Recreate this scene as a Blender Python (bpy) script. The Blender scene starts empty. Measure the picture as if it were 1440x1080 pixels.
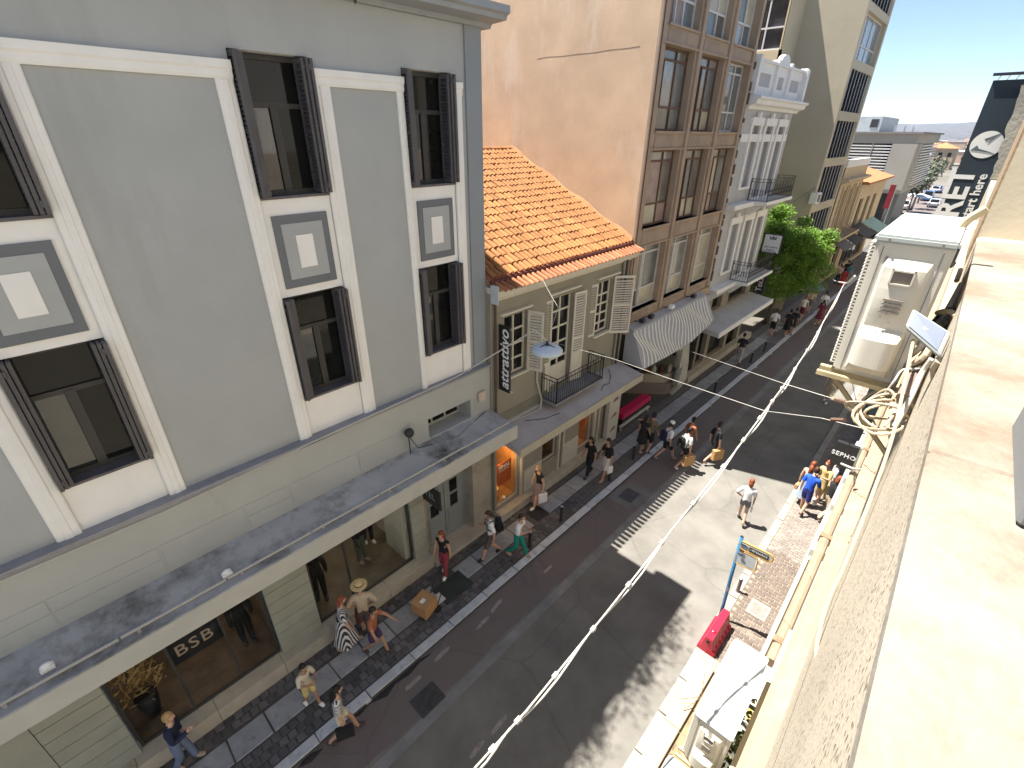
import bpy, bmesh, math, random
from mathutils import Vector, Matrix, noise
random.seed(7)
S = bpy.context.scene
COL = S.collection
# ------------------------------------------------------------------ camera
CAMZ = 11.0
R = Matrix(((0.72593468, 0.32501873, -0.60612017), (0.68771356, -0.33239643, 0.64541667), (0.00830032, -0.8853674, -0.46481789)))
cd = bpy.data.cameras.new('camera'); cam = bpy.data.objects.new('camera', cd); COL.objects.link(cam)
m3 = Matrix((R.col[0], -R.col[1], -R.col[2])).transposed()
cam.matrix_world = Matrix.Translation((0, 0, CAMZ)) @ m3.to_4x4()
cd.sensor_width = 36; cd.lens = 16.8; cd.clip_start = 0.05; cd.clip_end = 20000
S.camera = cam
# ------------------------------------------------------------------ light
SUND = Vector((0.41, 0.125, -1)).normalized()          # direction the light travels
W = bpy.data.worlds.new('World'); S.world = W; W.use_nodes = True
wn = W.node_tree.nodes; wl = W.node_tree.links
sky = wn.new('ShaderNodeTexSky'); sky.sky_type = 'NISHITA'; sky.sun_disc = False
sky.sun_elevation = math.asin(-SUND.z); sky.sun_rotation = math.atan2(-SUND.x, -SUND.y)
sky.air_density = 0.9; sky.dust_density = 0.0; sky.altitude = 1600; sky.ozone_density = 1.6; 
wn['Background'].inputs[1].default_value = 0.063
wl.new(sky.outputs[0], wn['Background'].inputs[0])
sd = bpy.data.lights.new('sun', 'SUN'); sd.energy = 5.0; sd.angle = math.radians(0.5); sd.color = (1, 0.955, 0.885)
so = bpy.data.objects.new('sun', sd); COL.objects.link(so)
so.rotation_euler = SUND.to_track_quat('-Z', 'Y').to_euler(); so.location = (-20, -6, 40)
S.view_settings.view_transform = 'Standard'; S.view_settings.look = 'None'; S.view_settings.gamma = 1
S.view_settings.exposure = 1.74
S.render.engine = 'CYCLES'
S.cycles.max_bounces = 8; S.cycles.diffuse_bounces = 4; S.cycles.volume_bounces = 0; S.cycles.transparent_max_bounces = 12

# ------------------------------------------------------------------ materials
MATS = {}
def mat(name, col, rough=0.8, var=0.12, scale=1.5, bump=0.15, bscale=30, stain=None, stamt=0.45, stscale=0.8,
        spec=0.3, metal=0, rnd=0.0, emit=0, coat=0, streak=0):
    if name in MATS: return MATS[name]
    m = bpy.data.materials.new(name); MATS[name] = m; m.use_nodes = True
    nt = m.node_tree; N = nt.nodes; L = nt.links; b = N['Principled BSDF']
    b.inputs['Roughness'].default_value = rough; b.inputs['Specular IOR Level'].default_value = spec
    b.inputs['Metallic'].default_value = metal
    if coat: b.inputs['Coat Weight'].default_value = coat
    geo = N.new('ShaderNodeNewGeometry')
    n1 = N.new('ShaderNodeTexNoise'); n1.inputs['Scale'].default_value = scale; n1.inputs['Detail'].default_value = 6; n1.inputs['Roughness'].default_value = 0.62
    L.new(geo.outputs['Position'], n1.inputs['Vector'])
    r1 = N.new('ShaderNodeMapRange'); r1.inputs[1].default_value = 0.3; r1.inputs[2].default_value = 0.7
    r1.inputs[3].default_value = 1 - var; r1.inputs[4].default_value = 1 + var
    L.new(n1.outputs['Fac'], r1.inputs[0])
    vm = N.new('ShaderNodeVectorMath'); vm.operation = 'SCALE'; vm.inputs[0].default_value = col[:3]
    L.new(r1.outputs[0], vm.inputs['Scale']); out = vm.outputs[0]
    if rnd:
        oi = N.new('ShaderNodeObjectInfo'); r2 = N.new('ShaderNodeMapRange'); r2.inputs[3].default_value = 1 - rnd; r2.inputs[4].default_value = 1 + rnd
        L.new(oi.outputs['Random'], r2.inputs[0]); v2 = N.new('ShaderNodeVectorMath'); v2.operation = 'SCALE'
        L.new(out, v2.inputs[0]); L.new(r2.outputs[0], v2.inputs['Scale']); out = v2.outputs[0]
    if stain:
        n2 = N.new('ShaderNodeTexNoise'); n2.inputs['Scale'].default_value = stscale; n2.inputs['Detail'].default_value = 9; n2.inputs['Roughness'].default_value = 0.7
        if streak:
            mp = N.new('ShaderNodeMapping'); mp.inputs['Scale'].default_value = (1, 1, 1 / streak); L.new(geo.outputs['Position'], mp.inputs[0]); L.new(mp.outputs[0], n2.inputs['Vector'])
        else: L.new(geo.outputs['Position'], n2.inputs['Vector'])
        r3 = N.new('ShaderNodeMapRange'); r3.inputs[1].default_value = 1 - stamt; r3.inputs[2].default_value = 1 - stamt + 0.22
        L.new(n2.outputs['Fac'], r3.inputs[0]); mx = N.new('ShaderNodeMix'); mx.data_type = 'RGBA'
        L.new(r3.outputs[0], mx.inputs['Factor']); L.new(out, mx.inputs['A']); mx.inputs['B'].default_value = (*stain[:3], 1); out = mx.outputs['Result']
    L.new(out, b.inputs['Base Color'])
    if bump:
        n3 = N.new('ShaderNodeTexNoise'); n3.inputs['Scale'].default_value = bscale; n3.inputs['Detail'].default_value = 4
        L.new(geo.outputs['Position'], n3.inputs['Vector']); bp = N.new('ShaderNodeBump'); bp.inputs['Strength'].default_value = bump; bp.inputs['Distance'].default_value = 0.02
        L.new(n3.outputs['Fac'], bp.inputs['Height']); L.new(bp.outputs[0], b.inputs['Normal'])
    if emit:
        b.inputs['Emission Color'].default_value = (*col[:3], 1); b.inputs['Emission Strength'].default_value = emit
    return m
def glass(name, tint=(0.9, 0.95, 0.93), fac=0.25, rough=0.02):
    """clear pane: see-through with a sharp reflection"""
    if name in MATS: return MATS[name]
    m = bpy.data.materials.new(name); MATS[name] = m; m.use_nodes = True
    N = m.node_tree.nodes; L = m.node_tree.links; N.remove(N['Principled BSDF'])
    tr = N.new('ShaderNodeBsdfTransparent'); tr.inputs[0].default_value = (*tint, 1)
    gl = N.new('ShaderNodeBsdfGlossy'); gl.inputs['Roughness'].default_value = rough
    lw = N.new('ShaderNodeLayerWeight'); lw.inputs[0].default_value = 0.5; fr = N.new('ShaderNodeMath'); fr.operation = 'POWER'; fr.inputs[1].default_value = 4.5; L.new(lw.outputs['Facing'], fr.inputs[0])
    mr = N.new('ShaderNodeMapRange'); mr.inputs[3].default_value = fac * 0.1; mr.inputs[4].default_value = 1; L.new(fr.outputs[0], mr.inputs[0])
    mx = N.new('ShaderNodeMixShader'); L.new(mr.outputs[0], mx.inputs[0]); L.new(tr.outputs[0], mx.inputs[1]); L.new(gl.outputs[0], mx.inputs[2])
    L.new(mx.outputs[0], N['Material Output'].inputs[0]); return m

# ------------------------------------------------------------------ mesh builder
class MB:
    def __init__(s): s.v = []; s.f = []; s.m = []; s.i = 0
    def add(s, vs, fs):
        o = len(s.v); s.v += [tuple(v) for v in vs]; s.f += [tuple(i + o for i in f) for f in fs]; s.m += [s.i] * len(fs); return s
    def box(s, x0, x1, y0, y1, z0, z1):
        return s.add([(x0,y0,z0),(x1,y0,z0),(x1,y1,z0),(x0,y1,z0),(x0,y0,z1),(x1,y0,z1),(x1,y1,z1),(x0,y1,z1)],
                     [(0,3,2,1),(4,5,6,7),(0,1,5,4),(1,2,6,5),(2,3,7,6),(3,0,4,7)])
    def quad(s, *p): return s.add(p, [tuple(range(len(p)))])
    def prism(s, pts, axis, a, b):
        """polygon in the two other axes (in xyz order), extruded along axis from a to b"""
        def P(u, v, w): return {'x': (w, u, v), 'y': (u, w, v), 'z': (u, v, w)}[axis]
        n = len(pts); vs = [P(u, v, a) for u, v in pts] + [P(u, v, b) for u, v in pts]
        return s.add(vs, [tuple(range(n))[::-1], tuple(range(n, 2 * n))] + [(i, (i + 1) % n, n + (i + 1) % n, n + i) for i in range(n)])
    def tube(s, pts, r, n=6, cap=True):
        pts = [Vector(p) for p in pts]; rs = r if isinstance(r, (list, tuple)) else [r] * len(pts)
        up = None; rings = []
        for i, p in enumerate(pts):
            t = (pts[min(i + 1, len(pts) - 1)] - pts[max(i - 1, 0)])
            if t.length < 1e-7: t = Vector((0, 0, 1))
            t.normalize()
            if up is None: up = t.orthogonal().normalized()
            up = (up - t * up.dot(t));
            if up.length < 1e-5: up = t.orthogonal()
            up.normalize(); w = t.cross(up)
            rings.append([p + (up * math.cos(2 * math.pi * k / n) + w * math.sin(2 * math.pi * k / n)) * rs[i] for k in range(n)])
        vs = [q for rg in rings for q in rg]; fs = []
        for i in range(len(pts) - 1):
            for k in range(n): fs.append((i * n + k, i * n + (k + 1) % n, (i + 1) * n + (k + 1) % n, (i + 1) * n + k))
        if cap: fs += [tuple(range(n))[::-1], tuple(range((len(pts) - 1) * n, len(pts) * n))]
        return s.add(vs, fs)
    def lathe(s, prof, c=(0, 0, 0), n=16, cap=True):
        vs = [(c[0] + r * math.cos(2 * math.pi * k / n), c[1] + r * math.sin(2 * math.pi * k / n), c[2] + z) for r, z in prof for k in range(n)]
        fs = [(i * n + k, i * n + (k + 1) % n, (i + 1) * n + (k + 1) % n, (i + 1) * n + k) for i in range(len(prof) - 1) for k in range(n)]
        if cap: fs += [tuple(range(n))[::-1], tuple(range((len(prof) - 1) * n, len(prof) * n))]
        return s.add(vs, fs)
    def ball(s, c, rx, ry, rz, n=10, m=7, rot=None):
        vs = []
        for i in range(m + 1):
            t = math.pi * i / m
            for k in range(n):
                a = 2 * math.pi * k / n; p = Vector((rx * math.sin(t) * math.cos(a), ry * math.sin(t) * math.sin(a), rz * math.cos(t)))
                if rot: p = rot @ p
                vs.append((c[0] + p.x, c[1] + p.y, c[2] + p.z))
        return s.add(vs, [(i * n + k, i * n + (k + 1) % n, (i + 1) * n + (k + 1) % n, (i + 1) * n + k) for i in range(m) for k in range(n)])
    def xf(s, M, start=0):
        for i in range(start, len(s.v)): s.v[i] = tuple(M @ Vector(s.v[i]))
        return s
    def mesh(s, name, mats, smooth=False, bevel=0, bseg=1):
        me = bpy.data.meshes.new(name); me.from_pydata(s.v, [], s.f)
        mats = mats if isinstance(mats, (list, tuple)) else [mats]
        for q in mats: me.materials.append(q)
        if len(mats) > 1: me.polygons.foreach_set('material_index', s.m)
        bm = bmesh.new(); bm.from_mesh(me)
        if bevel:
            bmesh.ops.remove_doubles(bm, verts=bm.verts, dist=1e-5)
            bmesh.ops.bevel(bm, geom=list(bm.edges), offset=bevel, segments=bseg, affect='EDGES', clamp_overlap=True)
        bmesh.ops.recalc_face_normals(bm, faces=bm.faces); bm.to_mesh(me); bm.free()
        if smooth: me.polygons.foreach_set('use_smooth', [True] * len(me.polygons))
        me.update(); return me
    def build(s, name, mats, parent=None, smooth=False, bevel=0, bseg=1, kind=None):
        o = bpy.data.objects.new(name, s.mesh(name, mats, smooth, bevel, bseg)); COL.objects.link(o)
        if kind: o['kind'] = kind
        if parent: par(o, parent)
        return o
LOC = {}
def rootloc(o):
    if o is None: return Matrix()
    return rootloc(o.parent) @ o.matrix_parent_inverse @ o.matrix_basis
def par(o, p): o.parent = p; o.matrix_parent_inverse = rootloc(p).inverted()
def tag(o, label, cat, group=None):
    o['label'] = label; o['category'] = cat
    if group: o['group'] = group
    return o
def thing(name, label, cat, loc=(0, 0, 0), group=None):
    o = bpy.data.objects.new(name, None); o.empty_display_size = 0.2; o.location = loc; COL.objects.link(o); return tag(o, label, cat, group)
def link(name, me, parent=None, M=None, kind=None):
    o = bpy.data.objects.new(name, me); COL.objects.link(o)
    if M is not None: o.matrix_basis = M
    if parent: par(o, parent)
    if kind: o['kind'] = kind
    return o
def text(name, body, m, parent, size, M, depth=0.006, align='CENTER', spacing=1.0, bold=0.0, shear=0.0):
    """lettering as a mesh; local frame: x along the line, y up, z out of the sign"""
    cu = bpy.data.curves.new(name, 'FONT'); cu.body = body; cu.size = size; cu.extrude = depth; cu.align_x = align; cu.align_y = 'CENTER'
    cu.space_character = spacing; cu.offset = bold; cu.resolution_u = 3; cu.shear = shear
    t = bpy.data.objects.new(name, cu); COL.objects.link(t)
    dg = bpy.context.evaluated_depsgraph_get(); me = bpy.data.meshes.new_from_object(t.evaluated_get(dg)); me.name = name
    bpy.data.objects.remove(t); bpy.data.curves.remove(cu)
    me.materials.clear(); me.materials.append(m)
    return link(name, me, parent, M)
def frame(o, ex, ey):
    """matrix with x axis ex, y axis ey, origin o"""
    ex = Vector(ex).normalized(); ey = Vector(ey).normalized(); ez = ex.cross(ey)
    return Matrix.Translation(o) @ Matrix((ex, ey, ez)).transposed().to_4x4()
def facade(x, y0, y1, z0, z1, holes, depth=0.25, thick=0.3):
    """street wall facing +x with openings (ya,yb,za,zb) and their reveals"""
    b = MB(); ys = sorted({y0, y1, *[h[0] for h in holes], *[h[1] for h in holes]}); zs = sorted({z0, z1, *[h[2] for h in holes], *[h[3] for h in holes]})
    for i in range(len(ys) - 1):
        for j in range(len(zs) - 1):
            cy = (ys[i] + ys[i + 1]) / 2; cz = (zs[j] + zs[j + 1]) / 2
            if any(h[0] < cy < h[1] and h[2] < cz < h[3] for h in holes): continue
            b.quad((x, ys[i], zs[j]), (x, ys[i + 1], zs[j]), (x, ys[i + 1], zs[j + 1]), (x, ys[i], zs[j + 1]))
    for a, c, d, e in holes:
        X = x - depth
        b.quad((x, a, d), (X, a, d), (X, c, d), (x, c, d)); b.quad((x, a, e), (x, c, e), (X, c, e), (X, a, e))
        b.quad((x, a, d), (x, a, e), (X, a, e), (X, a, d)); b.quad((x, c, d), (X, c, d), (X, c, e), (x, c, e))
    return b
def window(parent, x, y0, y1, z0, z1, fm, gm, ys=(), zs=(), fw=0.05, fd=0.06, name='window', panes=True, cells=None):
    """frame mesh (a part of the building) with its panes as sub-parts; ys/zs are the bars between"""
    b = MB(); Y = [y0, *ys, y1]; Z = [z0, *zs, z1]
    for i, y in enumerate(Y):
        w = fw if 0 < i < len(Y) - 1 else fw
        a = y if i == 0 else (y - fw if i == len(Y) - 1 else y - fw / 2)
        b.box(x - fd / 2, x + fd / 2, a, a + w, z0, z1)
    for j, z in enumerate(Z):
        a = z if j == 0 else (z - fw if j == len(Z) - 1 else z - fw / 2)
        b.box(x - fd / 2 + 0.002, x + fd / 2 - 0.002, y0 + 0.001, y1 - 0.001, a, a + fw)
    o = b.build(name, fm, parent)
    if panes:
        for i in range(len(Y) - 1):
            for j in range(len(Z) - 1):
                g = gm if not cells else cells.get((i, j), gm)
                ti = random.uniform(-0.004, 0.004); tj = random.uniform(-0.004, 0.004)
                p = MB(); p.add([(x - 0.008 + ti, Y[i] + 0.01, Z[j] + 0.01), (x - 0.008 - ti, Y[i + 1] - 0.01, Z[j] + 0.01), (x - 0.008 - ti + tj, Y[i + 1] - 0.01, Z[j + 1] - 0.01), (x - 0.008 + ti + tj, Y[i] + 0.01, Z[j + 1] - 0.01)], [(0, 1, 2, 3)])
                p.build('pane', g, o)
    return o

# common materials
M_white = mat('white_render', (0.80, 0.79, 0.745), 0.85, 0.04, 2, 0.05, 60, stain=(0.45, 0.42, 0.36), stamt=0.30, stscale=2.2, streak=5)
M_grey = mat('grey_render', (0.385, 0.40, 0.39), 0.9, 0.06, 0.8, 0.08, 60, stain=(0.335, 0.345, 0.33), stamt=0.45, stscale=1.1, streak=6)
M_grey2 = mat('grey_band_render', (0.39, 0.40, 0.375), 0.9, 0.06, 1.2, 0.08, 60, stain=(0.25, 0.25, 0.225), stamt=0.38, stscale=1.6, streak=3)
M_dgrey = mat('dark_grey_trim', (0.16, 0.17, 0.18), 0.85, 0.05, 2, 0.05)
M_black = mat('black_metal', (0.016, 0.016, 0.018), 0.45, 0.1, 4, 0.05, spec=0.5)
M_shut = mat('charcoal_shutter', (0.088, 0.083, 0.086), 0.55, 0.15, 3, 0.05, spec=0.4, stain=(0.10, 0.095, 0.09), stamt=0.36, stscale=3)
M_frame = mat('dark_window_frame', (0.045, 0.043, 0.04), 0.5, 0.1, 3, 0.03, spec=0.4)
M_pane = mat('dark_pane', (0.010, 0.011, 0.010), 0.04, 0.3, 1, 0.02, 1.5, spec=0.3)
M_paneR = mat('reflecting_pane', (0.03, 0.032, 0.03), 0.05, 0.3, 1, 0.03, 1.5, spec=1.0)
M_pane2 = mat('dusty_pane', (0.13, 0.14, 0.13), 0.25, 0.25, 1.5, 0.02, 2, spec=0.7)
M_glass = glass('shop_glass', (0.80, 0.84, 0.82), 0.3)
M_conc = mat('canopy_concrete', (0.40, 0.395, 0.385), 0.95, 0.15, 1.3, 0.35, 25, stain=(0.10, 0.095, 0.075), stamt=0.53, stscale=0.95)
M_wire = mat('pale_wire', (0.46, 0.44, 0.39), 0.6, 0.06, 8, 0)
M_steel = mat('grey_steel', (0.35, 0.36, 0.37), 0.4, 0.1, 4, 0.03, metal=0.6)
M_dark = mat('dark_interior', (0.03, 0.028, 0.026), 0.9, 0.2, 1, 0)
M_wood = mat('floor_wood', (0.10, 0.065, 0.04), 0.5, 0.3, 3, 0.05, 20)
# ================================================================== ground
gd = MB(); gd.quad((-5000, -3000, -0.25), (5000, -3000, -0.25), (5000, 9000, -0.25), (-5000, 9000, -0.25))
gd.build('ground', mat('far_ground', (0.13, 0.12, 0.10), 0.95, 0.4, 0.02, 0), kind='structure')
ZR = -0.10                                                   # road level; pavements are at 0
def KR(y): return -1.66 - 0.0113 * (y - 5)                    # right kerb line
def asphalt():
    m = mat('asphalt', (0.165, 0.155, 0.137), 0.92, 0.2, 0.9, 0.35, 90, stain=(0.13, 0.122, 0.108), stamt=0.46, stscale=0.35, spec=0.2)
    N = m.node_tree.nodes; L = m.node_tree.links; b = N['Principled BSDF']; src = b.inputs['Base Color'].links[0].from_socket
    g = N.new('ShaderNodeNewGeometry'); sp = N.new('ShaderNodeSeparateXYZ'); L.new(g.outputs['Position'], sp.inputs[0])
    nz = N.new('ShaderNodeTexNoise'); nz.inputs['Scale'].default_value = 0.9; nz.inputs['Detail'].default_value = 8; L.new(g.outputs['Position'], nz.inputs['Vector'])
    ad = N.new('ShaderNodeMath'); ad.operation = 'MULTIPLY_ADD'; ad.inputs[1].default_value = 0.22; L.new(nz.outputs['Fac'], ad.inputs[0]); L.new(sp.outputs['X'], ad.inputs[2])
    lt = N.new('ShaderNodeMath'); lt.operation = 'LESS_THAN'; lt.inputs[1].default_value = -5.22; L.new(ad.outputs[0], lt.inputs[0])
    wr = N.new('ShaderNodeMapRange'); wr.inputs[1].default_value = 0.32; wr.inputs[2].default_value = 0.62; wr.inputs[3].default_value = 0.15; wr.inputs[4].default_value = 0.55; L.new(nz.outputs['Fac'], wr.inputs[0])
    ml = N.new('ShaderNodeMath'); ml.operation = 'MULTIPLY'; L.new(lt.outputs[0], ml.inputs[0]); L.new(wr.outputs[0], ml.inputs[1])
    mx = N.new('ShaderNodeMix'); mx.data_type = 'RGBA'; mx.inputs['B'].default_value = (0.13, 0.085, 0.092, 1)
    L.new(ml.outputs[0], mx.inputs['Factor']); L.new(src, mx.inputs['A'])
    # fine aggregate and hairline cracks
    vo = N.new('ShaderNodeTexVoronoi'); vo.feature = 'DISTANCE_TO_EDGE'; vo.inputs['Scale'].default_value = 0.33; 
    wp = N.new('ShaderNodeVectorMath'); wp.operation = 'MULTIPLY_ADD'; wp.inputs[1].default_value = (0.5, 0.5, 0.5); L.new(nz.outputs['Color'], wp.inputs[0]); L.new(g.outputs['Position'], wp.inputs[2]); L.new(wp.outputs[0], vo.inputs['Vector'])
    ck = N.new('ShaderNodeMapRange'); ck.inputs[1].default_value = 0.0; ck.inputs[2].default_value = 0.012; ck.inputs[3].default_value = 0.86; ck.inputs[4].default_value = 1; L.new(vo.outputs['Distance'], ck.inputs[0])
    sg = N.new('ShaderNodeTexNoise'); sg.inputs['Scale'].default_value = 140; L.new(g.outputs['Position'], sg.inputs['Vector'])
    sr = N.new('ShaderNodeMapRange'); sr.inputs[1].default_value = 0.3; sr.inputs[2].default_value = 0.7; sr.inputs[3].default_value = 0.78; sr.inputs[4].default_value = 1.22; L.new(sg.outputs['Fac'], sr.inputs[0])
    mm = N.new('ShaderNodeMath'); mm.operation = 'MULTIPLY'; L.new(ck.outputs[0], mm.inputs[0]); L.new(sr.outputs[0], mm.inputs[1])
    fv = N.new('ShaderNodeVectorMath'); fv.operation = 'SCALE'; L.new(mx.outputs['Result'], fv.inputs[0]); L.new(mm.outputs[0], fv.inputs['Scale'])
    L.new(fv.outputs[0], b.inputs['Base Color']); return m
rd = MB()
for a, b in ((-30, 40), (40, 175)):
    rd.quad((-6.36, a, ZR), (KR(a), a, ZR), (KR(b), b, ZR), (-6.36, b, ZR))
rd.quad((-40, 96, ZR - 0.004), (-6.37, 96, ZR - 0.004), (-6.37, 175, ZR - 0.004), (-40, 175, ZR - 0.004))
road = rd.build('road', asphalt(), kind='structure')
M_cstrip = mat('worn_concrete', (0.20, 0.195, 0.185), 0.9, 0.2, 2, 0.2, 50, stain=(0.13, 0.125, 0.12), stamt=0.48, stscale=1.5)
y = -12.0
while y < 60:                                                  # gutter strip cast in lengths
    ln = random.uniform(2.6, 3.4); MB().box(-5.27, -5.03, y, y + ln - 0.012, ZR - 0.02, ZR + 0.005).build('gutter_strip', M_cstrip, road); y += ln
M_iron = mat('cast_iron', (0.055, 0.052, 0.05), 0.6, 0.25, 8, 0.4, 60, spec=0.4)
# covers in the roadway
mb = MB(); mb.box(-5.74, -5.24, 2.9, 3.54, ZR, ZR + 0.008)
for i in range(10):
    for j in range(12): mb.box(-5.70 + i * 0.044, -5.70 + i * 0.044 + 0.028, 2.94 + j * 0.049, 2.94 + j * 0.049 + 0.03, ZR + 0.008, ZR + 0.016)
tag(mb.build('drain_grate', M_iron), 'square studded iron drain grate set in the purple lane', 'drain grate')
tag(MB().box(-6.1, -5.6, 11.9, 12.55, ZR, ZR + 0.012).build('manhole_cover', mat('slate_cover', (0.07, 0.068, 0.08), 0.6, 0.2, 5, 0.2), bevel=0.004), 'dark square manhole cover inside a pale concrete patch of the road', 'manhole cover')
p = MB(); p.prism([(-6.32, 11.6), (-5.5, 11.55), (-5.25, 12.2), (-5.35, 13.0), (-6.1, 12.95), (-6.35, 12.3)], 'z', ZR - 0.02, ZR + 0.006); p.build('road_patch', mat('patch_concrete', (0.15, 0.145, 0.14), 0.9, 0.2, 2, 0.2), road)

# ---- left pavement: setts, marble strip, kerb
M_grout = mat('dark_grout', (0.085, 0.08, 0.078), 0.95, 0.2, 3, 0.3, 60)
M_sett = mat('dark_sett', (0.105, 0.098, 0.097), 0.75, 0.2, 6, 0.35, 40, rnd=0.32, spec=0.3)
M_marble = mat('grey_marble_slab', (0.28, 0.285, 0.295), 0.6, 0.2, 3, 0.1, 40, stain=(0.10, 0.10, 0.11), stamt=0.44, stscale=4.5, rnd=0.15, spec=0.4)
M_kerb = mat('white_washed_kerb', (0.46, 0.48, 0.50), 0.8, 0.12, 3, 0.2, 40, stain=(0.16, 0.17, 0.19), stamt=0.47, stscale=3.5, rnd=0.08)
pl = MB().box(-8.7, -6.36, -30, 100, ZR - 0.1, -0.022).build('pavement', M_grout, kind='structure')
def stone_mesh(name, lx, ly, m, h=0.05, seed=0):
    rr = random.Random(seed); j = lambda s: rr.uniform(-s, s); e = 0.014
    b = MB(); c = [(-lx / 2, -ly / 2), (lx / 2, -ly / 2), (lx / 2, ly / 2), (-lx / 2, ly / 2)]
    bt = [(x + j(.008), y + j(.008), -h) for x, y in c]; md = [(q[0], q[1], -e) for q in bt]
    tp = [(q[0] * (1 - e / (lx / 2)), q[1] * (1 - e / (ly / 2)), j(.003)) for q in bt]
    b.add(bt + md + tp, [(8, 9, 10, 11)] + [(i, (i + 1) % 4, 4 + (i + 1) % 4, 4 + i) for i in range(4)] + [(4 + i, 4 + (i + 1) % 4, 8 + (i + 1) % 4, 8 + i) for i in range(4)])
    return b.mesh(name, m)
def lay(spots, meshes, name, parent, lim, stuffname, origin=(0, 0, 11)):
    """spots (x,y,z,rot,meshindex): the largest ones in view become pieces of their own, the rest one joined part"""
    o = Vector(origin)
    def inview(s):
        c = R.transposed() @ (Vector(s[:3]) - Vector((0, 0, CAMZ)))
        return c.z > 0 and abs(672 * c.x / c.z) < 735 and abs(672 * c.y / c.z) < 555
    spots = sorted(spots, key=lambda s: (not inview(s), (Vector(s[:3]) - o).length))
    for x, y, z, r, k in spots[:lim]:
        link(name, meshes[k], parent, Matrix.Translation((x, y, z)) @ Matrix.Rotation(r, 4, 'Z'))
    rest = spots[lim:]
    if rest:
        vs = []; fs = []
        dat = [([v.co.copy() for v in me.vertices], [tuple(pp.vertices) for pp in me.polygons]) for me in meshes]
        for x, y, z, r, k in rest:
            M = Matrix.Translation((x, y, z)) @ Matrix.Rotation(r, 4, 'Z'); o0 = len(vs)
            vs += [tuple(M @ v) for v in dat[k][0]]; fs += [tuple(i + o0 for i in f) for f in dat[k][1]]
        me = bpy.data.meshes.new(stuffname); me.from_pydata(vs, [], fs); me.materials.append(meshes[0].materials[0])
        link(stuffname, me, parent, kind='stuff')
setts = [stone_mesh('sett', 0.165, 0.165, M_sett, seed=i) for i in range(5)]
sp = []
def sett_band(x0, n, ya, yb):
    w = 0.182; yy = ya; r = 0
    while yy < yb:
        for i in range(n):
            sp.append((x0 + (i + 0.5) * w + random.uniform(-.006, .006), yy + (0.09 if i % 2 else 0) + random.uniform(-.008, .008), random.uniform(-.007, .004), random.uniform(-.05, .05) + random.choice((0, math.pi / 2)), random.randrange(5)))
        yy += w
sett_band(-8.22, 2, -1.6, 30); sett_band(-7.19, 3, -1.6, 30)
lay(sp, setts, 'sett', pl, 300, 'sett_field')
slabs = [stone_mesh('marble_slab', 0.56, 0.72, M_marble, seed=20 + i) for i in range(4)]
yy = -2.0; k = 0
while yy < 34:
    if not (4.9 < yy < 5.9 or 8.9 < yy < 9.6): link('marble_slab', slabs[k % 4], pl, Matrix.Translation((-7.5, yy, 0.002 + random.uniform(-.003, .003))) @ Matrix.Rotation(random.uniform(-.01, .01), 4, 'Z'))
    yy += 0.745; k += 1
kerbs = [stone_mesh('kerb_stone', 0.235, 1.17, M_kerb, h=0.16, seed=40 + i) for i in range(4)]
yy = -3.0; k = 0
while yy < 62:
    link('kerb_stone', kerbs[k % 4], pl, Matrix.Translation((-6.485 + random.uniform(-.006, .006), yy, 0.004)) @ Matrix.Rotation(random.uniform(-.006, .006), 4, 'Z')); yy += 1.19; k += 1
MB().box(-8.25, -6.62, 30, 100, -0.03, 0.0).build('far_paving', mat('far_paving', (0.14, 0.135, 0.13), 0.9, 0.25, 2, 0.2), pl)
tag(MB().box(-7.62, -6.95, 5.0, 5.95, -0.01, 0.012).build('inspection_cover', mat('green_cover', (0.035, 0.042, 0.036), 0.7, 0.2, 3, 0.3), bevel=0.004), 'large dark green inspection cover in the pavement beside the grey door', 'cover')
tag(MB().box(-7.75, -7.25, 9.0, 9.5, -0.01, 0.012).build('inspection_cover', mat('dark_cover', (0.03, 0.03, 0.03), 0.6, 0.2, 3, 0.3), bevel=0.004), 'small dark inspection cover in the marble strip below the orange window', 'cover')

# ---- right pavement
M_mortar = mat('pale_mortar', (0.24, 0.20, 0.155), 0.95, 0.15, 4, 0.3, 60)
M_brick = mat('brown_paver', (0.155, 0.122, 0.10), 0.85, 0.18, 2.5, 0.3, 50, rnd=0.22, stain=(0.20, 0.165, 0.13), stamt=0.36, stscale=1.2)
M_brickp = mat('pale_paver', (0.25, 0.215, 0.19), 0.85, 0.25, 3, 0.3, 50, rnd=0.35, stain=(0.36, 0.33, 0.29), stamt=0.46, stscale=2.5)
pr = MB(); 
pr.prism([(KR(-30) + .2, -30), (0.6, -30), (0.6, 100), (KR(100) + .2, 100)], 'z', ZR - 0.1, -0.02)
prm = pr.build('pavement', M_mortar, kind='structure')
for mm, ya, yb, sd_, lim in ((M_brick, 3.2, 13.0, 60, 300), (M_brickp, 13.0, 30.0, 70, 0)):
    ms = [stone_mesh('paver', 0.20, 0.098, mm, h=0.04, seed=sd_ + i) for i in range(4)]; sp = []; yy = ya; r = 0
    while yy < yb:
        xx = KR(yy) + 0.30 + (0.11 if r % 2 else 0)
        while xx < 0.45:
            sp.append((xx, yy + random.uniform(-.004, .004), random.uniform(-.006, .004), random.uniform(-.035, .035), random.randrange(4))); xx += 0.222
        yy += 0.118; r += 1
    lay(sp, ms, 'paver', prm, lim, 'paver_field')
ks = [stone_mesh('kerb_stone', 0.22, 0.98, mat('pale_kerb', (0.27, 0.25, 0.215), 0.8, 0.1, 3, 0.2, 40, stain=(0.28, 0.27, 0.26), stamt=0.42, stscale=2, rnd=0.08), h=0.16, seed=80 + i) for i in range(4)]
yy = 1.0; k = 0
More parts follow.
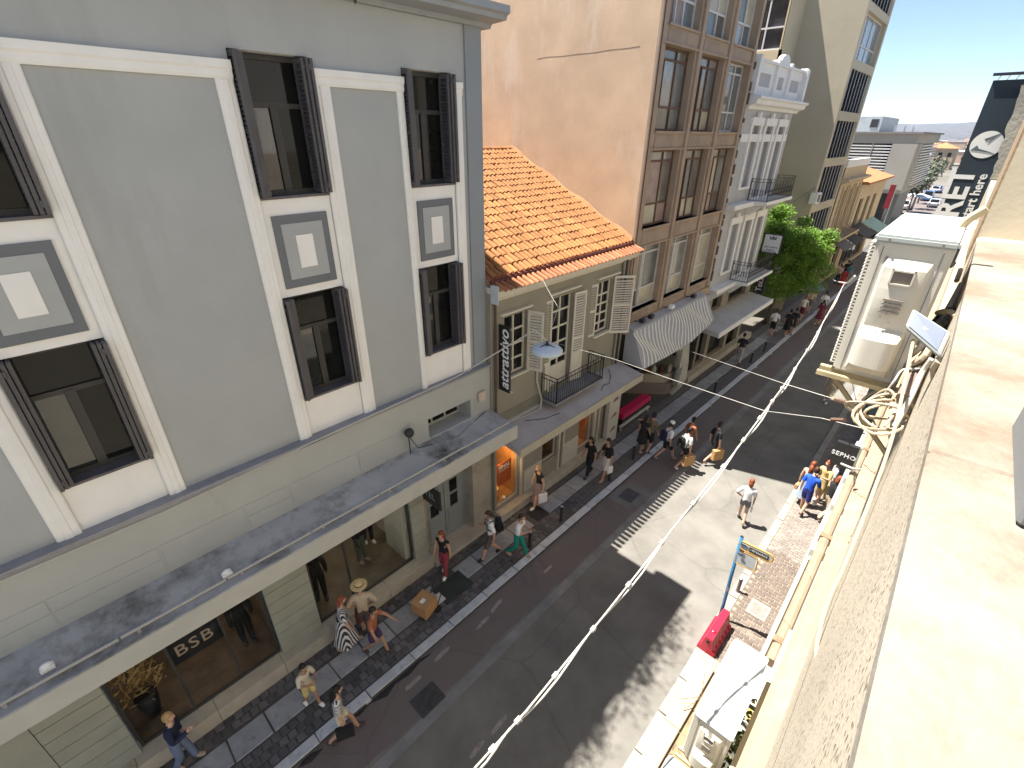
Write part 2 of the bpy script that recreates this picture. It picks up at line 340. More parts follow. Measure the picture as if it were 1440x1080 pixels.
while yy < 60:
    link('kerb_stone', ks[k % 4], prm, Matrix.Translation((KR(yy) + 0.11, yy, 0.004)) @ Matrix.Rotation(0.0113, 4, 'Z')); yy += 1.0; k += 1
cv = MB().box(-1.16, -0.80, 10.35, 10.75, -0.01, 0.010).build('inspection_cover', mat('cover_grey', (0.20, 0.18, 0.16), 0.7, 0.2, 5, 0.4), bevel=0.004); tag(cv, 'small square cover with concrete surround in the brown brick pavement', 'cover')
MB().box(-1.22, -0.74, 10.28, 10.82, -0.012, 0.006).build('surround', mat('cover_surround', (0.30, 0.26, 0.21), 0.9, 0.1, 4, 0.2), cv)

# bollards
def bollard(x, y, m, label, h=0.62, group=None):
    b = MB(); b.lathe([(0.058, -0.02), (0.058, 0.03), (0.048, 0.035), (0.048, h - 0.06), (0.054, h - 0.055), (0.054, h - 0.02), (0.03, h)], (x, y, 0), 12)
    t = thing('bollard', label, 'bollard', (x, y, 0), group); b.build('post', m, t, smooth=False)
    MB().lathe([(0.052, h - 0.004), (0.052, h + .006), (0.02, h + 0.018)], (x, y, 0), 12).build('cap', M_steel, t)
M_boll = mat('bollard_black', (0.03, 0.03, 0.032), 0.55, 0.2, 5, 0.1)
for x, y, l in ((-6.72, 8.0, 'black bollard at the kerb beside the person in green trousers'), (-6.72, 9.5, 'black bollard at the kerb across from the orange lit display'),
                (-6.74, 12.3, 'black bollard at the kerb near the man in white shorts'), (-6.8, 14.05, 'leaning grey bollard at the kerb behind the walking couple'),
                (-6.75, 21.4, 'black bollard at the kerb past the wavy awning'), (-6.75, 26.2, 'black bollard at the kerb below the flat concrete canopy'), (-6.75, 28.3, 'black bollard at the kerb near the end of the concrete canopy')):
    bollard(x, y, M_boll, l)
bollard(-1.6, 10.75, mat('bollard_brown', (0.17, 0.12, 0.11), 0.6, 0.15, 5, 0.1), 'brownish bollard on the sunlit pavement beside the blue sign pole', 0.5)
# ------------------------------------------------------------------ photo pixel -> point on a known plane
def ray(px, py): return R @ Vector((px - 720, py - 540, 672.0))
def at_x(px, py, x): r = ray(px, py); return Vector((0, 0, CAMZ)) + r * (x / r.x)
def at_y(px, py, y): r = ray(px, py); return Vector((0, 0, CAMZ)) + r * (y / r.y)
def at_z(px, py, z): r = ray(px, py); return Vector((0, 0, CAMZ)) + r * ((z - CAMZ) / r.z)

# worn dashes and stains lying on the road
M_dash = mat('worn_paint', (0.27, 0.235, 0.225), 0.85, .2, 6, .1, 40, stain=(.15, .13, .125), stamt=.5, stscale=7)
for x0, y0, x1, y1, w_ in ((690, 862, 706, 842, .10), (669, 886, 688, 866, .10), (611, 930, 632, 909, .11), (569, 971, 593, 949, .11), (690, 1033, 713, 1005, .10), (660, 1067, 681, 1041, .10), (764, 806, 776, 795, .09)):
    a = at_z(x0, y0, ZR); b_ = at_z(x1, y1, ZR); d_ = (b_ - a).normalized(); n_ = Vector((-d_.y, d_.x, 0)) * w_ / 2; k_ = .3
    MB().prism([((a - n_ * k_).x, (a - n_ * k_).y), ((a.lerp(b_, .2) - n_).x, (a.lerp(b_, .2) - n_).y), ((a.lerp(b_, .85) - n_ * .9).x, (a.lerp(b_, .85) - n_ * .9).y), (b_.x, b_.y), ((a.lerp(b_, .8) + n_).x, (a.lerp(b_, .8) + n_).y), ((a.lerp(b_, .15) + n_ * .8).x, (a.lerp(b_, .15) + n_ * .8).y)], 'z', ZR - .01, ZR + .004).build('lane_dash', M_dash, road)
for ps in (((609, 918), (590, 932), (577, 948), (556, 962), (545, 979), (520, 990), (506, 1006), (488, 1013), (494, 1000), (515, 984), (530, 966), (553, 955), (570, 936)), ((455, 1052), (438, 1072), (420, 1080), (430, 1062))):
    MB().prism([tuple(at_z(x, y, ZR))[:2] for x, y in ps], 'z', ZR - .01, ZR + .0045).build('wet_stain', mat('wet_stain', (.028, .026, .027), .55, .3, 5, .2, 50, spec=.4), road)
def faintline(M, w, h, m, parent, n, seed=0):
    """a line of print too small to read: uneven strokes"""
    r_ = random.Random(seed); b = MB(); x = -w / 2; st = w / n
    for k in range(n):
        z0 = r_.choice((0, 0, .25)) * h; b.box(x + st * .12, x + st * r_.uniform(.55, .85), -h / 2 + z0, h / 2 - r_.choice((0, .3)) * h, 0, .002); x += st
    b.xf(M).build('faint_print', m, parent, kind='stuff')
# ================================================================== grey building with the BSB shop
G = thing('grey_building', 'grey and white three storey building with charcoal shutters and framed panels', 'building', (-8.6, 0, 0))
xf = -8.6
bays = [(-4.35, -3.17), (-0.56, 0.62), (3.16, 4.37), (6.12, 7.30)]
strips = [(-4.65, -4.35), (-3.17, -2.90), (-0.86, -0.56), (0.62, 0.87), (2.91, 3.16), (4.37, 4.66), (5.97, 6.12), (7.30, 7.54)]
ZL, ZU = (6.30, 8.36), (10.03, 12.04)
facade(xf, -7, 8.1, 5.45, 13.0, [(a, b, 5.46, 12.04) for a, b in bays], depth=0.02).build('wall', M_grey, G)
for a, b in bays:
    facade(xf - 0.015, a, b, 5.46, 12.04, [(a + .005, b - .005, *ZL), (a + .005, b - .005, *ZU)], depth=0.3).build('bay_panel', M_white, G)
for a, b in strips:                                            # moulded white strips
    w = b - a; x0 = xf - 0.01
    pr_ = [(x0, a), (xf + 0.035, a), (xf + 0.05, a + 0.02), (xf + 0.05, a + w * .3), (xf + 0.066, a + w * .36), (xf + 0.066, b - w * .36), (xf + 0.05, b - w * .3), (xf + 0.05, b - 0.02), (xf + 0.035, b), (x0, b)]
    MB().prism(pr_, 'z', 5.44, 11.655 if w > .16 or True else 11.6).build('white_strip', M_white, G)
for a, b in ((-2.9 - .27, -0.56), (0.62, 3.16), (4.37, 6.12), (7.30, 7.54)):      # head trim over each grey panel
    z0 = 11.655
    MB().prism([(xf - .01, z0), (xf + .05, z0), (xf + .066, z0 + .04), (xf + .066, z0 + .11), (xf + .09, z0 + .14), (xf + .09, z0 + .235), (xf - .01, z0 + .235)], 'y', a + .003, b - .003).build('head_trim', M_white, G)
for a, b in bays:                                              # spandrel panels between the two windows
    c = (a + b) / 2
    d = b - a
    o = MB().box(xf - .01, xf + .02, a + .12, b - .12, 8.51, 9.74).build('spandrel_panel', M_dgrey, G)
    MB().box(xf + .015, xf + .030, a + .24, b - .24, 8.66, 9.60).build('inner_field', M_grey, o)
    MB().box(xf + .025, xf + .042, c - .15, c + .15, 8.84, 9.40).build('centre_tablet', M_white, o)
def shutter(parent, x, y, side, z0, z1):
    """folded pair of louvred leaves standing out beside the window"""
    b = MB(); h = z1 - z0
    for k, (dy, out) in enumerate(((0.010, 0.36), (0.068, 0.33), (0.126, 0.29))):
        yy = y + side * dy; ya, yb = sorted((yy, yy + side * 0.045)); xa = x - 0.19; xb = xa + out
        b.box(xa, xa + .045, ya, yb, z0, z1); b.box(xb - .045, xb, ya, yb, z0, z1); b.box(xa + .045, xb - .045, ya, yb, z0, z0 + .07); b.box(xa + .045, xb - .045, ya, yb, z1 - .07, z1); b.box(xa + .045, xb - .045, ya, yb, z0 + h * .48, z0 + h * .48 + .05)
        n = int((h - .2) / .062)
        for i in range(n):
            z = z0 + .09 + i * (h - .2) / n
            b.add([(xa + .04, ya, z), (xb - .04, ya, z), (xb - .04, yb, z + .045), (xa + .04, yb, z + .045), (xa + .04, ya, z + .012), (xb - .04, ya, z + .012), (xb - .04, yb, z + .057), (xa + .04, yb, z + .057)], [(0, 1, 2, 3), (4, 5, 6, 7), (0, 1, 5, 4), (2, 3, 7, 6)])
    for zz in (z0 + .12, z1 - .12): b.tube([(x + .15, y + side * .07, zz - .04), (x + .15, y + side * .07, zz + .04)], .02, 6)
    return b.build('shutter', M_shut, parent)
for a, b in bays:
    for z0, z1 in (ZL, ZU):
        c = (a + b) / 2; zt = z0 + (z1 - z0) * .66
        w = window(G, xf - 0.25, a + .01, b - .01, z0 + .01, z1 - .01, M_frame, M_pane, zs=(zt,), fw=0.075, fd=0.07); MB().box(xf - .285, xf - .205, c - .06, c + .06, z0 + .02, zt).build('mullion', M_frame, w); MB().quad((xf - .245, a + .09, z0 + .09), (xf - .243, c - .07, z0 + .09), (xf - .245, c - .07, zt - .04), (xf - .247, a + .09, zt - .04)).build('pane', M_paneR, w)
        MB().box(xf - .29, xf + .02, a + .002, b - .002, z0 - .03, z0 + .012).build('sill', mat('window_sill', (0.12, 0.11, 0.115), 0.7, 0.2, 5, .1), w)
        MB().box(xf - .55, xf - .5, a - .3, b + .3, z0 - .3, z1 + .2).build('curtain', mat('room_dark', (0.05, 0.05, 0.047), 0.9, 0.5, 1.2, 0), w)
        shutter(w, xf, a + .005, 1, z0 + .03, z1 - .03); shutter(w, xf, b - .005, -1, z0 + .03, z1 - .03)
MB().box(xf - .02, xf + .045, 7.66, 8.1, 5.46, 12.9).build('corner_pilaster', mat('blue_grey_render', (0.26, 0.285, 0.30), 0.9, 0.05, 1, 0.05), G)
MB().prism([(-8.9, 12.86), (-8.50, 12.86), (-8.46, 12.93), (-8.05, 12.95), (-8.03, 13.02), (-7.95, 13.05), (-7.95, 13.17), (-8.1, 13.2), (-8.9, 13.24)], 'y', -8, 8.32).build('cornice', mat('cornice_grey', (0.30, 0.32, 0.33), 0.9, 0.06, 2, 0.1), G)
MB().box(-22, -8.75, 8.02, 8.10, 0, 13.2).build('side_wall', M_grey, G)
MB().box(-22, -8.6, -7, 8.08, 13.02, 13.2).build('roof_slab', M_conc, G)
MB().box(-8.75, -8.601, 7.9, 8.1, 0, 13.1).build('corner', M_grey, G)
# mezzanine band with its ledge, panels and niche
xb_ = -8.45
facade(xb_, -7, 8.14, 4.0, 5.42, [(5.95, 7.37, 4.10, 4.66)], depth=0.5).build('mezzanine_wall', M_grey2, G)
MB().box(-8.62, xb_ + .06, -7, 8.16, 5.42, 5.475).build('ledge', mat('ledge_cement', (0.27, 0.265, 0.28), 0.9, 0.15, 2, 0.2, 30), G)
MB().box(-8.9, xb_ + .001, 8.1, 8.14, 4.0, 5.42).build('band_return', M_grey2, G)
for a, b in ((-4.2, -1.3), (-1.27, 0.16), (0.2, 1.55), (1.6, 2.42), (2.46, 3.96), (4.0, 5.2)):
    for z0, z1 in ((4.14, 4.40), (4.43, 4.68)) if b - a < 1 or a < -1.2 else ((4.14, 4.68),):
        MB().box(xb_ - .01, xb_ + .011, a, b, z0, z1).build('fascia_panel', M_grey2, G, bevel=.003)
window(G, xb_ - 0.5, 5.97, 7.35, 4.12, 4.64, mat('pale_frame', (0.4, 0.4, 0.38), 0.6), M_pane, ys=(6.4, 6.85), fw=.05, name='niche_window')
# canopy over the shops
MB().prism([(-8.46, 3.78), (-7.46, 3.66), (-7.46, 3.93), (-8.46, 4.06)], 'y', -7, 8.1).build('canopy_slab', M_conc, G)
MB().box(-7.46, -7.40, -7, 8.12, 3.56, 3.965).build('canopy_fascia', mat('fascia_cream', (0.42, 0.42, 0.385), 0.85, 0.07, 2, 0.06, stain=(0.25, 0.24, 0.2), stamt=0.38, stscale=1.2), G)
MB().box(-7.455, -7.41, -7, 8.11, 3.962, 3.985).build('fascia_cap', M_conc, G)
yy = -6.9
while yy < 7.6:                                                # pipe rail in lengths on the canopy
    e = min(yy + 1.55, 8.0); r_ = MB().tube([(-7.62, yy, 4.015), (-7.62, e - .03, 4.012)], .026, 8); r_.box(-7.66, -7.58, yy + .2, yy + .25, 3.93, 4.0); r_.build('rail_pipe', M_wire, G); yy = e
# shop front: plinth, ashlar piers
M_ash = mat('ashlar_green_grey', (0.30, 0.305, 0.255), 0.85, 0.08, 2, 0.12, 40, rnd=0.06, stain=(0.21, 0.22, 0.16), stamt=0.4, stscale=1.3)
M_pl = mat('beige_marble', (0.42, 0.38, 0.31), 0.7, 0.12, 3, 0.1, 40, stain=(0.27, 0.2, 0.14), stamt=0.42, stscale=1.6)
for a, b in ((-2.22, -1.31), (1.42, 2.36), (5.15, 5.58)):
    MB().box(-8.56, -8.49, a + .01, b - .01, 0.3, 3.8).build('pier_core', M_dark, G)
    z = 0.36
    while z < 3.7:
        e = min(z + .325, 3.75); MB().box(-8.55, -8.44, a, b, z + .006, e - .006).build('ashlar_block', M_ash, G, bevel=.008); z = e
MB().box(-8.5, -8.44, -7, -2.23, 0, 3.8).build('end_wall', M_ash, G)
yy = -7.0
while yy < 5.55:
    e = min(yy + 1.39, 5.58); MB().box(-8.75, -8.20, yy + .003, e - .003, -0.02, 0.375).build('plinth_stone', M_pl, G, bevel=.006); yy = e
MB().box(-8.9, -8.12, 5.60, 8.05, -0.02, 0.13).build('door_step', M_pl, G, bevel=.006)
MB().box(-8.9, -8.42, 7.32, 8.08, 0.13, 3.8).build('stone_pier', mat('stained_stone', (0.33, 0.30, 0.25), 0.9, 0.12, 2, 0.2, 30, stain=(0.2, 0.17, 0.13), stamt=0.45, stscale=2.2), G)
MB().box(-8.78, -8.5, 5.585, 5.68, 0.13, 3.8).build('door_jamb', mat('stained_jamb', (0.30, 0.25, 0.18), 0.9, 0.25, 3, 0.2, 30, stain=(0.16, 0.12, 0.08), stamt=0.45, stscale=3), G)
# grey double door
M_door = mat('grey_green_door', (0.23, 0.25, 0.25), 0.6, 0.08, 2, 0.08)
dw = MB().box(-8.80, -8.74, 5.68, 7.32, 2.62, 2.72).box(-8.80, -8.74, 5.68, 5.76, .13, 2.62).box(-8.80, -8.74, 7.2, 7.32, .13, 3.8).box(-8.80, -8.75, 5.68, 7.2, 2.72, 3.8).build('door_frame', M_door, G)
for a, b in ((5.77, 6.47), (6.49, 7.19)):
    h = facade(-8.74, a, b, 0.14, 2.6, [(a + .2, b - .2, 1.15, 1.62), (a + .2, b - .2, 1.68, 2.15)], depth=.05).build('door', M_door, G)
    for z in (1.15, 1.68): MB().box(-8.78, -8.775, a + .2, b - .2, z, z + .47).build('pane', M_pane, h)
    MB().box(-8.742, -8.725, a + .12, b - .12, .35, .95).build('lower_panel', M_door, h, bevel=.006)
    MB().tube([(-8.70, a + .06, 1.05), (-8.66, a + .06, 1.05), (-8.66, a + .06, 1.2), (-8.70, a + .06, 1.2)], .012, 6).build('handle', M_steel, h)
# shop windows and rooms behind
def room(y0, y1, x1, z0, z1, wm, fm, nm):
    MB().quad((-8.62, y0, z0), (x1, y0, z0), (x1, y1, z0), (-8.62, y1, z0)).build('shop_floor', fm, G)
    b = MB(); b.quad((x1, y0, z0), (x1, y1, z0), (x1, y1, z1), (x1, y0, z1)); b.quad((-8.62, y0, z0), (x1, y0, z0), (x1, y0, z1), (-8.62, y0, z1)); b.quad((-8.62, y1, z0), (x1, y1, z0), (x1, y1, z1), (-8.62, y1, z1))
    b.quad((-8.62, y0, z1), (x1, y0, z1), (x1, y1, z1), (-8.62, y1, z1)); b.build('shop_room', wm, G)
room(-1.30, 1.41, -11.5, .38, 3.8, mat('shop_brown', (0.20, 0.145, 0.10), 0.8, 0.2, 1, 0), mat('shop_wood_floor', (0.16, 0.11, 0.075), 0.5, 0.3, 3, 0.05, 20), 'a')
room(2.37, 5.14, -12.5, .38, 3.8, mat('shop_cream', (0.50, 0.46, 0.39), 0.8, 0.1, 1, 0), mat('shop_floor_grey', (0.17, 0.135, 0.10), 0.6, 0.25, 2, 0.05), 'b')
window(G, -8.57, -1.29, 1.40, .385, 3.75, M_frame, M_glass, ys=(-.35, .57), fw=.045, name='shop_window')
window(G, -8.57, 2.38, 5.13, .385, 3.75, M_frame, M_glass, ys=(3.3,), fw=.04, name='shop_window')
MB().box(-9.6, -8.66, 4.95, 5.12, .385, 3.7).build('display_partition', mat('partition', (0.5, 0.48, 0.42), 0.8), G)
def shoplamp(x, y, z, e, lab):
    t = thing('shop_lamp', lab, 'lamp', (x, y, z)); MB().lathe([(.05, 0), (.06, .03), (.05, .12)], (x, y, z), 12).build('can', M_black, t); MB().lathe([(.045, -.004), (.045, .002)], (x, y, z), 12).build('bulb', mat('bulb_lit', (1, .9, .75), .5, 0, 1, 0, emit=12), t)
    MB().tube([(x, y, z + .12), (x, y, 3.8)], .008, 5).build('stem', M_black, t)
    ld = bpy.data.lights.new('shop_light', 'POINT'); ld.energy = e; ld.color = (1, .86, .68); ld.shadow_soft_size = .06; lo = bpy.data.objects.new('shop_light', ld); lo.location = (x, y, z - .08); COL.objects.link(lo); par(lo, t)
shoplamp(-9.6, -.6, 3.45, 7, 'small lit can lamp over the pampas plant in the BSB shop'); shoplamp(-9.8, .9, 3.45, 5, 'small lit can lamp behind the BSB board in the shop'); shoplamp(-10.2, 3.3, 3.45, 8, 'small lit can lamp over the jacket mannequin'); shoplamp(-10.2, 4.6, 3.45, 4, 'small lit can lamp by the cream partition in the shop')
# BSB board inside the left shop window
bs = thing('shop_sign', 'black BSB board hanging inside the left shop window', 'sign', (-8.66, .1, 1.7))
MB().box(-8.68, -8.65, -.36, .57, 1.70, 2.40).build('board', M_black, bs, bevel=.004)
text('lettering', 'BSB', mat('copper_letters', (0.55, 0.40, 0.30), 0.5, .05, 3, 0), bs, 0.40, frame((-8.645, .08, 2.02), (0, 1, 0), (0, 0, 1)), spacing=1.12)
for y_ in (-.2, .42): MB().tube([(-8.665, y_, 2.4), (-8.665, y_, 3.7)], .006, 5).build('wire', M_wire, bs)
# pampas grass in a black pot
vp = thing('dried_plant', 'golden dried pampas plant in a black pot behind the shop glass', 'plant', (-9.1, -.95, .38))
MB().lathe([(.12, 0), (.18, .35), (.2, .6), (.17, .62)], (-9.1, -.95, .38), 12).build('pot', M_black, vp, smooth=True)
b = MB()
for i in range(240):
    a = random.uniform(0, 6.28); rr = random.uniform(.02, .42); z = random.uniform(.75, 1.75); q = Vector((-9.1 + rr * math.cos(a), -.95 + rr * math.sin(a), .38 + z)); d = Vector((random.uniform(-.1, .1), random.uniform(-.1, .1), random.uniform(-.02, .12)))
    b.add([q, q + d + Vector((.02, .02, 0)), q + d * 2, q + d - Vector((.02, .02, 0))], [(0, 1, 2, 3)])
b.build('plume', mat('pampas', (0.45, 0.31, 0.13), 0.9, .2, 6, 0), vp)
# hanging HOTEL sign under the canopy
hs = thing('hotel_sign', 'black HOTEL sign hanging edge on beside the grey door', 'sign', (-8.4, 5.45, 2.0))
q0 = at_y(591, 697, 5.62); q1 = at_y(620, 719, 5.62); q2 = at_y(620, 695.5, 5.62)
MB().box(q0.x - .35, q1.x, 5.60, 5.66, q1.z, q2.z + .02).build('board', M_black, hs, bevel=.004)
text('lettering', 'HOTEL', mat('sign_green', (0.20, 0.27, 0.24), 0.6, .05, 3, 0), hs, .27, frame(((q0.x - .35 + q1.x) / 2, 5.597, (q1.z + q2.z) / 2 + .02), (1, 0, 0), (0, 0, 1)))
MB().tube([(-8.5, 5.63, q2.z + .06), (q1.x, 5.63, q2.z + .06)], .02, 6).build('bracket', M_steel, hs)
# small things on the canopy and band
fl = thing('floodlight', 'round black floodlight on a thin stem above the grey canopy', 'lamp', (-8.35, 5.27, 4.0))
MB().tube([(-8.33, 5.27, 3.99), (-8.33, 5.27, 4.55)], .014, 6).build('stem', M_black, fl)
b = MB().lathe([(.02, -.07), (.10, -.05), (.12, .02), (.10, .07), (.04, .09)], (0, 0, 0), 14); b.xf(Matrix.Translation((-8.30, 5.27, 4.66)) @ Matrix.Rotation(math.radians(70), 4, 'Y')); b.build('lamp_head', M_black, fl, smooth=True)
tag(MB().box(-8.44, -8.36, 7.62, 7.85, 4.50, 4.78).build('junction_box', mat('beige_box', (0.5, 0.42, 0.32), 0.7), bevel=.008), 'beige junction box on the grey band beside the brown downpipe', 'box')
c_ = [(-8.43, 7.9, 4.08), (-8.3, 7.3, 4.03), (-8.1, 6.6, 4.01), (-8.25, 6.0, 4.02), (-8.33, 5.5, 4.1), (-8.32, 5.3, 4.5)]
tag(MB().tube(c_, .011, 5).build('cable', M_black), 'thin black cable lying on the grey canopy to the floodlight', 'cable')
for (px, py) in ((68, 941), (320, 809)):
    q = at_z(px, py, 4.0); tag(MB().box(q.x - .05, q.x + .05, q.y - .08, q.y + .08, q.z, q.z + .07).ball((q.x, q.y, q.z + .09), .05, .07, .04).build('litter', M_white), 'crumpled white litter on the grey canopy beside the pipe rail', 'litter', 'litter on the canopy')
# shrubs in boxes along the roof edge (they shade the road)
M_leafd = mat('shrub_leaf', (0.055, 0.09, 0.03), 0.6, .3, 3, 0)
for i, (y0, rr, h) in enumerate(((6.4, .75, 1.1), (5.0, .8, 1.25), (3.3, .6, .9), (2.0, .85, 1.3), (0.2, .8, 1.0))):
    t = thing('roof_shrub', 'leafy shrub in a planter box on the flat roof edge of the grey building', 'shrub', (-8.5, y0, 13.2), 'shrubs along the roof edge')
    MB().box(-8.75, -8.3, y0 - .45, y0 + .45, 13.2, 13.55).build('planter', M_conc, t); b = MB()
    for k in range(1100):
        d = Vector((random.gauss(0, .42), random.gauss(0, .42), random.gauss(0, .42))); q = Vector((-8.45 + d.x * rr * .8, y0 + d.y * rr * 1.5, 13.75 + h * .35 + d.z * h * .7)); s = random.uniform(.03, .065); u = Vector((random.gauss(0, 1), random.gauss(0, 1), random.gauss(0, 1))).normalized(); w = u.orthogonal().normalized()
        b.add([q - u * s, q + w * s * .6, q + u * s, q - w * s * .6], [(0, 1, 2, 3)])
    b.build('foliage', M_leafd, t)
# ================================================================== tiled house with the attrattivo shop
A = thing('tiled_house', 'olive grey two storey house with orange tiled roof and white shutters', 'building', (-8.4, 11.5, 0))
xa = -8.4
M_att = mat('olive_render', (0.265, 0.245, 0.19), 0.9, 0.07, 1, 0.1, 50, stain=(0.20, 0.185, 0.145), stamt=0.4, stscale=1.2, streak=3)
M_cream = mat('cream_paint', (0.60, 0.565, 0.46), 0.65, 0.05, 4, 0.05, stain=(0.40, 0.37, 0.30), stamt=0.35, stscale=4)
W1, D1, W2 = (8.62, 9.55, 4.85, 6.66), (10.66, 11.66, 3.62, 6.72), (12.98, 13.86, 4.92, 6.72)
facade(xa, 8.1, 14.85, 3.2, 7.4, [W1, D1, W2], depth=0.28).build('wall', M_att, A)
MB().box(-20, -8.41, 8.11, 8.3, 0, 7.4).build('end_wall', M_att, A)
MB().box(xa - .01, xa + .02, 8.12, 14.8, 3.3, 3.75).build('base_course', mat('olive_dark', (0.20, 0.19, 0.14), 0.9, 0.1, 2, 0.1), A)
for a, b, z in ((8.42, 9.66, 6.76), (10.45, 11.9, 6.86), (12.85, 14.15, 6.86)):
    MB().box(xa - .02, xa + .12, a, b, z, z + .055).build('lintel_moulding', M_cream, A, bevel=.008)
def lshutter(parent, y0, y1, z0, z1, ang, hinge, solid=0.0, x=None):
    """louvred shutter leaf hinged at y=hinge, opened by ang from the closed plane"""
    x = xa + .03 if x is None else x
    w = y1 - y0; b = MB(); t = .04; h = z1 - z0
    b.box(0, t, 0, .06, 0, h); b.box(0, t, w - .06, w, 0, h)
    for z in (0, h * .5 - .04, h - .08): b.box(0.002, t - .002, .06, w - .06, z, z + .08)
    zz = .09
    while zz < h - .1:
        if zz < h * solid: b.box(.008, .026, .06, w - .06, .08, h * solid); zz = h * solid + .01; b.box(0.002, t - .002, .06, w - .06, zz - .04, zz + .03); zz += .04; continue
        b.add([(.004, .055, zz), (.004, w - .055, zz), (t - .004, w - .055, zz - .03), (t - .004, .055, zz - .03), (.004, .055, zz + .010), (.004, w - .055, zz + .010), (t - .004, w - .055, zz - .020), (t - .004, .055, zz - .020)], [(0, 1, 2, 3), (4, 5, 6, 7), (3, 2, 6, 7), (0, 1, 5, 4)]); zz += .085
    b.xf(Matrix.Translation((x, hinge, z0)) @ Matrix.Rotation(ang, 4, 'Z'))
    return b.build('shutter', M_cream, parent)
PI = math.pi
def attwin(h, nz, sash=.35, name='window'):
    a, b_, z0, z1 = h; c = (a + b_) / 2
    zt = z1 - .48
    w = window(A, xa - .14, a + .005, b_ - .005, z0 + .005, z1 - .005, M_cream, M_pane, ys=(c,), zs=[z0 + (zt - z0) * k / nz for k in range(1, nz)] + [zt], fw=.055, fd=.06, name=name)
    MB().box(xa - .4, xa - .36, a - .2, b_ + .2, z0, z1 + .1).build('room_backing', mat('room_brown', (0.035, 0.028, 0.022), 0.9, .3, 2, 0), w)
    return w
w = attwin(W1, 3)
lshutter(w, 0, .47, 4.85, 6.66, math.radians(-70), 9.55)                      # right leaf of the left window, half open
MB().box(xa - .02, xa + .08, 8.55, 9.62, 4.78, 4.84).build('sill', M_cream, w, bevel=.006)
w = attwin(D1, 5, name='balcony_door')
dl = MB().box(xa - .13, xa - .09, 10.70, 11.62, 3.63, 4.45).build('door_panel', M_cream, w)
lshutter(w, 0, .52, 3.66, 6.70, math.radians(180 - 6), 10.65, solid=.33); lshutter(w, 0, .52, 3.66, 6.70, math.radians(-8), 11.68, solid=.33)
w = attwin(W2, 4)
MB().box(xa - .02, xa + .10, 12.9, 13.95, 4.83, 4.9).build('sill', M_cream, w, bevel=.006)
lshutter(w, 0, .46, 4.92, 6.72, math.radians(180 - 5), 12.97); lshutter(w, 0, .72, 4.75, 6.80, math.radians(-38), 13.9)
# eaves cornice
MB().prism([(xa - .2, 7.18), (xa + .03, 7.18), (xa + .05, 7.24), (xa + .17, 7.28), (xa + .20, 7.33), (xa + .24, 7.35), (xa + .24, 7.50), (xa - .2, 7.58)], 'y', 8.14, 14.98).build('eaves_cornice', M_cream, A)
MB().box(xa + .01, xa + .28, 8.115, 8.139, 7.18, 7.66).build('cornice_end', mat('pale_blue_grey', (0.5, 0.53, 0.55), 0.8), A)
# roof
M_tile = mat('terracotta', (0.32, 0.142, 0.05), 0.8, 0.16, 2.5, 0.2, 60, rnd=0.24, stain=(0.36, 0.185, 0.08), stamt=0.40, stscale=1.4, spec=0.25)
M_tiled = mat('terracotta_pan', (0.30, 0.10, 0.05), 0.85, 0.2, 3, 0.2)
rx0, rz0, rx1, rz1 = -8.42, 7.80, -14.1, 10.46
sl = Vector((rx1 - rx0, 0, rz1 - rz0)); SL = sl.length; sl.normalize(); nrm = Vector((-sl.z, 0, sl.x)); nrm = nrm if nrm.z > 0 else -nrm
MB().prism([(rx0 + .03, rz0 - .07), (rx0 + .03, rz0 - .035), (rx1, rz1 - .03), (rx1, rz1 - .12)], 'y', 8.12, 14.84).build('roof_deck', M_tiled, A)
MB().prism([(rx1, rz1 - .03), (rx1 - 5.6, rz0 - .03), (rx1 - 5.6, rz0 - .1), (rx1, rz1 - .12)], 'y', 8.12, 14.84).build('back_slope', M_tile, A)
def tile_mesh(name, L, r0, r1, m, up=.0, n=6):
    b = MB(); vs = []
    for t, r in ((0, r0), (L, r1)):
        for lay_ in (0, .014):
            for k in range(n + 1):
                a = math.pi * k / n; vs.append((t, (r - lay_) * math.cos(a), (r - lay_) * math.sin(a) * .85))
    q = n + 1; fs = []
    for k in range(n): fs += [(k, k + 1, 2 * q + k + 1, 2 * q + k), (k, q + k, q + k + 1, k + 1)]
    b.add(vs, fs); return b.mesh(name, m, smooth=False)
tiles = [tile_mesh('roof_tile', .39, .082 + .002 * i, .068, M_tile) for i in range(3)]
rows = 18; cols = 34; dy = 6.62 / cols; ex = SL / rows
fr = Matrix((sl, Vector((0, 1, 0)), nrm)).transposed().to_4x4()
allt = []
for r in range(rows):
    for c in range(cols):
        p_ = Vector((rx0, 8.2 + (c + .5) * dy, rz0 - .01)) + sl * (r * ex - .03) + nrm * (.02 + random.uniform(-.006, .010)); p_.y += random.uniform(-.016, .016)
        allt.append((p_, random.randrange(3), Matrix.Rotation(random.uniform(-.035, .035), 4, 'Z') @ Matrix.Rotation(math.radians(2.2), 4, 'Y')))
allt.sort(key=lambda q: (q[0].y < 8.9 and q[0].x < -9.2, (q[0] - Vector((0, 0, 11))).length))
for p_, k, T in allt[:300]: link('roof_tile', tiles[k], A, Matrix.Translation(p_) @ fr @ T)
vs = []; fs = []
for p_, k, T in allt[300:]:
    M = Matrix.Translation(p_) @ fr @ T; o0 = len(vs); me = tiles[k]; vs += [tuple(M @ v.co) for v in me.vertices]; fs += [tuple(i + o0 for i in q.vertices) for q in me.polygons]
me = bpy.data.meshes.new('upper_tiles'); me.from_pydata(vs, [], fs); me.materials.append(M_tile); link('upper_tiles', me, A, kind='stuff')
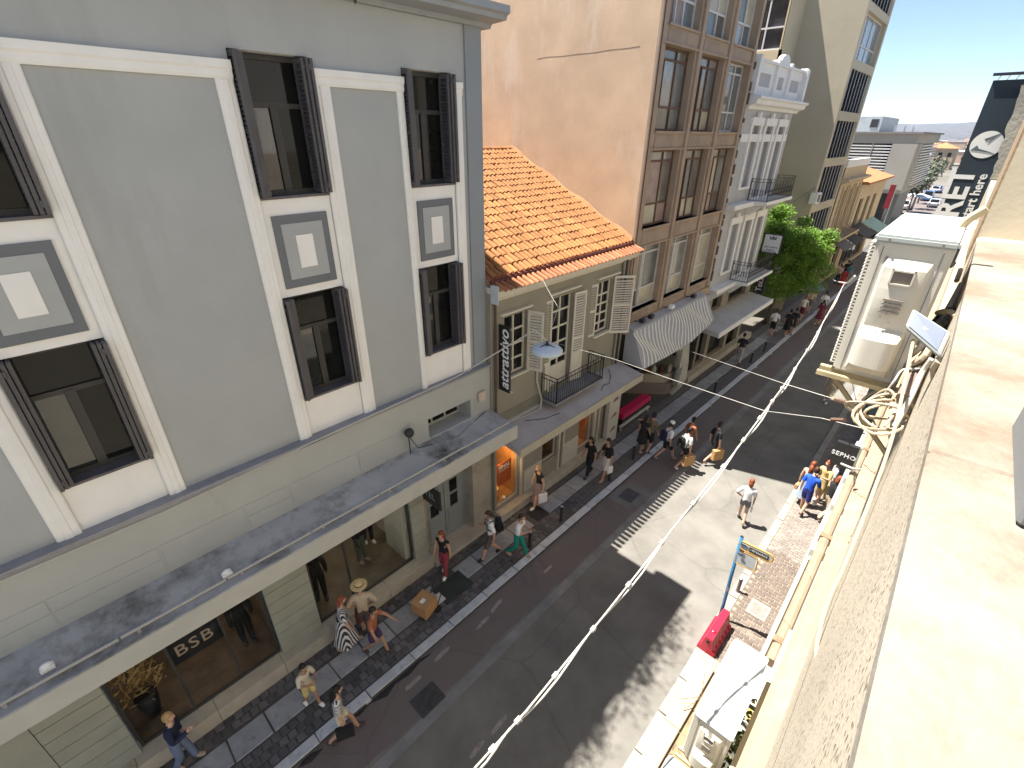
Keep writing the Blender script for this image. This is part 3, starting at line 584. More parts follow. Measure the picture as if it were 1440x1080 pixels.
for c in range(12): link('ridge_tile', tile_mesh('ridge_tile', .58, .12, .12, M_tile) if c == 0 else bpy.data.meshes['ridge_tile'], A, Matrix.Translation((rx1, 8.2 + c * .55, rz1 - .01)) @ Matrix.Rotation(PI / 2, 4, 'Z'))
b = MB(); pts = []
for i in range(25):                                            # mortar flashing against the party wall
    t = i / 24; p_ = Vector((rx0, 14.72, rz0 - .03)) + sl * (t * SL); pts.append(p_ + Vector((0, random.uniform(-.03, .03), 0)))
for i in range(24):
    p0, p1 = pts[i], pts[i + 1]; h0 = .17 + .05 * math.sin(i * .9); h1 = .17 + .05 * math.sin((i + 1) * .9)
    b.add([p0, p1, (p1.x, 14.845, p1.z + h1), (p0.x, 14.845, p0.z + h0)], [(0, 1, 2, 3)])
b.build('flashing', mat('flashing_mortar', (0.38, 0.19, 0.09), 0.9, 0.1, 3, 0.2), A)
MB().tube([(rx0 + .06, 8.1, rz0 - .09), (rx0 + .06, 14.8, rz0 - .05)], .055, 8).build('gutter', mat('gutter_red', (0.10, 0.028, 0.02), 0.6, .1, 3, .05), A)
# short steep row of tiles on the cornice
short = tile_mesh('cornice_tile', .56, .066, .060, mat('terracotta_red', (0.34, 0.13, 0.06), 0.8, 0.15, 3, 0.2, rnd=0.2, stain=(0.42, 0.28, 0.16), stamt=.42, stscale=3))
d2 = Vector((-.40, 0, .13)).normalized(); n2 = Vector((-d2.z, 0, d2.x)); n2 = n2 if n2.z > 0 else -n2; fr2 = Matrix((d2, Vector((0, 1, 0)), n2)).transposed().to_4x4()
MB().prism([(xa + .20, 7.505), (xa + .20, 7.60), (xa - .02, 7.70), (xa - .02, 7.6)], 'y', 8.16, 14.96).build('tile_bed', mat('mortar_bed', (0.40, 0.28, 0.17), .9, .2, 3, .2), A)
for c in range(35): link('cornice_tile', short, A, Matrix.Translation((xa + .47, 8.26 + c * .193, 7.545)) @ fr2 @ Matrix.Rotation(random.uniform(-.02, .02), 4, 'Z'))
# canopy and balcony
MB().prism([(xa, 3.12), (-7.34, 2.98), (-7.34, 3.17), (xa, 3.36)], 'y', 8.13, 14.82).build('canopy_slab', mat('canopy_cement', (0.40, 0.375, 0.365), 0.9, 0.12, 1.3, 0.25, 25, stain=(0.30, 0.215, 0.19), stamt=0.46, stscale=0.8), A)
MB().box(-7.338, -7.28, 8.13, 14.83, 2.90, 3.18).build('canopy_fascia', mat('beige_fascia', (0.40, 0.37, 0.29), 0.85, 0.07, 2, 0.08), A)
MB().box(-8.38, -7.72, 10.2, 12.82, 3.52, 3.60).build('balcony_slab', mat('balcony_grey', (0.22, 0.215, 0.22), 0.9, .15, 3, .2), A, bevel=.008)
rl = MB(); zt = 4.45
def rail(b, p, q, n, zb, zt):
    p = Vector(p); q = Vector(q); d = (q - p).normalized()
    for z in (zb + .03, zt, zt - .13): b.tube([p + Vector((0, 0, z)), q + Vector((0, 0, z))], .013, 4)
    for i in range(n + 1):
        c = p.lerp(q, i / n); b.tube([c + Vector((0, 0, zb)), c + Vector((0, 0, zt - (.13 if 0 < i < n else 0)))], .009 if 0 < i < n else .018, 4)
        if i < n and i % 2 == 0:
            a0 = p.lerp(q, (i + .5) / n); pts = [a0 + d * (.05 * math.cos(a)) + Vector((0, 0, zt - .065 + .05 * math.sin(a))) for a in [k * PI / 3 for k in range(7)]]; b.tube(pts, .006, 3)
MBa = MB(); rail(MBa, (-7.76, 10.26, 0), (-7.76, 12.76, 0), 24, 3.6, zt); MBa.build('balcony_railing', M_black, A)
for yq in (10.26, 12.76):
    MBa = MB(); rail(MBa, (-7.76, yq, 0), (-8.36, yq, 0), 6, 3.6, zt); MBa.build('side_railing', M_black, A)
MB().tube([(xa + .07, 8.22, 7.3), (xa + .07, 8.22, 3.3)], .035, 8).build('downpipe', mat('brown_pipe', (0.10, 0.07, 0.055), .6, .2, 4, .1), A)
for yq, m_ in ((14.38, M_att), (14.55, M_frame)): MB().tube([(xa + .06, yq, 7.25), (xa + .06, yq, 3.35)], .05, 8).build('downpipe', m_, A)
# ground floor of the shop
xg = -8.30
M_shopg = mat('shop_grey_panel', (0.235, 0.22, 0.195), 0.7, 0.07, 2, 0.05); M_dirty = mat('dirty_white_panel', (0.46, 0.44, 0.39), 0.8, 0.1, 2, 0.08, stain=(0.26, 0.24, 0.2), stamt=0.42, stscale=1.3)
facade(xg, 8.1, 14.85, 0.28, 3.1, [(8.13, 9.22, .32, 3.05), (10.36, 11.14, .95, 3.0), (12.42, 13.3, .42, 3.0)], depth=.25).build('shop_wall', M_shopg, A)
MB().box(-8.6, -8.02, 8.12, 14.0, -.02, .29).build('shop_step', M_pl, A, bevel=.006)
for a, b_ in ((9.42, 10.3), (11.5, 12.38)): MB().box(xg - .01, xg + .05, a, b_, .30, 1.2).build('low_panel', M_dirty, A, bevel=.006)
for a in (9.24, 11.18, 11.42, 13.34, 13.62): MB().box(xg - .01, xg + .07, a, a + .08, .30, 3.05).build('mullion', mat('mullion_cream', (.45, .42, .35), .6), A)
MB().box(xg - .01, xg + .03, 11.27, 11.4, .3, 3.05).build('dark_pilaster', mat('pilaster_dark', (.13, .12, .11), .7), A)
for a, b_ in ((8.13, 9.22), (12.42, 13.3), (10.36, 11.14)):
    z0 = .32 if a < 9 else (.42 if a > 12 else .95)
    window(A, xg - .12, a + .002, b_ - .002, z0, 3.0, mat('mullion_cream', (.45, .42, .35), .6), M_glass, fw=.04, name='shop_window')
M_warm = mat('warm_shop_wood', (0.42, 0.20, 0.07), 0.6, .3, 2, .05)
for a, b_ in ((8.14, 9.21), (10.3, 11.2), (12.36, 13.36)):
    bb = MB(); x1 = -9.9
    bb.quad((x1, a, .3), (x1, b_, .3), (x1, b_, 3.1), (x1, a, 3.1)); bb.quad((xg - .2, a, .3), (x1, a, .3), (x1, a, 3.1), (xg - .2, a, 3.1)); bb.quad((xg - .2, b_, .3), (x1, b_, .3), (x1, b_, 3.1), (xg - .2, b_, 3.1))
    bb.quad((xg - .2, a, .31), (x1, a, .31), (x1, b_, .31), (xg - .2, b_, .31)); bb.quad((xg - .2, a, 3.08), (x1, a, 3.08), (x1, b_, 3.08), (xg - .2, b_, 3.08)); bb.build('display_room', M_warm, A)
def glow(x, y, z, e, name_l):
    t = thing('display_lamp', name_l, 'lamp', (x, y, z)); MB().box(x - .03, x + .03, y - .03, y + .03, z - .16, z + .16).build('tube', mat('lamp_warm', (1, .78, .45), .5, 0, 1, 0, emit=14), t, bevel=.01)
    ld = bpy.data.lights.new('display_light', 'POINT'); ld.energy = e; ld.color = (1, .62, .28); ld.shadow_soft_size = .08; lo = bpy.data.objects.new('display_light', ld); lo.location = (x + .1, y + .12, z); COL.objects.link(lo); par(lo, t)
glow(-8.62, 8.24, 2.25, 26, 'glowing vertical lamp in the orange display beside the stone pier'); glow(-8.7, 12.55, 2.55, 9, 'small warm lamp inside the shop window beside the white panel')
def poster(yc, z0, z1, w_, lab):
    t = thing('sale_poster', lab, 'poster', (-8.5, yc, z0)); MB().box(-8.50, -8.49, yc - w_ / 2, yc + w_ / 2, z0, z1).build('sheet', mat('poster_orange', (0.50, 0.10, 0.025), .6, .2, 3, 0), t)
    Mx = mat('poster_white', (.8, .78, .72), .6, 0, 1, 0); text('lettering', 'FINAL', Mx, t, .19, frame((-8.485, yc, z1 - .16), (0, 1, 0), (0, 0, 1)), .002, bold=.006); faintline(frame((-8.487, yc, z1 - .29), (0, 1, 0), (0, 0, 1)), .44, .055, Mx, t, 9, 1)
poster(8.72, 1.0, 1.85, .62, 'orange FINAL sale poster in the lit corner display'); poster(12.82, 1.2, 2.3, .6, 'orange FINAL sale poster in the window by the dark clothed walker')
st = thing('display_stool', 'round cream stool inside the orange display window', 'stool', (-8.75, 8.4, .31)); MB().lathe([(.03, 0), (.16, .02), (.16, .45), (.21, .47), (.21, .53), (.0, .55)], (-8.75, 8.42, .31), 14).build('seat', mat('stool_cream', (.75, .6, .3), .7), st)
tag(MB().lathe([(.05, 0), (.07, .04), (.04, .09), (0, .1)], (-8.55, 8.75, .32), 10).build('shoe', M_white), 'small pale shoe on the orange display floor', 'shoe')
wp = thing('signboard', 'tall white signboard with small markings at the end of the tiled house', 'sign', (-8.05, 14.4, 0))
MB().box(-8.22, -8.04, 14.02, 14.78, 0, 2.85).build('board', M_dirty, wp, bevel=.006)
for z in (1.9, 1.2, .55): MB().prism([(14.2, z), (14.55, z + .02), (14.6, z + .12), (14.45, z + .18), (14.3, z + .1)], 'x', -8.039, -8.034).build('mark', mat('mark_brown', (.2, .13, .1), .7), wp)
# attrattivo blade sign
bl = thing('blade_sign', 'black vertical attrattivo sign on brackets by the half open shutter', 'sign', (-8.1, 8.45, 4.2))
t0, t1, t2 = at_y(703, 457, 8.42), at_y(719, 462, 8.42), at_y(716, 553, 8.42)
bx0, bx1, bz0, bz1 = t0.x - .03, t2.x + .02, t2.z, t1.z
MB().box(bx0, bx1, 8.40, 8.47, bz0, bz1).build('board', M_black, bl, bevel=.004)
text('lettering', 'attrattivo', mat('sign_white', (.8, .8, .8), .6, 0, 1, 0), bl, .46, frame(((bx0 + bx1) / 2 + .03, 8.397, (bz0 + bz1) / 2), (0, 0, 1), (-1, 0, 0)), .003, bold=.006, shear=.25)
for z in (bz0 + .05, bz1 - .05): MB().tube([(xa, 8.435, z), (bx1 + .06, 8.435, z)], .018, 6).ball((bx1 + .06, 8.435, z), .03, .03, .03, 8, 5).build('bracket', M_wire, bl)
# cables round the balcony and on the canopy
b = MB()
for k in range(4):
    o_ = random.uniform(-.05, .05); b.tube([(xa + .05, 10.02 + o_, 5.1), (xa + .06, 10.0 + o_, 4.3), (xa + .2 + o_, 10.1, 3.65), (xa + .32, 9.9 + o_, 3.42), (xa + .15, 9.2, 3.38 + o_ * .3), (xa + .08, 8.5, 3.4)], .012, 5)
b.box(xa + .02, xa + .1, 8.7, 10.1, 3.37, 3.43); tag(b.build('cable_bundle', M_wire), 'bundle of pale cables hanging beside the iron balcony onto the canopy', 'cable')
tag(MB().tube([(-8.2, 13.9, 3.36), (-7.9, 13.6, 3.29), (-7.7, 13.2, 3.25), (-7.75, 12.9, 3.26), (-7.62, 12.6, 3.23)], .01, 5).build('cable', M_black), 'loose black cable end on the canopy right of the balcony', 'cable')
tag(MB().tube([(-8.1, 9.2, 3.32), (-7.8, 9.8, 3.26), (-7.7, 10.4, 3.24)], .01, 5).build('cable', M_black), 'loose black cable on the canopy left of the balcony', 'cable')
# ================================================================== brown concrete office block
B = thing('brown_office_block', 'brown concrete block of square windows with blank beige party wall', 'building', (-8.4, 18.5, 0))
xo = -8.40
M_br = mat('brown_concrete', (0.355, 0.27, 0.195), 0.9, 0.12, 1.5, 0.2, 40, stain=(0.20, 0.145, 0.10), stamt=0.42, stscale=1.8, streak=4)
M_brp = mat('brown_panel', (0.32, 0.25, 0.19), 0.9, 0.15, 2, 0.15, 40, stain=(0.17, 0.125, 0.09), stamt=0.45, stscale=2.5, streak=3)
M_party = mat('beige_party_wall', (0.565, 0.415, 0.275), 0.92, 0.12, 0.8, 0.15, 20, stain=(0.63, 0.52, 0.40), stamt=0.46, stscale=1.3, streak=3)
M_rust = mat('brown_frame', (0.13, 0.075, 0.05), 0.7, .2, 4, .1); M_alu = mat('pale_alu', (0.55, 0.54, 0.52), .5, .1, 3, .02)
M_cur = mat('curtain_glass', (0.24, 0.24, 0.22), 0.12, 0.35, 1.1, .01, 2, spec=.7); M_cur2 = mat('dull_glass', (0.15, 0.14, 0.12), 0.10, 0.35, 1.1, .01, 2, spec=.7); M_bl = mat('blind_cream', (0.42, 0.38, 0.28), .3, .2, 2, 0, spec=.5); M_pk = mat('pinkish_panel', (.30, .22, .19), .4, .3, 2, 0)
byb = [(15.36, 17.32), (17.77, 19.66), (20.10, 22.0)]; flo = [(5.14, 7.50), (8.13, 10.55), (11.10, 13.35), (13.85, 16.2), (16.8, 19.2)]
facade(xo, 14.86, 22.35, 4.75, 20.2, [(a, b, c, d) for a, b in byb for c, d in flo], depth=.32).build('frame_wall', M_br, B)
for y_ in (14.95, 17.55, 19.9, 22.1): MB().box(xo - .02, xo + .08, y_ - .11, y_ + .11, 4.8, 20.2).build('column', M_br, B, bevel=.01)
for c, d in flo:
    MB().box(xo, xo + .06, 15.1, 22.0, d + .0, d + .06).build('head_ledge', M_br, B); 
    for a, b in byb: MB().box(xo - .3, xo + .07, a - .02, b + .02, c - .06, c - .0).build('sill', M_br, B); MB().box(xo + .0, xo + .018, a + .05, (a + b) / 2 + .3, c - .48, c - .12).build('spandrel_panel', M_brp, B)
rr = random.Random(5)
for j, (c, d) in enumerate(flo):
    for i, (a, b) in enumerate(byb):
        alu = (i == 2 and j in (2, 3)) or j >= 3 or j == 0
        fm = M_alu if alu else M_rust; m1 = a + (b - a) * (.62 if j else .42); zs = (c + (d - c) * .30, c + (d - c) * .86)
        cells = {(x, z): rr.choice([M_cur, M_cur2, M_pane2, M_bl, M_pk] if j else [M_cur, M_bl, M_pane2]) for x in range(2) for z in range(3)}
        if j == 2 and i == 0: cells[(0, 1)] = M_cur
        w = window(B, xo - .25, a + .01, b - .01, c + .01, d - .01, fm, M_cur, ys=(m1,), zs=zs, fw=.06, fd=.07, cells=cells)
        if not j or rr.random() < .5: 
            MB().box(xo - .24, xo - .16, a + (b - a) * .3, a + (b - a) * .3 + .05, c + .05, zs[1]).build('sash', fm, w)
        MB().box(xo - .6, xo - .55, a - .1, b + .1, c, d).build('room_backing', M_dark, w)
        if j == 2 and i == 0: MB().box(xo - .262, xo - .255, a + .06, a + .55, zs[0], zs[1]).build('open_sash_gap', M_dark, w)
MB().quad((xo, 14.86, 0), (-22, 14.86, 0), (-22, 14.86, 20.2), (xo, 14.86, 20.2)).build('party_wall', M_party, B)
MB().quad((xo, 22.35, 0), (-22, 22.35, 0), (-22, 22.35, 20.2), (xo, 22.35, 20.2)).build('far_side_wall', M_party, B)
MB().quad((xo, 14.86, 20.2), (-22, 14.86, 20.2), (-22, 22.35, 20.2), (xo, 22.35, 20.2)).build('roof', M_conc, B)
pc = [at_y(x_, y_, 14.858) for x_, y_ in ((755, 83), (770, 80), (790, 79), (812, 76), (835, 74), (858, 70), (880, 68), (900, 65))]
MB().tube(pc, .0028, 4).build('wall_crack', M_dark, B)
b = MB(); b.tube([(xo + .05, 14.93, 20), (xo + .05, 14.93, 5.2)], .05, 6)
b.build('rusty_downpipe', mat('rust_pipe', (0.11, 0.06, 0.045), .9, .3, 4, .3), B)
z = 5.0
while z < 19.5:
    e_ = z + rr.uniform(.1, .55); MB().box(xo, xo + .09 + rr.uniform(0, .03), 22.21, 22.36, z, e_).build('chipped_edge', mat('broken_edge', (.09, .07, .06), .9, .3, 4, .3), B); z = e_ + rr.uniform(.02, .5)
# shop base: recessed open front
MB().box(xo - .02, xo + .10, 14.9, 22.3, 4.42, 4.74).build('shop_head', mat('sand_beam', (0.42, 0.31, 0.2), .9, .12, 2, .2), B)
bb = MB(); bb.quad((-11.5, 14.9, 0), (-11.5, 22.3, 0), (-11.5, 22.3, 4.5), (-11.5, 14.9, 4.5)); bb.quad((-11.5, 14.88, 0), (xo, 14.88, 0), (xo, 14.88, 4.5), (-11.5, 14.88, 4.5)); bb.quad((-11.5, 22.3, 0), (xo, 22.3, 0), (xo, 22.3, 4.5), (-11.5, 22.3, 4.5)); bb.quad((-11.5, 14.9, 4.45), (xo, 14.9, 4.45), (xo, 22.3, 4.45), (-11.5, 22.3, 4.45)); bb.build('shop_room', mat('shop_dark_green', (.06, .062, .055), .8, .3, 1, 0), B)
MB().box(-11.5, -8.2, 14.9, 22.3, -.02, .006).build('shop_floor', mat('shop_floor_dark', (.075, .075, .07), .7, .3, 2, .1), B)
# stepped glass corner of the shop
cs = MB().prism([(-9.9, 18.3), (-8.35, 19.6), (-8.2, 20.7), (-8.7, 22.2), (-9.9, 22.2)], 'z', 0, .55).build('display_plinth', mat('plinth_mauve', (.23, .18, .16), .8, .1, 2, .1), B)
MB().prism([(-9.8, 18.6), (-8.55, 19.65), (-8.4, 20.6), (-8.9, 22.1), (-9.8, 22.1)], 'z', .55, .95).build('display_shelf', mat('shelf_beige', (.40, .37, .29), .7), B)
gl_ = MB(); gl_.quad((-9.75, 18.7, .95), (-8.6, 19.7, .95), (-8.6, 19.7, 3.2), (-9.75, 18.7, 3.2)); gl_.quad((-8.6, 19.7, .95), (-8.45, 20.6, .95), (-8.45, 20.6, 3.2), (-8.6, 19.7, 3.2)); gl_.build('display_glass', M_glass, B)
for k, c in enumerate(((.5, .12, .05), (.7, .68, .6), (.2, .05, .05), (.55, .5, .4))):
    q = Vector((-9.35 + .25 * k, 19.25 + .28 * k, .95)); tag(MB().lathe([(.05, 0), (.11, .05), (.13, .2 + .05 * k), (.06, .3 + .05 * k), (.05, .4)], q, 10).build('vase', mat('vase%d' % k, c, .5)), ['red', 'white', 'dark red', 'beige'][k] + ' vase on the shop shelf under the wavy awning', 'vase')
# curved white fin at the end of the awning
fin = [(-8.1, 0), (-7.95, .5), (-8.0, 1.4), (-8.12, 2.3), (-8.2, 3.3)]
b = MB()
for i in range(len(fin) - 1):
    (x0_, z0_), (x1_, z1_) = fin[i], fin[i + 1]; b.add([(x0_, 19.8, z0_), (x0_ - .06, 20.9, z0_), (x1_ - .06, 20.9, z1_), (x1_, 20.3 - .1 * i, z1_), (x0_ - .3, 19.9, z0_), (x0_ - .3, 20.9, z0_), (x1_ - .3, 20.9, z1_), (x1_ - .3, 20.3 - .1 * i, z1_)], [(0, 1, 2, 3), (4, 7, 6, 5), (0, 3, 7, 4), (1, 5, 6, 2)])
b.build('curved_fin', M_dirty, B)
# wavy white awning box
AW = thing('wavy_sign_box', 'white sign box with raised wavy stripes above the shop', 'sign', (-7.5, 18, 3.2))
y0, y1 = 15.0, 21.25
def lowz(y): return 3.25 - .12 * math.sin((y - y0) / (y1 - y0) * PI) + (.35 * max(0, (y - 19.2) / 2) )
n = 40; vs = []
xw = -7.42
for i in range(n + 1):
    y = y0 + (y1 - y0) * i / n; zl = lowz(y); vs += [(xw, y, zl), (xw - .58, y, 4.64), (-8.32, y, 4.74), (-8.30, y, zl + .1)]
fs = [(i * 4 + k, i * 4 + 4 + k, i * 4 + 4 + (k + 1) % 4, i * 4 + (k + 1) % 4) for i in range(n) for k in range(4)] + [(0, 1, 2, 3), (n * 4, n * 4 + 3, n * 4 + 2, n * 4 + 1)]
MB().add(vs, fs).build('box', mat('awning_grey_white', (.36, .36, .37), .8, .08, 2, .08, stain=(.30, .31, .34), stamt=.4, stscale=1.5), AW)
for s_ in range(26):
    yb = y0 + .12 + s_ * .236; pts = []
    for k in range(13):
        z = 4.58 - k * (4.58 - lowz(yb) - .03) / 12; pts.append((xw + .014 - .58 * (z - lowz(yb)) / (4.64 - lowz(yb)), min(y1 - .03, yb + .16 * math.sin((z - 3.2) * 3.2 + s_ * .33) + .05 * math.sin(z * 5 + s_)), z))
    MB().tube(pts, .032, 5).build('wave_rib', mat('rib_white', (.78, .76, .70), .7, .05, 3, 0), AW)
for k, y_ in enumerate((15.6, 16.25, 17.9, 19.9)):
    fl = thing('spotlight', ['first', 'second', 'third', 'fourth'][k] + ' black spotlight from the iron balcony end on top of the wavy sign box', 'spotlight', (-7.9, y_, 4.7), 'spotlights on the wavy box')
    MB().tube([(-8.35, y_, 4.75), (-8.05, y_, 4.85)], .02, 6).build('arm', M_black, fl); MB().box(-8.12, -7.92, y_ - .12, y_ + .12, 4.78, 4.94).build('head', M_black if k != 2 else M_white, fl, bevel=.03)
# pink sign / bench front of the shop, black sign above
rb = thing('pink_sign_box', 'glossy magenta sign box on a dark base with pale rail', 'sign', (-8.2, 16.6, 0))
p1, p2, p3, p4 = at_z(875, 580, .62), at_z(912, 553, .62), at_z(915, 562, .62), at_z(886, 583, .62)
MB().box(-8.66, -8.24, 15.55, 17.9, .42, .66).build('pink_top', mat('magenta', (.50, .02, .09), .35, .05, 3, 0, spec=.5), rb, bevel=.03, bseg=2)
MB().box(-8.62, -8.28, 15.6, 17.85, .02, .43).build('base', M_black, rb); MB().box(-8.25, -8.14, 15.3, 17.7, .20, .25).build('rail', M_dirty, rb)
for y_ in (15.35, 17.6): MB().box(-8.22, -8.17, y_, y_ + .04, 0, .2).build('leg', M_dirty, rb)
bs2 = thing('black_sign', 'black sign reading ovo under the beige canopy', 'sign', (-8.6, 15.1, 1.6)); MB().box(-9.2, -8.25, 15.2, 15.26, 1.25, 1.75).build('board', M_black, bs2); text('lettering', 'ovo', M_dirty, bs2, .42, frame((-8.7, 15.195, 1.52), (1, 0, 0), (0, 0, 1)), .003)

# ================================================================== neoclassical house
N = thing('neoclassical_house', 'pale grey neoclassical house with tall white framed windows and iron balconies', 'building', (-8.4, 25.5, 0))
xn = -8.38; M_neo = mat('neo_grey', (0.42, 0.42, 0.42), .9, .08, 1, .1, 40, stain=(.33, .32, .29), stamt=.4, stscale=1.5, streak=3); M_nw = mat('neo_white', (.72, .71, .68), .8, .05, 3, .05)
nb = [(23.45, 24.35), (25.1, 26.0), (26.75, 27.65)]
hs_ = [(a, b, 8.95 if i == 0 else 8.4, 11.35) for i, (a, b) in enumerate(nb)] + [(a, b, 5.15 if i == 0 else 4.7, 7.35) for i, (a, b) in enumerate(nb)]
facade(xn, 22.4, 28.5, 3.9, 12.3, hs_, depth=.25).build('wall', M_neo, N)
M_npane = mat('neo_pane', (.20, .215, .225), .12, .2, 1, 0, spec=.6)
for a, b, c, d in hs_:
    w = window(N, xn - .2, a, b, c, d, M_nw, M_npane, ys=((a + b) / 2,), fw=.05); fr_ = MB(); fr_.box(xn, xn + .09, a - .2, a, c, d + .02); fr_.box(xn, xn + .09, b, b + .2, c, d + .02); fr_.box(xn, xn + .12, a - .24, b + .24, d + .02, d + .32); fr_.box(xn + .02, xn + .16, (a + b) / 2 - .1, (a + b) / 2 + .1, d + .32, d + .5)
    fr_.build('surround', M_nw, w); MB().box(xn - .6, xn - .55, a - .1, b + .1, c, d).build('backing', M_dark, w); MB().box(xn - .02, xn + .1, a - .2, b + .2, c - .1, c).build('sill', M_nw, w)
MB().box(xn, xn + .05, 22.42, 28.3, 10.75, 11.05).build('string_course', M_nw, N)
MB().prism([(xn - .1, 11.95), (xn + .08, 11.95), (xn + .14, 12.05), (xn + .36, 12.12), (xn + .40, 12.26), (xn + .50, 12.30), (xn + .50, 12.38), (xn - .1, 12.42)], 'y', 22.42, 28.9).build('cornice', M_nw, N)
for i, (a, b) in enumerate(((22.5, 24.65), (24.7, 26.3), (26.35, 28.5))):          # attic parapet
    c = (a + b) / 2; pz = facade(xn + .1, a + .1, b - .1, 12.42, 13.55, [(a + .45, b - .45, 12.75, 13.2)], depth=.06).build('parapet_panel', M_nw, N)
    MB().box(xn + .03, xn + .045, a + .4, b - .4, 12.7, 13.25).build('sunk_field', M_neo, pz); MB().box(xn - .1, xn + .2, a + .08, b - .08, 13.55, 13.64).build('coping', M_nw, pz)
    if i == 1: MB().prism([(c + .62 * math.cos(k * PI / 10), 13.6 + .42 * math.sin(k * PI / 10)) for k in range(11)], 'x', xn - .05, xn + .14).build('arched_crest', M_nw, pz)
for y_ in (22.5, 24.65, 26.3, 28.5): MB().box(xn - .08, xn + .22, y_ - .1, y_ + .12, 12.42, 13.75).build('parapet_pier', M_nw, N, bevel=.01)
MB().box(-20, xn - .001, 28.42, 28.5, 0, 12.3).build('side_wall', M_neo, N); MB().box(-20, xn - .05, 22.4, 28.45, 12.2, 12.4).build('roof_slab', M_conc, N)
MB().box(xn - .2, xn + .3, 28.3, 28.62, 12.4, 13.7).build('parapet_return', M_nw, N)
for z, ya, yb_, zt in ((8.3, 24.75, 28.45, 9.25), (4.55, 24.75, 28.45, 5.5)):
    MB().prism([(xn, z - .28), (xn + .5, z - .2), (xn + .95, z - .14), (xn + .95, z), (xn, z)], 'y', ya, yb_).build('balcony_slab', M_nw, N); MB().box(xn, xn + .4, 22.45, ya - .01, z - .2, z).build('ledge', M_nw, N)
    for p, q, n_ in (((xn + .88, ya + .08, 0), (xn + .88, yb_ - .08, 0), 26), ((xn + .88, ya + .08, 0), (xn + .05, ya + .08, 0), 7), ((xn + .88, yb_ - .08, 0), (xn + .05, yb_ - .08, 0), 7)):
        b = MB(); rail(b, p, q, n_, z, zt); 
        P0, Q0 = Vector(p), Vector(q)
        for k in range(n_):
            c0 = P0.lerp(Q0, (k + .5) / n_); dd = (Q0 - P0).normalized(); b.tube([c0 + dd * (.05 * math.cos(t)) + Vector((0, 0, z + .38 + .13 * math.sin(t))) for t in [h * PI / 4 for h in range(9)]], .008, 3)
        b.build('iron_railing', M_black, N)
    for y_ in (ya + .3, yb_ - .4): MB().prism([(xn, z - .75), (xn + .14, z - .7), (xn + .6, z - .26), (xn, z - .26)], 'y', y_, y_ + .22).build('corbel', M_nw, N)
# its ground floor and flat canopy
MB().prism([(xn, 2.86), (-7.12, 2.78), (-7.12, 2.98), (xn, 3.12)], 'y', 21.3, 28.6).build('flat_canopy', mat('flat_canopy', (.42, .42, .41), .9, .12, 1.5, .2, stain=(.16, .16, .17), stamt=.42, stscale=1.6), N)
MB().box(-7.118, -7.06, 21.3, 28.62, 2.76, 3.0).build('canopy_fascia', M_nw, N)
facade(xn - .02, 22.4, 28.5, 0, 3.9, [(22.6, 23.6, .4, 2.8), (24.0, 26.2, .4, 2.8), (26.6, 28.2, .1, 2.8), (23.3, 24.5, 3.2, 3.85), (25.4, 27.9, 3.2, 3.85)], depth=.3).build('shop_wall', mat('shop_tan', (.27, .23, .18), .8, .1, 2, .1), N)
for a, b_, c, d in ((22.6, 23.6, .4, 2.8), (24.0, 26.2, .4, 2.8), (26.6, 28.2, .1, 2.8), (23.3, 24.5, 3.2, 3.85), (25.4, 27.9, 3.2, 3.85)): window(N, xn - .25, a, b_, c, d, M_frame, M_pane, fw=.05, name='shop_window')
MB().box(-8.45, -8.1, 21.4, 30, 0, .35).build('plinth', M_pl, N)
hp = thing('hanging_board', 'white square hanging board with crown mark and faint print in a black frame', 'sign', (-8.3, 30, 5))
h0, h1, h2 = at_y(1077, 329, 28.9), at_y(1101, 332, 28.9), at_y(1095, 357, 28.9)
MB().box(h0.x, h1.x - .02, 28.88, 28.94, h2.z, h0.z).build('board', mat('board_white', (.62, .64, .66), .6, .05, 2, 0), hp, bevel=.004)
fx = MB(); fx.box(h0.x - .07, h1.x + .05, 28.89, 28.93, h0.z, h0.z + .05); fx.box(h1.x - .02, h1.x + .04, 28.89, 28.93, h2.z - .05, h0.z); fx.box(h0.x - .07, h0.x, 28.89, 28.93, h2.z - .05, h0.z); fx.box(h0.x - .07, h1.x, 28.89, 28.93, h2.z - .05, h2.z); fx.build('frame', M_black, hp)
cx = (h0.x + h1.x) / 2; cz = (h0.z + h2.z) / 2; Mi = mat('ink_grey', (.12, .16, .2), .7, 0, 1, 0)
faintline(frame((cx, 28.878, cz - .17), (1, 0, 0), (0, 0, 1)), .72, .09, Mi, hp, 12, 2); faintline(frame((cx, 28.878, cz - .32), (1, 0, 0), (0, 0, 1)), .4, .08, Mi, hp, 7, 3)
cr = MB(); cr.prism([(cx - .16, cz + .22), (cx - .2, cz + .42), (cx - .08, cz + .32), (cx, cz + .45), (cx + .08, cz + .32), (cx + .2, cz + .42), (cx + .16, cz + .22)], 'y', 28.875, 28.879); cr.build('crown_mark', Mi, hp)
tm = thing('blade_sign', 'black vertical Toi.moi blade sign below the lower iron balcony', 'sign', (-8, 28.3, 3.4))
a0, a1 = at_y(1062, 410, 28.35), at_y(1079, 376, 28.35); MB().box(a0.x - .12, a1.x + .12, 28.33, 28.40, a0.z - .05, a1.z + .05).build('board', M_black, tm)
text('lettering', 'Toi.moi', mat('letter_grey', (.62, .62, .62), .6, 0, 1, 0), tm, .42, frame(((a0.x + a1.x) / 2, 28.327, (a0.z + a1.z) / 2), (0, 0, 1), (-1, 0, 0)), .002, bold=.008)
tag(MB().box(-8.9, -8.5, 27.6, 28.1, 12.4, 13.15).build('roof_vent', M_white, bevel=.02), 'white roof box behind the neoclassical parapet', 'vent')

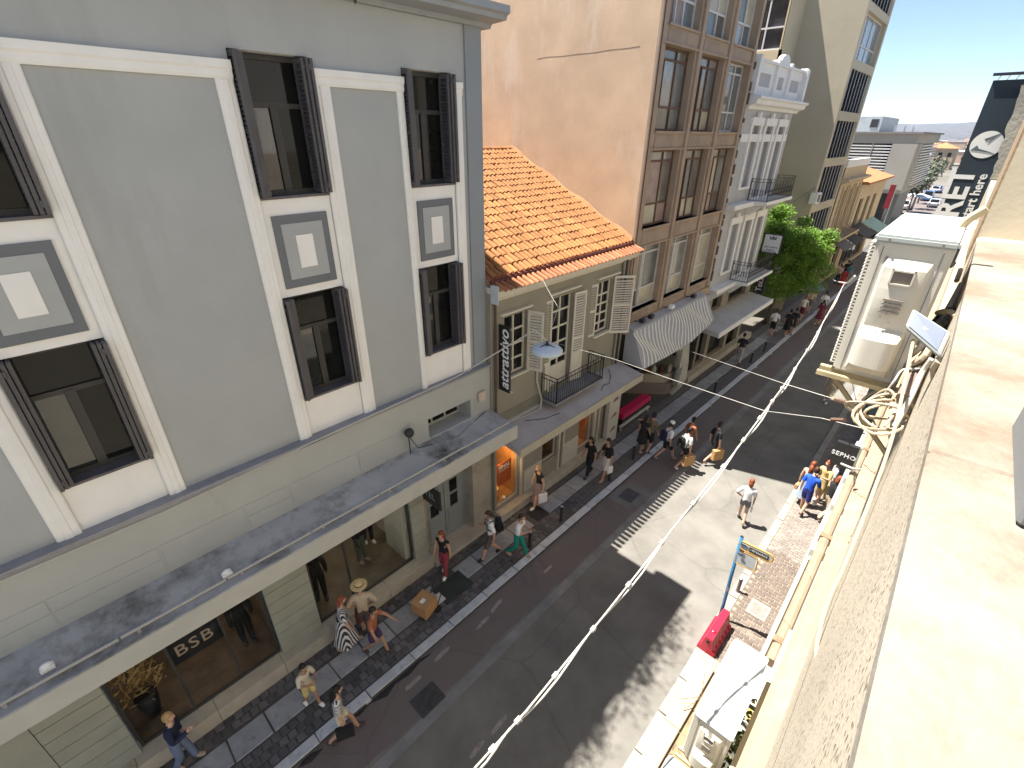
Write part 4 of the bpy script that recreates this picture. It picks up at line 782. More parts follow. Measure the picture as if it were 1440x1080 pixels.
# ================================================================== tall cream block
T = thing('tall_cream_block', 'tall cream block with a blank side wall and grey vertical louvres', 'building', (-8.4, 40, 0))
xt = -8.4; M_tall = mat('cream_grey_wall', (0.46, 0.41, 0.31), .92, .08, .5, .12, 20, stain=(.36, .33, .26), stamt=.42, stscale=.7, streak=2); M_lou = mat('grey_louvre', (.40, .405, .42), .5, .15, 2, .02, spec=.5)
zt_ = 22.0; yt = 37.0; M_kdark = mat('louvre_gap', (.07, .07, .08), .6, .2, 2, 0)
fl2 = [(17.6, 20.0), (14.95, 17.2), (12.35, 14.5), (9.75, 11.85), (7.0, 9.25), (4.4, 6.5)]
facade(xt, yt, 43.3, 3.5, zt_, [(yt + .5, 42.9, c, d) for c, d in fl2], depth=.35).build('front_wall', M_tall, T)
sw = MB(); sw.quad((xt, yt, 0), (-11.6, yt, 0), (-11.6, yt, zt_), (xt, yt, zt_)); sw.quad((-11.6, yt, 0), (-11.6, 34.2, 0), (-11.6, 34.2, 19.4), (-11.6, yt, 19.4)); sw.quad((xt, 43.3, 0), (-20, 43.3, 0), (-20, 43.3, zt_), (xt, 43.3, zt_)); sw.quad((xt, yt, zt_), (-20, yt, zt_), (-20, 43.3, zt_), (xt, 43.3, zt_)); sw.build('side_wall', M_tall, T)
# rear wing facing the camera with white windows
wg = MB(); z0, z1 = 0, 19.4
wy = 34.2; p0 = at_y(1068, 72, wy); p1 = at_y(1104, 70, wy); p2 = at_y(1117, 2, wy)
for (xa_, xb2, za, zb) in ((-24, p0.x - .4, 0, 19.4), (p0.x - .4, p1.x - .25, 0, p0.z), (p1.x - .25, -11.6, 0, 19.4), (p0.x - .4, p1.x - .25, p2.z + .3, 19.4)): wg.box(xa_, xb2, wy, wy + .3, za, zb)
wg.box(-24, -11.62, wy + .3, 40, 19.2, 19.4); wg.build('rear_wing_wall', mat('rear_cream', (.60, .50, .34), .9, .06, 1, .1), T)
ww = MB(); X0, X1 = p0.x - .4, p1.x - .25; Z0, Z1 = p0.z, p2.z + .3
for x_ in (X0, X0 + (X1 - X0) * .3, X1 - .07): ww.box(x_, x_ + .07, wy + .02, wy + .1, Z0, Z1)
for z_ in (Z0, Z0 + (Z1 - Z0) * .42, Z1 - .07): ww.box(X0, X1, wy + .022, wy + .098, z_, z_ + .08)
wo = ww.build('rear_window', M_nw, T); MB().box(X0, X1, wy + .12, wy + .14, Z0, Z1).build('pane', mat('rear_pane', (.05, .05, .06), .08, .4, 1, 0, spec=.8), wo)
s0 = at_x(1123, 60, -11.6); MB().box(-11.62, -11.585, s0.y - .15, s0.y + .15, 12.6, 17.5).build('slit_window', mat('slit_grey', (.16, .16, .17), .4), T)
for j, (c, d) in enumerate(fl2):
    if j == 1: window(T, xt - .28, yt + .5, 42.9, c, d, M_alu, M_npane, ys=(39.2, 40.6), zs=(c + .8,), fw=.06); continue
    L_ = MB().box(xt - .36, xt - .32, yt + .5, 42.9, c, d).build('louvre_window', M_kdark, T)
    for k in range(7):
        y_ = yt + .62 + k * .78; q = MB(); q.add([(xt - .02, y_, c), (xt - .22, y_ + .68, c), (xt - .22, y_ + .68, d), (xt - .02, y_, d), (xt - .05, y_ - .01, c), (xt - .25, y_ + .67, c), (xt - .25, y_ + .67, d), (xt - .05, y_ - .03, d)], [(0, 1, 2, 3), (4, 7, 6, 5), (1, 5, 6, 2), (0, 3, 7, 4)]); q.build('louvre_blade', M_lou, L_)
ac_ = thing('window_unit', 'small white air conditioner in the louvred window above the tree', 'air conditioner', (-8.3, 38.6, 7)); q = at_x(1147, 279, -8.3)
MB().box(-8.55, -8.12, q.y - .45, q.y + .45, q.z - .32, q.z + .35).build('casing', M_nw, ac_, bevel=.02); MB().box(-8.115, -8.10, q.y - .3, q.y + .2, q.z - .2, q.z + .25).build('fan_grille', M_black, ac_)
tag(MB().tube([(-8.4, 37.2, 8.2), (-9.2, 35, 7.2), (-9.4, 31, 6.0), (-8.9, 28.6, 6.2)], .012, 5).build('cable', M_black), 'black cable strung from the tall block across the tree gap', 'cable')
# low wall and gate in the gap under the tree
gw = MB().box(-14, -9.2, 36.6, 36.9, 0, 3).build('yard_wall', M_conc); tag(gw, 'dark yard wall behind the tree trunk', 'wall')
# ================================================================== low cream shops beyond
L1 = thing('cream_shop_house', 'low cream house with white parapet and tall grey windows past the louvres', 'building', (-8.4, 47, 0)); M_lc = mat('low_cream', (.50, .40, .27), .9, .08, 1, .1, stain=(.38, .3, .2), stamt=.4, stscale=1.5); xl = -8.35
hh = [(44.6, 45.7, 4.4, 7.4), (46.7, 47.8, 4.4, 7.4), (48.8, 49.9, 4.4, 7.4)]
facade(xl, 43.4, 51.2, 0, 9.0, hh + [(44.2, 46, .2, 2.8), (46.6, 48, .2, 2.8), (48.6, 50.6, .2, 2.8)], depth=.3).build('wall', M_lc, L1)
for a, b_, c, d in hh: window(L1, xl - .2, a, b_, c, d, M_nw, M_npane, ys=((a + b_) / 2,), fw=.06); MB().box(xl, xl + .1, a - .25, a - .05, 4.3, 7.7).box(xl, xl + .1, b_ + .05, b_ + .25, 4.3, 7.7).build('pilaster', M_lc, L1)
for a, b_ in ((44.2, 46), (46.6, 48), (48.6, 50.6)): window(L1, xl - .25, a, b_, .2, 2.8, M_frame, M_pane, fw=.05, name='shop_window')
MB().prism([(xl - .1, 7.9), (xl + .1, 7.9), (xl + .45, 8.1), (xl + .45, 8.22), (xl - .1, 8.3)], 'y', 43.4, 51.3).build('cornice', M_lc, L1); MB().box(xl - .3, xl + .05, 43.4, 51.2, 9.0, 9.5).build('parapet', M_nw, L1); MB().box(-22, xl, 51.1, 51.2, 0, 9).build('side_wall', M_lc, L1); MB().box(-22, xl - .3, 43.4, 51.1, 8.9, 9.05).build('roof_slab', M_nw, L1)
MB().box(xl, xl + .9, 43.8, 50.8, 3.9, 4.05).build('balcony_slab', M_lc, L1); b = MB(); rail(b, (xl + .85, 43.9, 0), (xl + .85, 50.7, 0), 40, 4.05, 5.0); b.build('railing', M_black, L1)
L2 = thing('orange_roof_house', 'low cream house with orange hipped roof beside the modern block', 'building', (-8.4, 57, 0))
facade(xl, 51.3, 63, 0, 7.6, [(52.5, 54, 3.8, 6.2), (55.5, 57, 3.8, 6.2), (58.5, 60, 3.8, 6.2), (52, 62, .2, 2.8)], depth=.3).build('wall', M_lc, L2)
for a in (52.5, 55.5, 58.5): window(L2, xl - .2, a, a + 1.5, 3.8, 6.2, M_frame, M_pane, ys=(a + .75,), fw=.08)
window(L2, xl - .25, 52, 62, .2, 2.8, M_frame, M_pane, ys=(54, 56, 58, 60), fw=.08, name='shop_window')
b = MB(); b.add([(xl + .5, 51.2, 7.6), (xl + .5, 63.3, 7.6), (-18, 63.3, 7.6), (-18, 51.2, 7.6), (-13, 55.5, 9.4), (-13, 59, 9.4), (xl + .5, 51.2, 7.45), (xl + .5, 63.3, 7.45), (-18, 51.2, 7.45)], [(0, 1, 5, 4), (1, 2, 5), (2, 3, 4, 5), (3, 0, 4), (6, 7, 1, 0), (6, 0, 3, 8)]); b.build('roof', mat('far_tile', (.36, .17, .075), .85, .15, 4, .1), L2)
for k, (ya, yb_, z, c) in enumerate(((43.8, 46.8, 3.35, (.12, .11, .10)), (47.5, 50.5, 3.3, (.05, .045, .045)), (52, 56, 3.2, (.07, .065, .06)), (57, 62, 3.1, (.30, .46, .42)))):
    aw = thing('shop_awning', ['charcoal sloping awning past the tree', 'black sloping awning on the low cream house', 'dark awning below the orange roof', 'pale teal awning below the orange roof'][k], 'awning', (-8.3, ya, z))
    MB().prism([(xl, z + .75), (xl + 1.5, z), (xl + 1.5, z - .04), (xl, z + .70)], 'y', ya, yb_).build('cloth', mat('awning%d' % k, c, .8, .1, 2, .05), aw); b = MB()
    for y_ in (ya + .05, yb_ - .08): b.tube([(xl, y_, z - .1), (xl + 1.45, y_, z - .03)], .02, 5)
    b.build('arm', M_steel, aw)
# ================================================================== modern block with horizontal louvres
K = thing('modern_louvre_block', 'pale modern block on dark ground floor with rows of horizontal white louvres', 'building', (-12, 80, 0)); M_k = mat('modern_cream', (.34, .325, .285), .8, .05, .6, .05); M_kd = mat('modern_dark', (.03, .03, .035), .4, .2, 1, 0, spec=.5)
yk = 74.0; xk = -8.1
MB().box(-30, xk - 2.9, yk + .3, 95, 5.4, 10.4).build('glazed_core', M_kd, K); MB().box(xk - 3, xk - .5, 79.1, 94.9, 5.45, 10.35).build('glazed_side', M_kd, K); MB().box(-30, xk - .1, yk + .1, 95.2, 10.3, 11.3).build('roof_band', M_k, K); MB().box(-30, xk + .2, yk - .1, 95.4, 11.3, 11.5).build('roof_edge', mat('roof_edge_grey', (.22, .21, .2), .8), K); MB().box(-30, xk, yk + .05, 95.1, 5.1, 5.5).build('floor_slab', M_k, K)
MB().box(xk - 2.3, xk, yk, yk + .5, 5.5, 10.3).build('corner_panel', M_k, K); MB().box(xk - .4, xk - .002, yk + .5, 79, 5.5, 10.3).build('return_panel', M_k, K); MB().box(xk - .05, xk + .03, 76, 77.2, 5.5, 10.3).build('recess_strip', mat('strip_grey', (.25, .26, .26), .5), K)
MB().box(-30, xk - 1.2, yk + 2, 94, 0, 5.1).build('ground_floor', M_kd, K); MB().box(xk - .9, xk - .3, yk + 2, yk + 2.6, 0, 5.1).build('column', M_dgrey, K)
for k in range(15):
    z = 5.65 + k * .31; MB().box(-30, xk - 2.35, yk + .05, yk + .22, z, z + .13).build('louvre', M_nw, K); MB().box(xk - .2, xk + .02, 79.1, 95, z, z + .13).build('side_louvre', M_nw, K)
MB().box(xk - 4.2, xk - 4.1, yk, yk + .05, 5.5, 10.3).build('vertical_pole', M_steel, K)
MB().box(-26, xk - 5, 80, 92, 11.5, 13.2).build('roof_room', mat('roof_room', (.42, .45, .46), .8), K); MB().box(-14.2, -13.4, 79.95, 80, 12.0, 12.9).build('roof_window', M_kd, K)
for k, x_ in enumerate((-11.2, -10.3, -9.5)): MB().tube([(x_, 78, 11.5), (x_, 78, 12.2 - .1 * k)], .1, 6).build('vent_pipe', M_steel, K)
rdp = thing('red_banner', 'dark red vertical banner under the modern block', 'banner', (-9.4, 70, 0)); q = at_y(1252, 274, 68); MB().box(q.x - .25, q.x + .25, 68, 68.06, q.z - 1.4, q.z + 1.0).build('cloth', mat('banner_red', (.22, .02, .03), .8), rdp); MB().tube([(q.x + .3, 68.03, 0), (q.x + .3, 68.03, q.z + 1.1)], .05, 6).build('pole', M_steel, rdp)
# unseen mass added behind the neoclassical house to shade the road
rb_ = MB().box(-24, -14.3, 24.5, 29.6, 0, 26).build('shade_block', M_party); tag(rb_, 'unseen plain block added behind the neoclassical house to shade the road', 'building')
# ================================================================== right-hand building (its front turns 1.15 degrees)
RM = Matrix.Rotation(math.atan(0.02), 4, 'Z')
Q = thing('ledge_building', 'cream building with pebbled wall band and broad stone ledge', 'building', (0.3, 0, 0))
def agg():
    m = mat('pebble_dash', (0.40, 0.35, 0.275), 0.9, .1, 2, 0, stain=(.34, .295, .23), stamt=.4, stscale=1.0)
    N_ = m.node_tree.nodes; L = m.node_tree.links; b = N_['Principled BSDF']; src = b.inputs['Base Color'].links[0].from_socket
    g = N_.new('ShaderNodeNewGeometry'); vo = N_.new('ShaderNodeTexVoronoi'); vo.inputs['Scale'].default_value = 130; L.new(g.outputs['Position'], vo.inputs['Vector'])
    sp_ = N_.new('ShaderNodeSeparateColor'); L.new(vo.outputs['Color'], sp_.inputs[0]); cr = N_.new('ShaderNodeValToRGB'); cr.color_ramp.elements[0].color = (.34, .30, .26, 1); cr.color_ramp.elements[1].color = (1.12, 1.1, 1.05, 1); e = cr.color_ramp.elements.new(.07); e.color = (.55, .52, .47, 1); e = cr.color_ramp.elements.new(.14); e.color = (1, 1, 1, 1)
    L.new(sp_.outputs[0], cr.inputs[0]); mu = N_.new('ShaderNodeVectorMath'); mu.operation = 'MULTIPLY'; L.new(src, mu.inputs[0]); L.new(cr.outputs[0], mu.inputs[1]); L.new(mu.outputs[0], b.inputs['Base Color'])
    bp = N_.new('ShaderNodeBump'); bp.inputs['Strength'].default_value = .22; bp.inputs['Distance'].default_value = .004; L.new(vo.outputs['Distance'], bp.inputs['Height']); L.new(bp.outputs[0], b.inputs['Normal']); return m
M_agg = agg()
M_stone = mat('ledge_stone', (0.20, 0.158, 0.115), .85, .16, 4, .25, 40, stain=(.258, .234, .195), stamt=.62, stscale=2.0)
M_peach = mat('peach_moulding', (.34, .245, .15), .9, .1, 2, .15, 30, stain=(.42, .34, .22), stamt=.45, stscale=2)
M_lowc = mat('lower_cream', (.45, .405, .33), .9, .1, 1.5, .1); M_palec = mat('pale_shopfront', (.30, .30, .26), .8, .06, 2, .05)
def RBox(x0, x1, y0, y1, z0, z1, name, m, par_=Q, bevel=0): return MB().box(x0, x1, y0, y1, z0, z1).xf(RM).build(name, m, par_, bevel=bevel)
hs1 = .56; xe = 0.172 * hs1; zl_ = 11 - hs1; zm_ = 11 - 3.8 * hs1
RBox(xe, .5, -6, 30, zm_, zl_ - .05, 'pebbled_wall', M_agg)
b = MB().tube([(xe + .001, .5, 9.40), (xe + .001, 1.1, 9.31), (xe + .001, 1.8, 9.24), (xe + .001, 3.0, 9.18), (xe + .001, 4.5, 9.15)], .0025, 4).xf(RM); b.build('wall_crack', M_dark, Q)
yy = -1.3
for ln in (1.25, 1.21, .94, 1.1, 1.0):                  # ledge slabs
    RBox(xe - .004, 1.5, yy + .001, yy + ln - .001, zl_ - .04, zl_ + random.uniform(-.001, .001), 'ledge_slab', M_stone, bevel=.006); yy += ln
RBox(xe + .012, 1.5, -6, 5.2, zl_ - .3, zl_ - .041, 'ledge_bed', M_lowc); RBox(xe, 1.5, -6, -1.31, zl_ - .3, zl_, 'ledge_end', M_stone)
MB().prism([(xe + .02, zm_), (xe - .011, zm_), (xe - .028, zm_ - .017), (xe - .056, zm_ - .022), (xe - .08, zm_ - .045), (xe - .08, zm_ - .10), (xe + .02, zm_ - .13)], 'y', -6, 30).xf(RM).build('peach_moulding', M_peach, Q)
RBox(.08, .6, -6, 30, 3.3, zm_ - .05, 'lower_wall', M_lowc)
MB().prism([(.10, 6.28), (-.005, 6.24), (-.005, 6.05), (.10, 6.05)], 'y', -6, 4.55).xf(RM).build('cream_ledge', mat('bright_cream', (.40, .34, .22), .9, .07, 2, .1, 30), Q)
b = MB().tube([(-.035, 4.3, 5.9), (-.035, 30, 5.9)], .065, 10)
b.xf(RM); b.build('pipe', mat('tan_pipe', (.27, .205, .14), .7, .15, 3, .15), Q)
for y_ in (4.55, 6.7, 9.6, 13.0): RBox(-.11, .09, y_, y_ + .09, 5.84, 5.97, 'pipe_clamp', mat('rust_clamp', (.20, .13, .08), .8, .3, 6, .2))
RBox(-.17, .08, 4.7, 30, 4.05, 4.15, 'shop_canopy', M_palec)
RBox(-.21, -.15, 4.7, 8.3, 4.0, 4.22, 'canopy_edge', mat('cream_edge', (.38, .33, .25), .9, .1, 3, .1))
for px_, py_ in ((1151, 771), (1179, 709), (1196, 671), (1211, 626), (1229, 601)): q = at_z(px_, py_, 4.3); MB().box(q.x - .11, q.x + .11, q.y - .12, q.y + .12, 4.1, 4.32).build('bracket_block', mat('block_white', (.50, .50, .47), .7, .05, 3, 0), Q, bevel=.01)
RBox(-.22, .4, 4.6, 30, 0, 4.04, 'shop_front', M_palec); RBox(-.23, -.21, 5.2, 8.2, .3, 3.2, 'shop_glass', M_pane); RBox(-.23, -.21, 8.8, 13.4, .2, 3.3, 'shop_glass', M_pane); RBox(-.23, -.21, 14.0, 18, .2, 3.3, 'shop_glass', M_pane)
RBox(.03, .5, -6, 4.6, 0, 6.04, 'shop_side', M_lowc)
# upper floors above the ledge (behind the camera) and pier
RBox(1.5, 1.8, -8, 9, 6, 16, 'terrace_wall', mat('terrace_cream', (.62, .595, .55), .9, .1, 1, .1))
for y_ in (-3, 0, 3, 6): RBox(1.47, 1.5, y_, y_ + 1.3, 10.05, 12.3, 'terrace_door', M_pane)
RBox(.0965, 1.5, 4.64, 5.77, 6.5, 15.5, 'pier', mat('pier_cream', (.50, .44, .33), .9, .06, 1, .08)); RBox(.084, .0965, 4.645, 5.765, 6.5, 15.5, 'pier_face', mat('pier_tan', (.30, .22, .14), .9, .15, 3, .2, stain=(.3, .22, .14), stamt=.42, stscale=2))
RBox(.2156, .6, .985, 1.378, zl_ + .002, 11.6, 'grey_post', mat('post_grey', (.16, .165, .165), .7, .08, 3, .05), bevel=.006)
# ragged old wall and banner further on
ob = thing('far_cream_row', 'row of sunlit cream buildings continuing along the pavement beyond the banner', 'building', (.5, 40, 0))
RBox(.3, 6, 13.2, 90, 0, 14, 'wall', M_lowc, ob)
for k in range(12):
    for z in (4.5, 7.7, 10.9): RBox(.28, .31, 15 + k * 6, 17.2 + k * 6, z, z + 1.8, 'window', M_pane, ob)
yB = 12.0
bn = thing('tall_banner', 'tall navy banner with a white round emblem and RET lettering', 'banner', (-.3, yB, 6))
bl_, br_ = at_y(1397, 113, yB).x, at_y(1432, 113, yB).x + .30; bt_ = at_y(1397, 113, yB).z
M_navy = mat('banner_navy', (.022, .034, .045), .6, .15, 1, .02)
MB().box(bl_, br_, yB, yB + .12, 5.2, bt_).build('banner_face', M_navy, bn)
MB().box(bl_ - .03, br_ + .1, yB - .04, yB + .02, bt_ + .06, bt_ + .10).build('top_bar', M_black, bn); b = MB()
for k in range(8): b.tube([(bl_ + .05 + k * .11, yB - .01, bt_), (bl_ + .08 + k * .11, yB - .01, bt_ + .07)], .008, 4)
b.build('lacing', M_wire, bn)
cc = (at_y(1363, 207, yB) + at_y(1412, 200, yB)) / 2; rad = (at_y(1412, 200, yB).x - at_y(1363, 207, yB).x) / 2
M_bw = mat('banner_white', (.66, .66, .62), .7, .05, 2, 0)
MB().prism([(cc.x + rad * math.cos(t * PI / 16), cc.z + rad * math.sin(t * PI / 16)) for t in range(32)], 'y', yB - .006, yB - .001).build('emblem_disc', M_bw, bn)
s = rad
def arc(pts): return [(cc.x + x * s, cc.z + z * s) for x, z in pts]
MB().prism(arc([(.62, .85), (-.25, .42), (-.10, .28), (.20, .42), (.05, .08)]), 'y', yB - .010, yB - .006).build('emblem_mark', mat('emblem_grey', (.10, .13, .14), .7), bn)
MB().prism(arc([(-.85, -.42), (-.5, -.45), (.70, -.62), (.1, -.42), (-.35, -.30), (-.55, -.05)]), 'y', yB - .010, yB - .006).build('emblem_mark', mat('emblem_grey', (.10, .13, .14), .7), bn)
p0 = at_y(1345, 262, yB); p1 = at_y(1372, 250, yB)
t0 = at_y(1352, 238, yB); t1 = at_y(1328, 298, yB)
wid = .30
text('lettering', 'RET', M_bw, bn, .46, frame(((at_y(1350, 262, yB).x + at_y(1352, 262, yB).x) / 2 - .02, yB - .004, t0.z + .02), (0, 0, 1), (-1, 0, 0)), .003, align='RIGHT', bold=.012, spacing=1.05)
text('lettering', 'start here', M_bw, bn, .185, frame((at_y(1381, 262, yB).x - .045, yB - .004, at_y(1386, 245, yB).z), (0, 0, 1), (-1, 0, 0)), .003, align='RIGHT', bold=.004)
rg = MB(); rng = random.Random(3); pts = [(at_y(1427, 140, 11.6).x + .02 + .035 * k_ * .2 + rng.uniform(-.02, .02), z) for k_, z in enumerate([bt_ - .12 - .1 * k for k in range(14)])]
rg.prism([(br_ + .2, bt_ - .05)] + [(x, z) for x, z in pts if True] + [(br_ + .2, pts[-1][1])], 'y', 11.4, 11.9); rgo = rg.build('ragged_wall', mat('old_plaster', (.30, .28, .23), .95, .2, 3, .4, 20)); tag(rgo, 'ragged grey wall stub in front of the navy banner', 'wall')

# ---------------------------------------------------------------- air conditioners
M_acw = mat('ac_cream', (.55, .515, .43), .5, .04, 3, .02, 20, spec=.4, stain=(.50, .45, .35), stamt=.32, stscale=3); M_acl = mat('ac_lid', (.36, .38, .36), .5, .03, 3, .0, spec=.4); M_acd = mat('ac_dark_detail', (.20, .17, .14), .7, .1, 3, 0)  # last tone: dark seams, slots, handle recess, screws and scuffs
def ac(label, M):
    """local: x across (0 front .. .30 wall), y 0..0.93 along, z 0..0.68; end face at y=0"""
    t = thing('air_conditioner', label, 'air conditioner', M.translation)
    W_, D_, H_ = .30, .93, .68
    def bd(mb, name, m, p=None, **k): return mb.xf(M).build(name, m, p or t, **k)
    body = bd(MB().box(0, W_, 0, D_, 0, H_ - .02), 'casing', M_acw, bevel=.012, bseg=2)
    bd(MB().box(-.012, W_ + .008, -.012, D_ + .012, H_ - .035, H_), 'lid', M_acl, bevel=.010, bseg=2)
    for y_ in (.05, .25): bd(MB().lathe([(.006, 0), (.006, .004)], (0, 0, 0), 6).xf(Matrix.Translation((y_, -.013, H_ - .018)) @ Matrix.Rotation(PI / 2, 4, 'X')), 'screw', M_acd, body)
    g = MB()
    for k in range(38): z = .03 + k * .0163; g.box(-.022, -.001, .02, D_ - .02, z, z + .007)
    bd(g, 'front_grille', M_acw)
    # seams on the end face, bulging service cover, handle recess, slots
    bd(MB().box(.035, .038, -.002, .01, .02, H_ - .05), 'seam', M_acd, body); bd(MB().box(.262, .265, -.002, .01, .02, H_ - .05), 'seam', M_acd, body)
    cv = MB(); n = 14; m_ = 12; vs = []
    for j in range(m_ + 1):
        for i in range(n + 1):
            u, v = i / n, j / m_; x = .055 + .19 * u; z = .03 + .56 * v
            if v < .34: d = .075 * (1 - ((2 * u - 1) ** 4) * .5)
            elif v < .42: d = .075 + (.01 - .075) * (v - .34) / .08; d = max(d, .004)
            else: d = .012 + .02 * (1 - (2 * u - 1) ** 2) * math.sin(PI * min(1, (v - .42) / .58))
            if v in (0, 1) or u in (0, 1): d = .0 if not (v < .34) else .02
            vs.append((x, -d, z))
    cv.add(vs, [(j * (n + 1) + i, j * (n + 1) + i + 1, (j + 1) * (n + 1) + i + 1, (j + 1) * (n + 1) + i) for j in range(m_) for i in range(n)])
    cv.box(.056, .244, -.02, 0, .03, .05); bd(cv, 'service_cover', M_acw, smooth=False)
    fr2_ = MB().box(.105, .195, -.040, -.005, .475, .482).box(.105, .195, -.040, -.005, .535, .542).box(.105, .112, -.040, -.005, .475, .542).box(.188, .195, -.040, -.005, .475, .542)
    bd(fr2_, 'handle_rim', M_acw); bd(MB().box(.112, .188, -.032, -.02, .482, .535), 'handle_recess', M_acd)
    for k in range(4): bd(MB().box(.11, .19, -.041, -.03, .345 + k * .019, .352 + k * .019), 'slot', M_acd)
    for k in range(6): bd(MB().box(.12 + .02 * (k % 3), .128 + .02 * (k % 3), -.036, -.030, .26 + .02 * k, .262 + .02 * k), 'scuff', M_acd, body)
    br = MB().tube([(.02, .045, -.04), (.42, .045, -.04), (.42, D_ - .055, -.04), (.02, D_ - .055, -.04)], .012, 5); br.box(-.06, .44, .03, .06, -.03, -.005); br.box(-.06, .44, D_ - .07, D_ - .04, -.03, -.005); br.tube([(0, .05, -.04), (.40, .05, -.42)], .014, 5); br.tube([(0, D_ - .05, -.04), (.40, D_ - .05, -.42)], .014, 5)
    bd(br, 'bracket', mat('bracket_ochre', (.45, .36, .2), .7, .2, 5, .1)); bd(MB().box(-.06, .36, -.035, -.015, -.035, -.012), 'front_bar', mat('bracket_ochre', (.45, .36, .2), .7))
    return t
q1 = at_y(1232, 328, 2.78); q0 = at_y(1163, 517, 2.78); zt1 = q1.z
H1 = q1.z - q0.z; sc = H1 / .68
Mac = Matrix.Translation((q0.x + .02, 2.78, q0.z)) @ Matrix.Rotation(math.atan(.02), 4, 'Z') @ Matrix.Diagonal((.95, 1.0, sc, 1))
ac('white air conditioner on a wall bracket beside the coiled hoses', Mac)
a2 = at_z(980, 1003, 6.6); Mac2 = Matrix.Translation((a2.x, a2.y, 6.6 - .68)) @ Matrix.Rotation(math.atan(.02), 4, 'Z'); ac('white air conditioner low on the wall above the stone planter', Mac2)
a3 = at_z(948, 1062, 6.6); Mac3 = Matrix.Translation((a3.x, a3.y - .95, 6.6 - .68)) @ Matrix.Rotation(math.atan(.02), 4, 'Z'); ac('air conditioner end to end with the unit above the planter, only its corner showing', Mac3)
# hoses and cables on the right wall
rng = random.Random(11)
M_hose = mat('cream_hose', (.48, .39, .24), .6, .1, 6, 0); M_hose2 = mat('tan_hose', (.42, .34, .24), .7, .15, 6, 0); M_lag = mat('pipe_lagging', (.44, .42, .36), .8, .1, 6, .1)
cc = at_y(1240, 588, 2.55)
for k in range(7):
    b = MB(); pts = []; r0 = rng.uniform(.05, .115); ox, oz = rng.uniform(-.04, .04), rng.uniform(-.03, .03)
    for i in range(26):
        a = i / 25 * 2 * PI * 1.15 + k; w_ = 1 + .13 * math.sin(2 * a + k * 2.1); pts.append((cc.x + ox + r0 * 1.2 * w_ * math.cos(a), 2.55 + .10 * math.sin(a + k) + .03 * k, cc.z + oz + r0 * .8 * w_ * math.sin(a)))
    o_ = b.tube(pts, .0065, 6).build('hose_loop', M_hose if k % 2 == 0 else M_hose2); tag(o_, ['widest', 'second', 'third', 'fourth', 'fifth', 'sixth', 'last'][k] + ' loop of the coiled cream hose below the air conditioner', 'hose')
def hose(pix, r, m, lab, n='hose', lift=0):
    pts = [at_y(x, y, d) for x, y, d in pix]; 
    fin = []
    for i in range(len(pts) - 1):
        p_ = pts[max(i - 1, 0)]; a, c = pts[i], pts[i + 1]; d_ = pts[min(i + 2, len(pts) - 1)]
        for k in range(5):
            t = k / 5; fin.append(.5 * ((2 * a) + (c - p_) * t + (2 * p_ - 5 * a + 4 * c - d_) * t * t + (3 * a - p_ - 3 * c + d_) * t ** 3))
    fin.append(pts[-1]); tag(MB().tube(fin, r, 7).build(n, m), lab, 'hose' if n == 'hose' else 'pipe')
hose(((1295, 435, 2.9), (1282, 490, 2.75), (1268, 560, 2.5), (1252, 625, 2.3), (1225, 700, 2.1), (1190, 790, 1.85), (1163, 850, 1.7), (1150, 900, 1.55), (1149, 930, 1.48), (1155, 958, 1.42)), .0065, M_hose, 'long cream hose trailing down the pebbled wall')
hose(((1183, 652, 6.2), (1205, 660, 6.0), (1228, 655, 5.6), (1248, 625, 4.6), (1256, 590, 3.6)), .013, M_lag, 'pale hose end curling out over the black shop sign')
hose(((1245, 510, 3.0), (1270, 505, 2.9), (1292, 490, 2.8), (1305, 470, 2.85), (1330, 440, 3.1), (1352, 400, 3.6)), .014, M_lag, 'thick lagged pipe from the air conditioner end to the wall', 'pipe')
hose(((1250, 520, 2.9), (1275, 515, 2.8), (1300, 500, 2.75), (1318, 465, 2.9), (1340, 425, 3.3)), .013, M_hose2, 'tan hose looping under the lagged pipe')
hose(((1338, 345, 3.3), (1345, 330, 3.3), (1360, 310, 3.3), (1388, 293, 3.3)), .02, M_hose, 'cream pipe arching from the air conditioner top over the ledge', 'pipe')
hose(((1335, 345, 3.3), (1333, 365, 3.3), (1336, 375, 3.3), (1342, 370, 3.4)), .008, M_frame, 'thin dark cable loop beside the air conditioner top')
hose(((1318, 440, 3.0), (1335, 438, 2.9), (1345, 445, 2.8)), .012, M_hose, 'short cream hose arch behind the small floodlight')
hose(((1270, 560, 2.6), (1290, 520, 2.8), (1310, 490, 2.9), (1330, 455, 3.1)), .03, mat('dark_pipe_bundle', (.20, .15, .12), .8, .2, 6, .2), 'brown pipe bundle rising along the wall behind the hoses', 'pipe')
hose(((1300, 510, 3.3), (1328, 440, 3.8), (1352, 370, 4.8), (1370, 315, 6.0)), .034, M_hose2, 'tan wall pipe running along behind the air conditioner', 'pipe')
